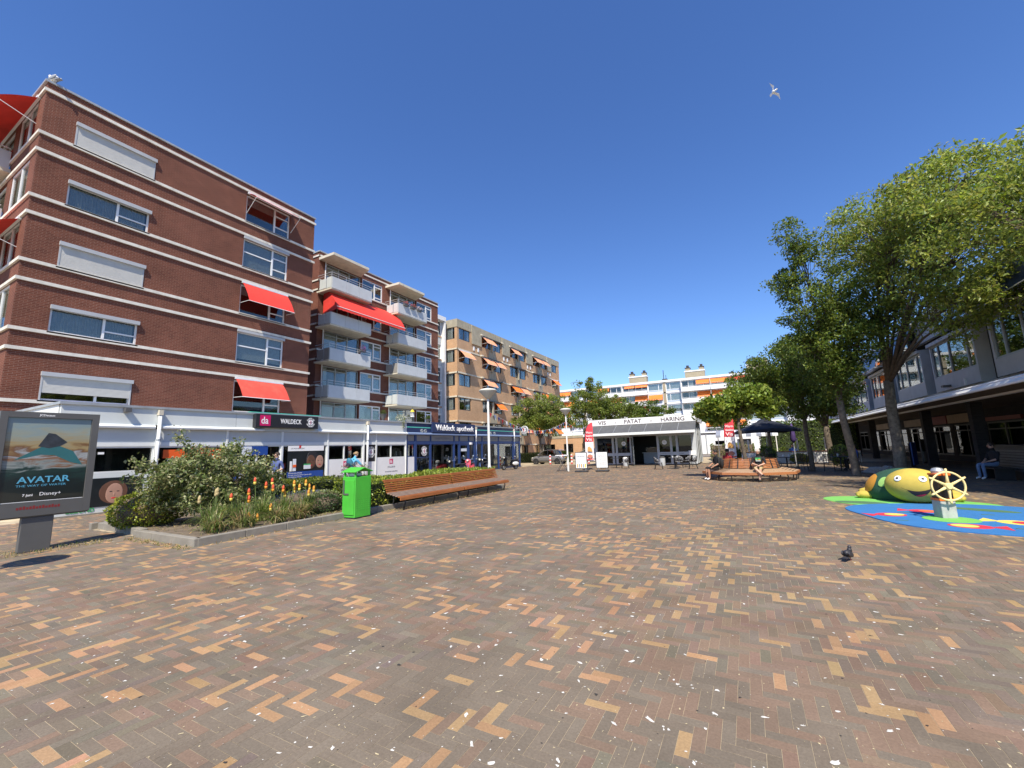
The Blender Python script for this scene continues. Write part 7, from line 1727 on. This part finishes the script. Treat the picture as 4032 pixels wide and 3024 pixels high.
def sit(seat=.44):
    d = seat-.44
    J = {'pelvis': (0, 0, .56), 'waist': (0, .02, .70), 'chest': (0, .03, .92), 'neckb': (0, .02, 1.05), 'neck': (0, 0, 1.12), 'head': (0, -.03, 1.215), 'crown': (0, -.02, 1.295),
         'shL': (.19, .03, 1.0), 'shR': (-.19, .03, 1.0), 'elL': (.25, -.05, .74), 'elR': (-.25, -.05, .74), 'wrL': (.10, -.24, .66), 'wrR': (-.10, -.24, .66),
         'hpL': (.10, -.02, .53), 'hpR': (-.10, -.02, .53), 'knL': (.12, -.44, .55), 'knR': (-.12, -.44, .55), 'anL': (.12, -.42, .10), 'anR': (-.12, -.42, .10), 'toL': (.13, -.56, .045), 'toR': (-.13, -.56, .045)}
    return {k: (v[0], v[1], v[2]+(d if v[2] > .2 else 0)) for k, v in J.items()}
# man in the blue polo shirt, seen from his left, walking towards the left edge
J = stand(1.80); J.update({'elL': (.26, .10, 1.17), 'wrL': (.16, -.14, 1.04), 'elR': (-.26, -.02, 1.16), 'wrR': (-.12, -.22, 1.05), 'knL': (.10, -.12, .52), 'anL': (.10, .02, .10), 'toL': (.11, -.12, .05), 'knR': (-.10, .02, .50), 'anR': (-.10, .24, .13), 'toR': (-.10, .12, .04)})
def ex(t, b, hp, R3):
    MB().box(-.14, .14, -.31, -.22, .93, 1.10).build('paper_bag', 'letter_white', t, world=False, bevel=.04)
    MB().tube([hp(-.09, -.02, .032), hp(-.06, -.095, .03), hp(.06, -.095, .03), hp(.09, -.02, .032)], .004, 5).build('glasses', 'letter_dark', t, world=False)
    MB().lathe([(.10, 1.475), (.09, 1.53), (.085, 1.53), (.095, 1.475)], (0, .01, 0), 14).build('collar', 'trouser_navy', t, world=False, smooth='auto')
pm0 = {'torso': 'polo_blue', 'uarm': 'polo_blue', 'farm': 'skin', 'hand': 'skin', 'hips': 'trouser_navy', 'thigh': 'trouser_navy', 'shin': 'trouser_navy', 'foot': 'shoe_black', 'head': 'skin'}
figure('person', 'man in a blue polo shirt with glasses walking past the skincare poster', (-16.6, 10.5, 0), R_(8), J, pm0, 'hair_dark', ex)
# cyclist
J = {'pelvis': (0, 0, 1.0), 'waist': (0, -.07, 1.14), 'chest': (0, -.17, 1.34), 'neckb': (0, -.23, 1.46), 'neck': (0, -.27, 1.52), 'head': (0, -.32, 1.61), 'crown': (0, -.33, 1.69),
     'shL': (.18, -.19, 1.41), 'shR': (-.18, -.19, 1.41), 'elL': (.27, -.34, 1.2), 'elR': (-.27, -.34, 1.2), 'wrL': (.27, -.50, 1.09), 'wrR': (-.27, -.50, 1.09),
     'hpL': (.10, 0, .96), 'hpR': (-.10, 0, .96), 'knL': (.12, -.30, .68), 'knR': (-.12, -.18, .55), 'anL': (.10, -.16, .34), 'anR': (-.10, -.14, .16), 'toL': (.10, -.30, .30), 'toR': (-.10, -.27, .12)}
def ex(t, b, hp, R3):
    p = MB().ball((0, 0, 0), (.17, .12, .25), 16, 12, rot=Matrix.Rotation(R_(-22), 3, 'X')); p.v = [(x, y-.01, z+1.25) for x, y, z in p.v]; p = p.build('backpack', 'pack_teal', t, world=False, smooth=True)
    q = MB().ball((0, .09, 1.17), (.13, .06, .12), 12, 8).build('pocket', 'trouser_navy', p, world=False, smooth=True)
    for s in (-1, 1): MB().tube([(s*.10, -.10, 1.42), (s*.13, -.27, 1.40), (s*.13, -.22, 1.20), (s*.11, -.05, 1.1)], .02, 6).build('strap', 'trouser_navy', p, world=False)
    MB().ball(hp(0, .11, .05), (.05, .05, .05), 10, 7).build('hair_bun', 'hair_blond', t, world=False, smooth=True)
pm1 = {'torso': 'shirt_sky', 'uarm': 'shirt_sky', 'farm': 'skin', 'hand': 'skin', 'hips': 'trouser_dark', 'thigh': 'trouser_dark', 'shin': 'trouser_dark', 'foot': 'shoe_black', 'head': 'skin'}
figure('person', 'cyclist in a light blue top with a teal backpack seen from behind', (-15.0, 12.74, 0), R_(176), J, pm1, 'hair_blond', ex)
# sitting man with printed black shirt, legs crossed
J = sit(); J.update({'knL': (.10, -.42, .60), 'anL': (-.05, -.56, .30), 'toL': (-.14, -.68, .30), 'knR': (-.10, -.43, .54), 'anR': (-.02, -.52, .10), 'toR': (-.03, -.66, .045), 'wrL': (.03, -.22, .66), 'wrR': (-.06, -.25, .68)})
J['knL'], J['knR'] = (.08, -.45, .56), (-.12, -.44, .56); J['anL'], J['toL'] = (.02, -.50, .10), (.02, -.64, .045); J['anR'], J['toR'] = (.14, -.60, .30), (.22, -.70, .26)
def ex(t, b, hp, R3):
    for (x0, x1, z0, z1, m_) in ((-.10, .09, .93, .98, 'poster_green'), (-.10, -.02, .88, .93, 'turtle_lime'), (0, .09, .88, .93, 'turtle_yellow'), (-.09, .09, .83, .87, 'blind')):
        MB().box(x0, x1, -.112, -.106+.01, z0, z1).build('shirt_print', m_, t, world=False)
    MB().tube([hp(-.09, -.02, .032), hp(-.06, -.095, .03), hp(.06, -.095, .03), hp(.09, -.02, .032)], .004, 5).build('glasses', 'letter_dark', t, world=False)
pm2 = {'torso': 'tee_black', 'uarm': 'tee_black', 'farm': 'skin', 'hand': 'skin', 'hips': 'shorts_tan', 'thigh': 'shorts_tan', 'shin': 'skin', 'foot': 'shoe_black', 'head': 'skin'}
figure('person', 'grey haired man in printed black shirt and tan shorts sitting on the tree bench', (.36, 20.86, 0), R_(-6), J, pm2, 'hair_grey', ex)
J = sit(); J.update({'elL': (.24, .0, .74), 'wrL': (.2, -.22, .62)})
pm3 = {k: 'tee_black' for k in pm2}; pm3.update({'farm': 'skin_tan', 'hand': 'skin_tan', 'head': 'skin_tan', 'shin': 'skin_tan', 'foot': 'shoe_white'})
def ex(t, b, hp, R3):
    MB().ball((0, .20, .74), (.17, .10, .24), 14, 10).build('backpack', 'tee_black', t, world=False, smooth=True)
figure('person', 'person dressed in black sitting at the left end of the tree bench', (-1.28, 21.38, 0), R_(-62), J, pm3, 'hair_black', ex)
pm4 = {k: 'shirt_red' for k in pm2}; pm4.update({'farm': 'skin_tan', 'hand': 'skin_tan', 'head': 'skin_tan', 'hips': 'trouser_dark', 'thigh': 'trouser_dark', 'shin': 'trouser_dark', 'foot': 'shoe_black'})
def ex(t, b, hp, R3):
    MB().ball(hp(0, .01, .07), (.10, .12, .065), 14, 9, rot=R3).build('cap', 'tee_black', t, world=False, smooth=True); MB().ball(hp(0, -.13, .05), (.07, .08, .012), 12, 6, rot=R3).build('cap_peak', 'tee_black', t, world=False, smooth=True)
figure('person', 'person in a red top and black cap on the far side of the tree bench', (-.9, 23.55, 0), R_(145), sit(), pm4, 'hair_black', ex)
pm5 = {k: 'shirt_blue' for k in pm2}; pm5.update({'farm': 'skin', 'hand': 'skin', 'head': 'skin', 'hips': 'trouser_dark', 'thigh': 'trouser_dark', 'shin': 'trouser_dark', 'foot': 'shoe_black'})
figure('person', 'person in a blue shirt sitting in the shade behind the leaning trunk', (4.95, 28.55, 0), R_(-80), sit(.46), pm5, 'hair_dark')
pm6 = {k: 'jeans' for k in pm2}; pm6.update({'torso': 'tee_black', 'uarm': 'tee_black', 'farm': 'skin', 'hand': 'skin', 'head': 'skin', 'foot': 'shoe_white'})
st_ = thing('arcade_bench', 'dark seat in the arcade shade under the person in jeans', 'bench', (8.0, 22.6, 0)); box('seat_board', 'black_metal', st_, 7.7, 8.3, 21.9, 23.3, .40, .45)
for y in (22.05, 23.15): box('leg', 'black_metal', st_, 7.75, 8.25, y-.03, y+.03, 0, .40)
figure('person', 'person in light jeans and white shoes sitting in the arcade shade at the right', (7.95, 22.5, 0), R_(-75), sit(.45), pm6, 'hair_dark')
# people at the far terrace, very small
for i, (x, y, lb, m_) in enumerate(((1.4, 39.6, 'pale dressed guest seated on the far terrace behind the parasol', 'shirt_pale'), (3.1, 39.8, 'guest in dark blue seated on the far terrace right of the closed parasol', 'shirt_blue'))):
    pm = dict(pm5); pm.update({'torso': m_, 'uarm': m_}); figure('person', lb, (x, y, 0), R_(20-40*i), sit(.46), pm, 'hair_dark')
    s_ = thing('terrace_stool', ('plain stool under the pale dressed guest', 'plain stool under the guest in dark blue')[i], 'stool', (x, y, 0)); MB().lathe([(.18, .40), (.18, .45)], (x, y, 0), 12).build('seat', 'bench_wood', s_); MB().tube([(x, y, 0), (x, y, .4)], .04, 6).build('column', 'black_metal', s_)
# dog lying by the tree
mat('fur_grey', (.30, .29, .27), .95, .25, 20, .6, 90); mat('fur_white', (.62, .60, .56), .95, .15, 20, .6, 90)
dg_ = thing('dog', 'grey and white dog lying on the ground by the leaning tree', 'dog', (5.15, 25.6, 0), R_(-15))
me_ = MB().ball((0, 0, .17), (.38, .17, .17), 18, 12).ball((.34, 0, .24), (.15, .13, .15), 14, 10).ball((.50, -.02, .27), (.11, .09, .095), 14, 10).ball((.60, -.03, .24), (.075, .045, .045), 10, 8).ball((-.30, -.13, .10), (.20, .08, .10), 12, 8)
me_.tube([(.30, -.1, .12), (.48, -.14, .05), (.62, -.14, .04)], [.06, .045, .035], 8).tube([(.30, .1, .12), (.48, .12, .05), (.62, .12, .04)], [.06, .045, .035], 8).tube([(-.25, -.16, .08), (-.05, -.22, .05), (.05, -.22, .04)], [.07, .045, .035], 8).tube([(-.36, 0, .15), (-.55, .1, .06), (-.66, .2, .04)], [.05, .04, .02], 8)
d_ = me_.build('body', 'fur_grey', dg_, world=False, smooth=True); rm = d_.modifiers.new('r', 'REMESH'); rm.mode = 'VOXEL'; rm.voxel_size = .02; rm.use_smooth_shade = True
for s in (-1, 1): MB().ball((.46, -.02+s*.075, .33), (.03, .02, .055), 8, 6).build('ear', 'fur_grey', dg_, world=False, smooth=True)
MB().ball((.60, -.03, .235), (.07, .05, .042), 10, 8).build('muzzle', 'fur_white', dg_, world=False, smooth=True); MB().ball((.675, -.035, .255), (.015, .016, .013), 8, 5).build('nose', 'letter_dark', dg_, world=False, smooth=True)
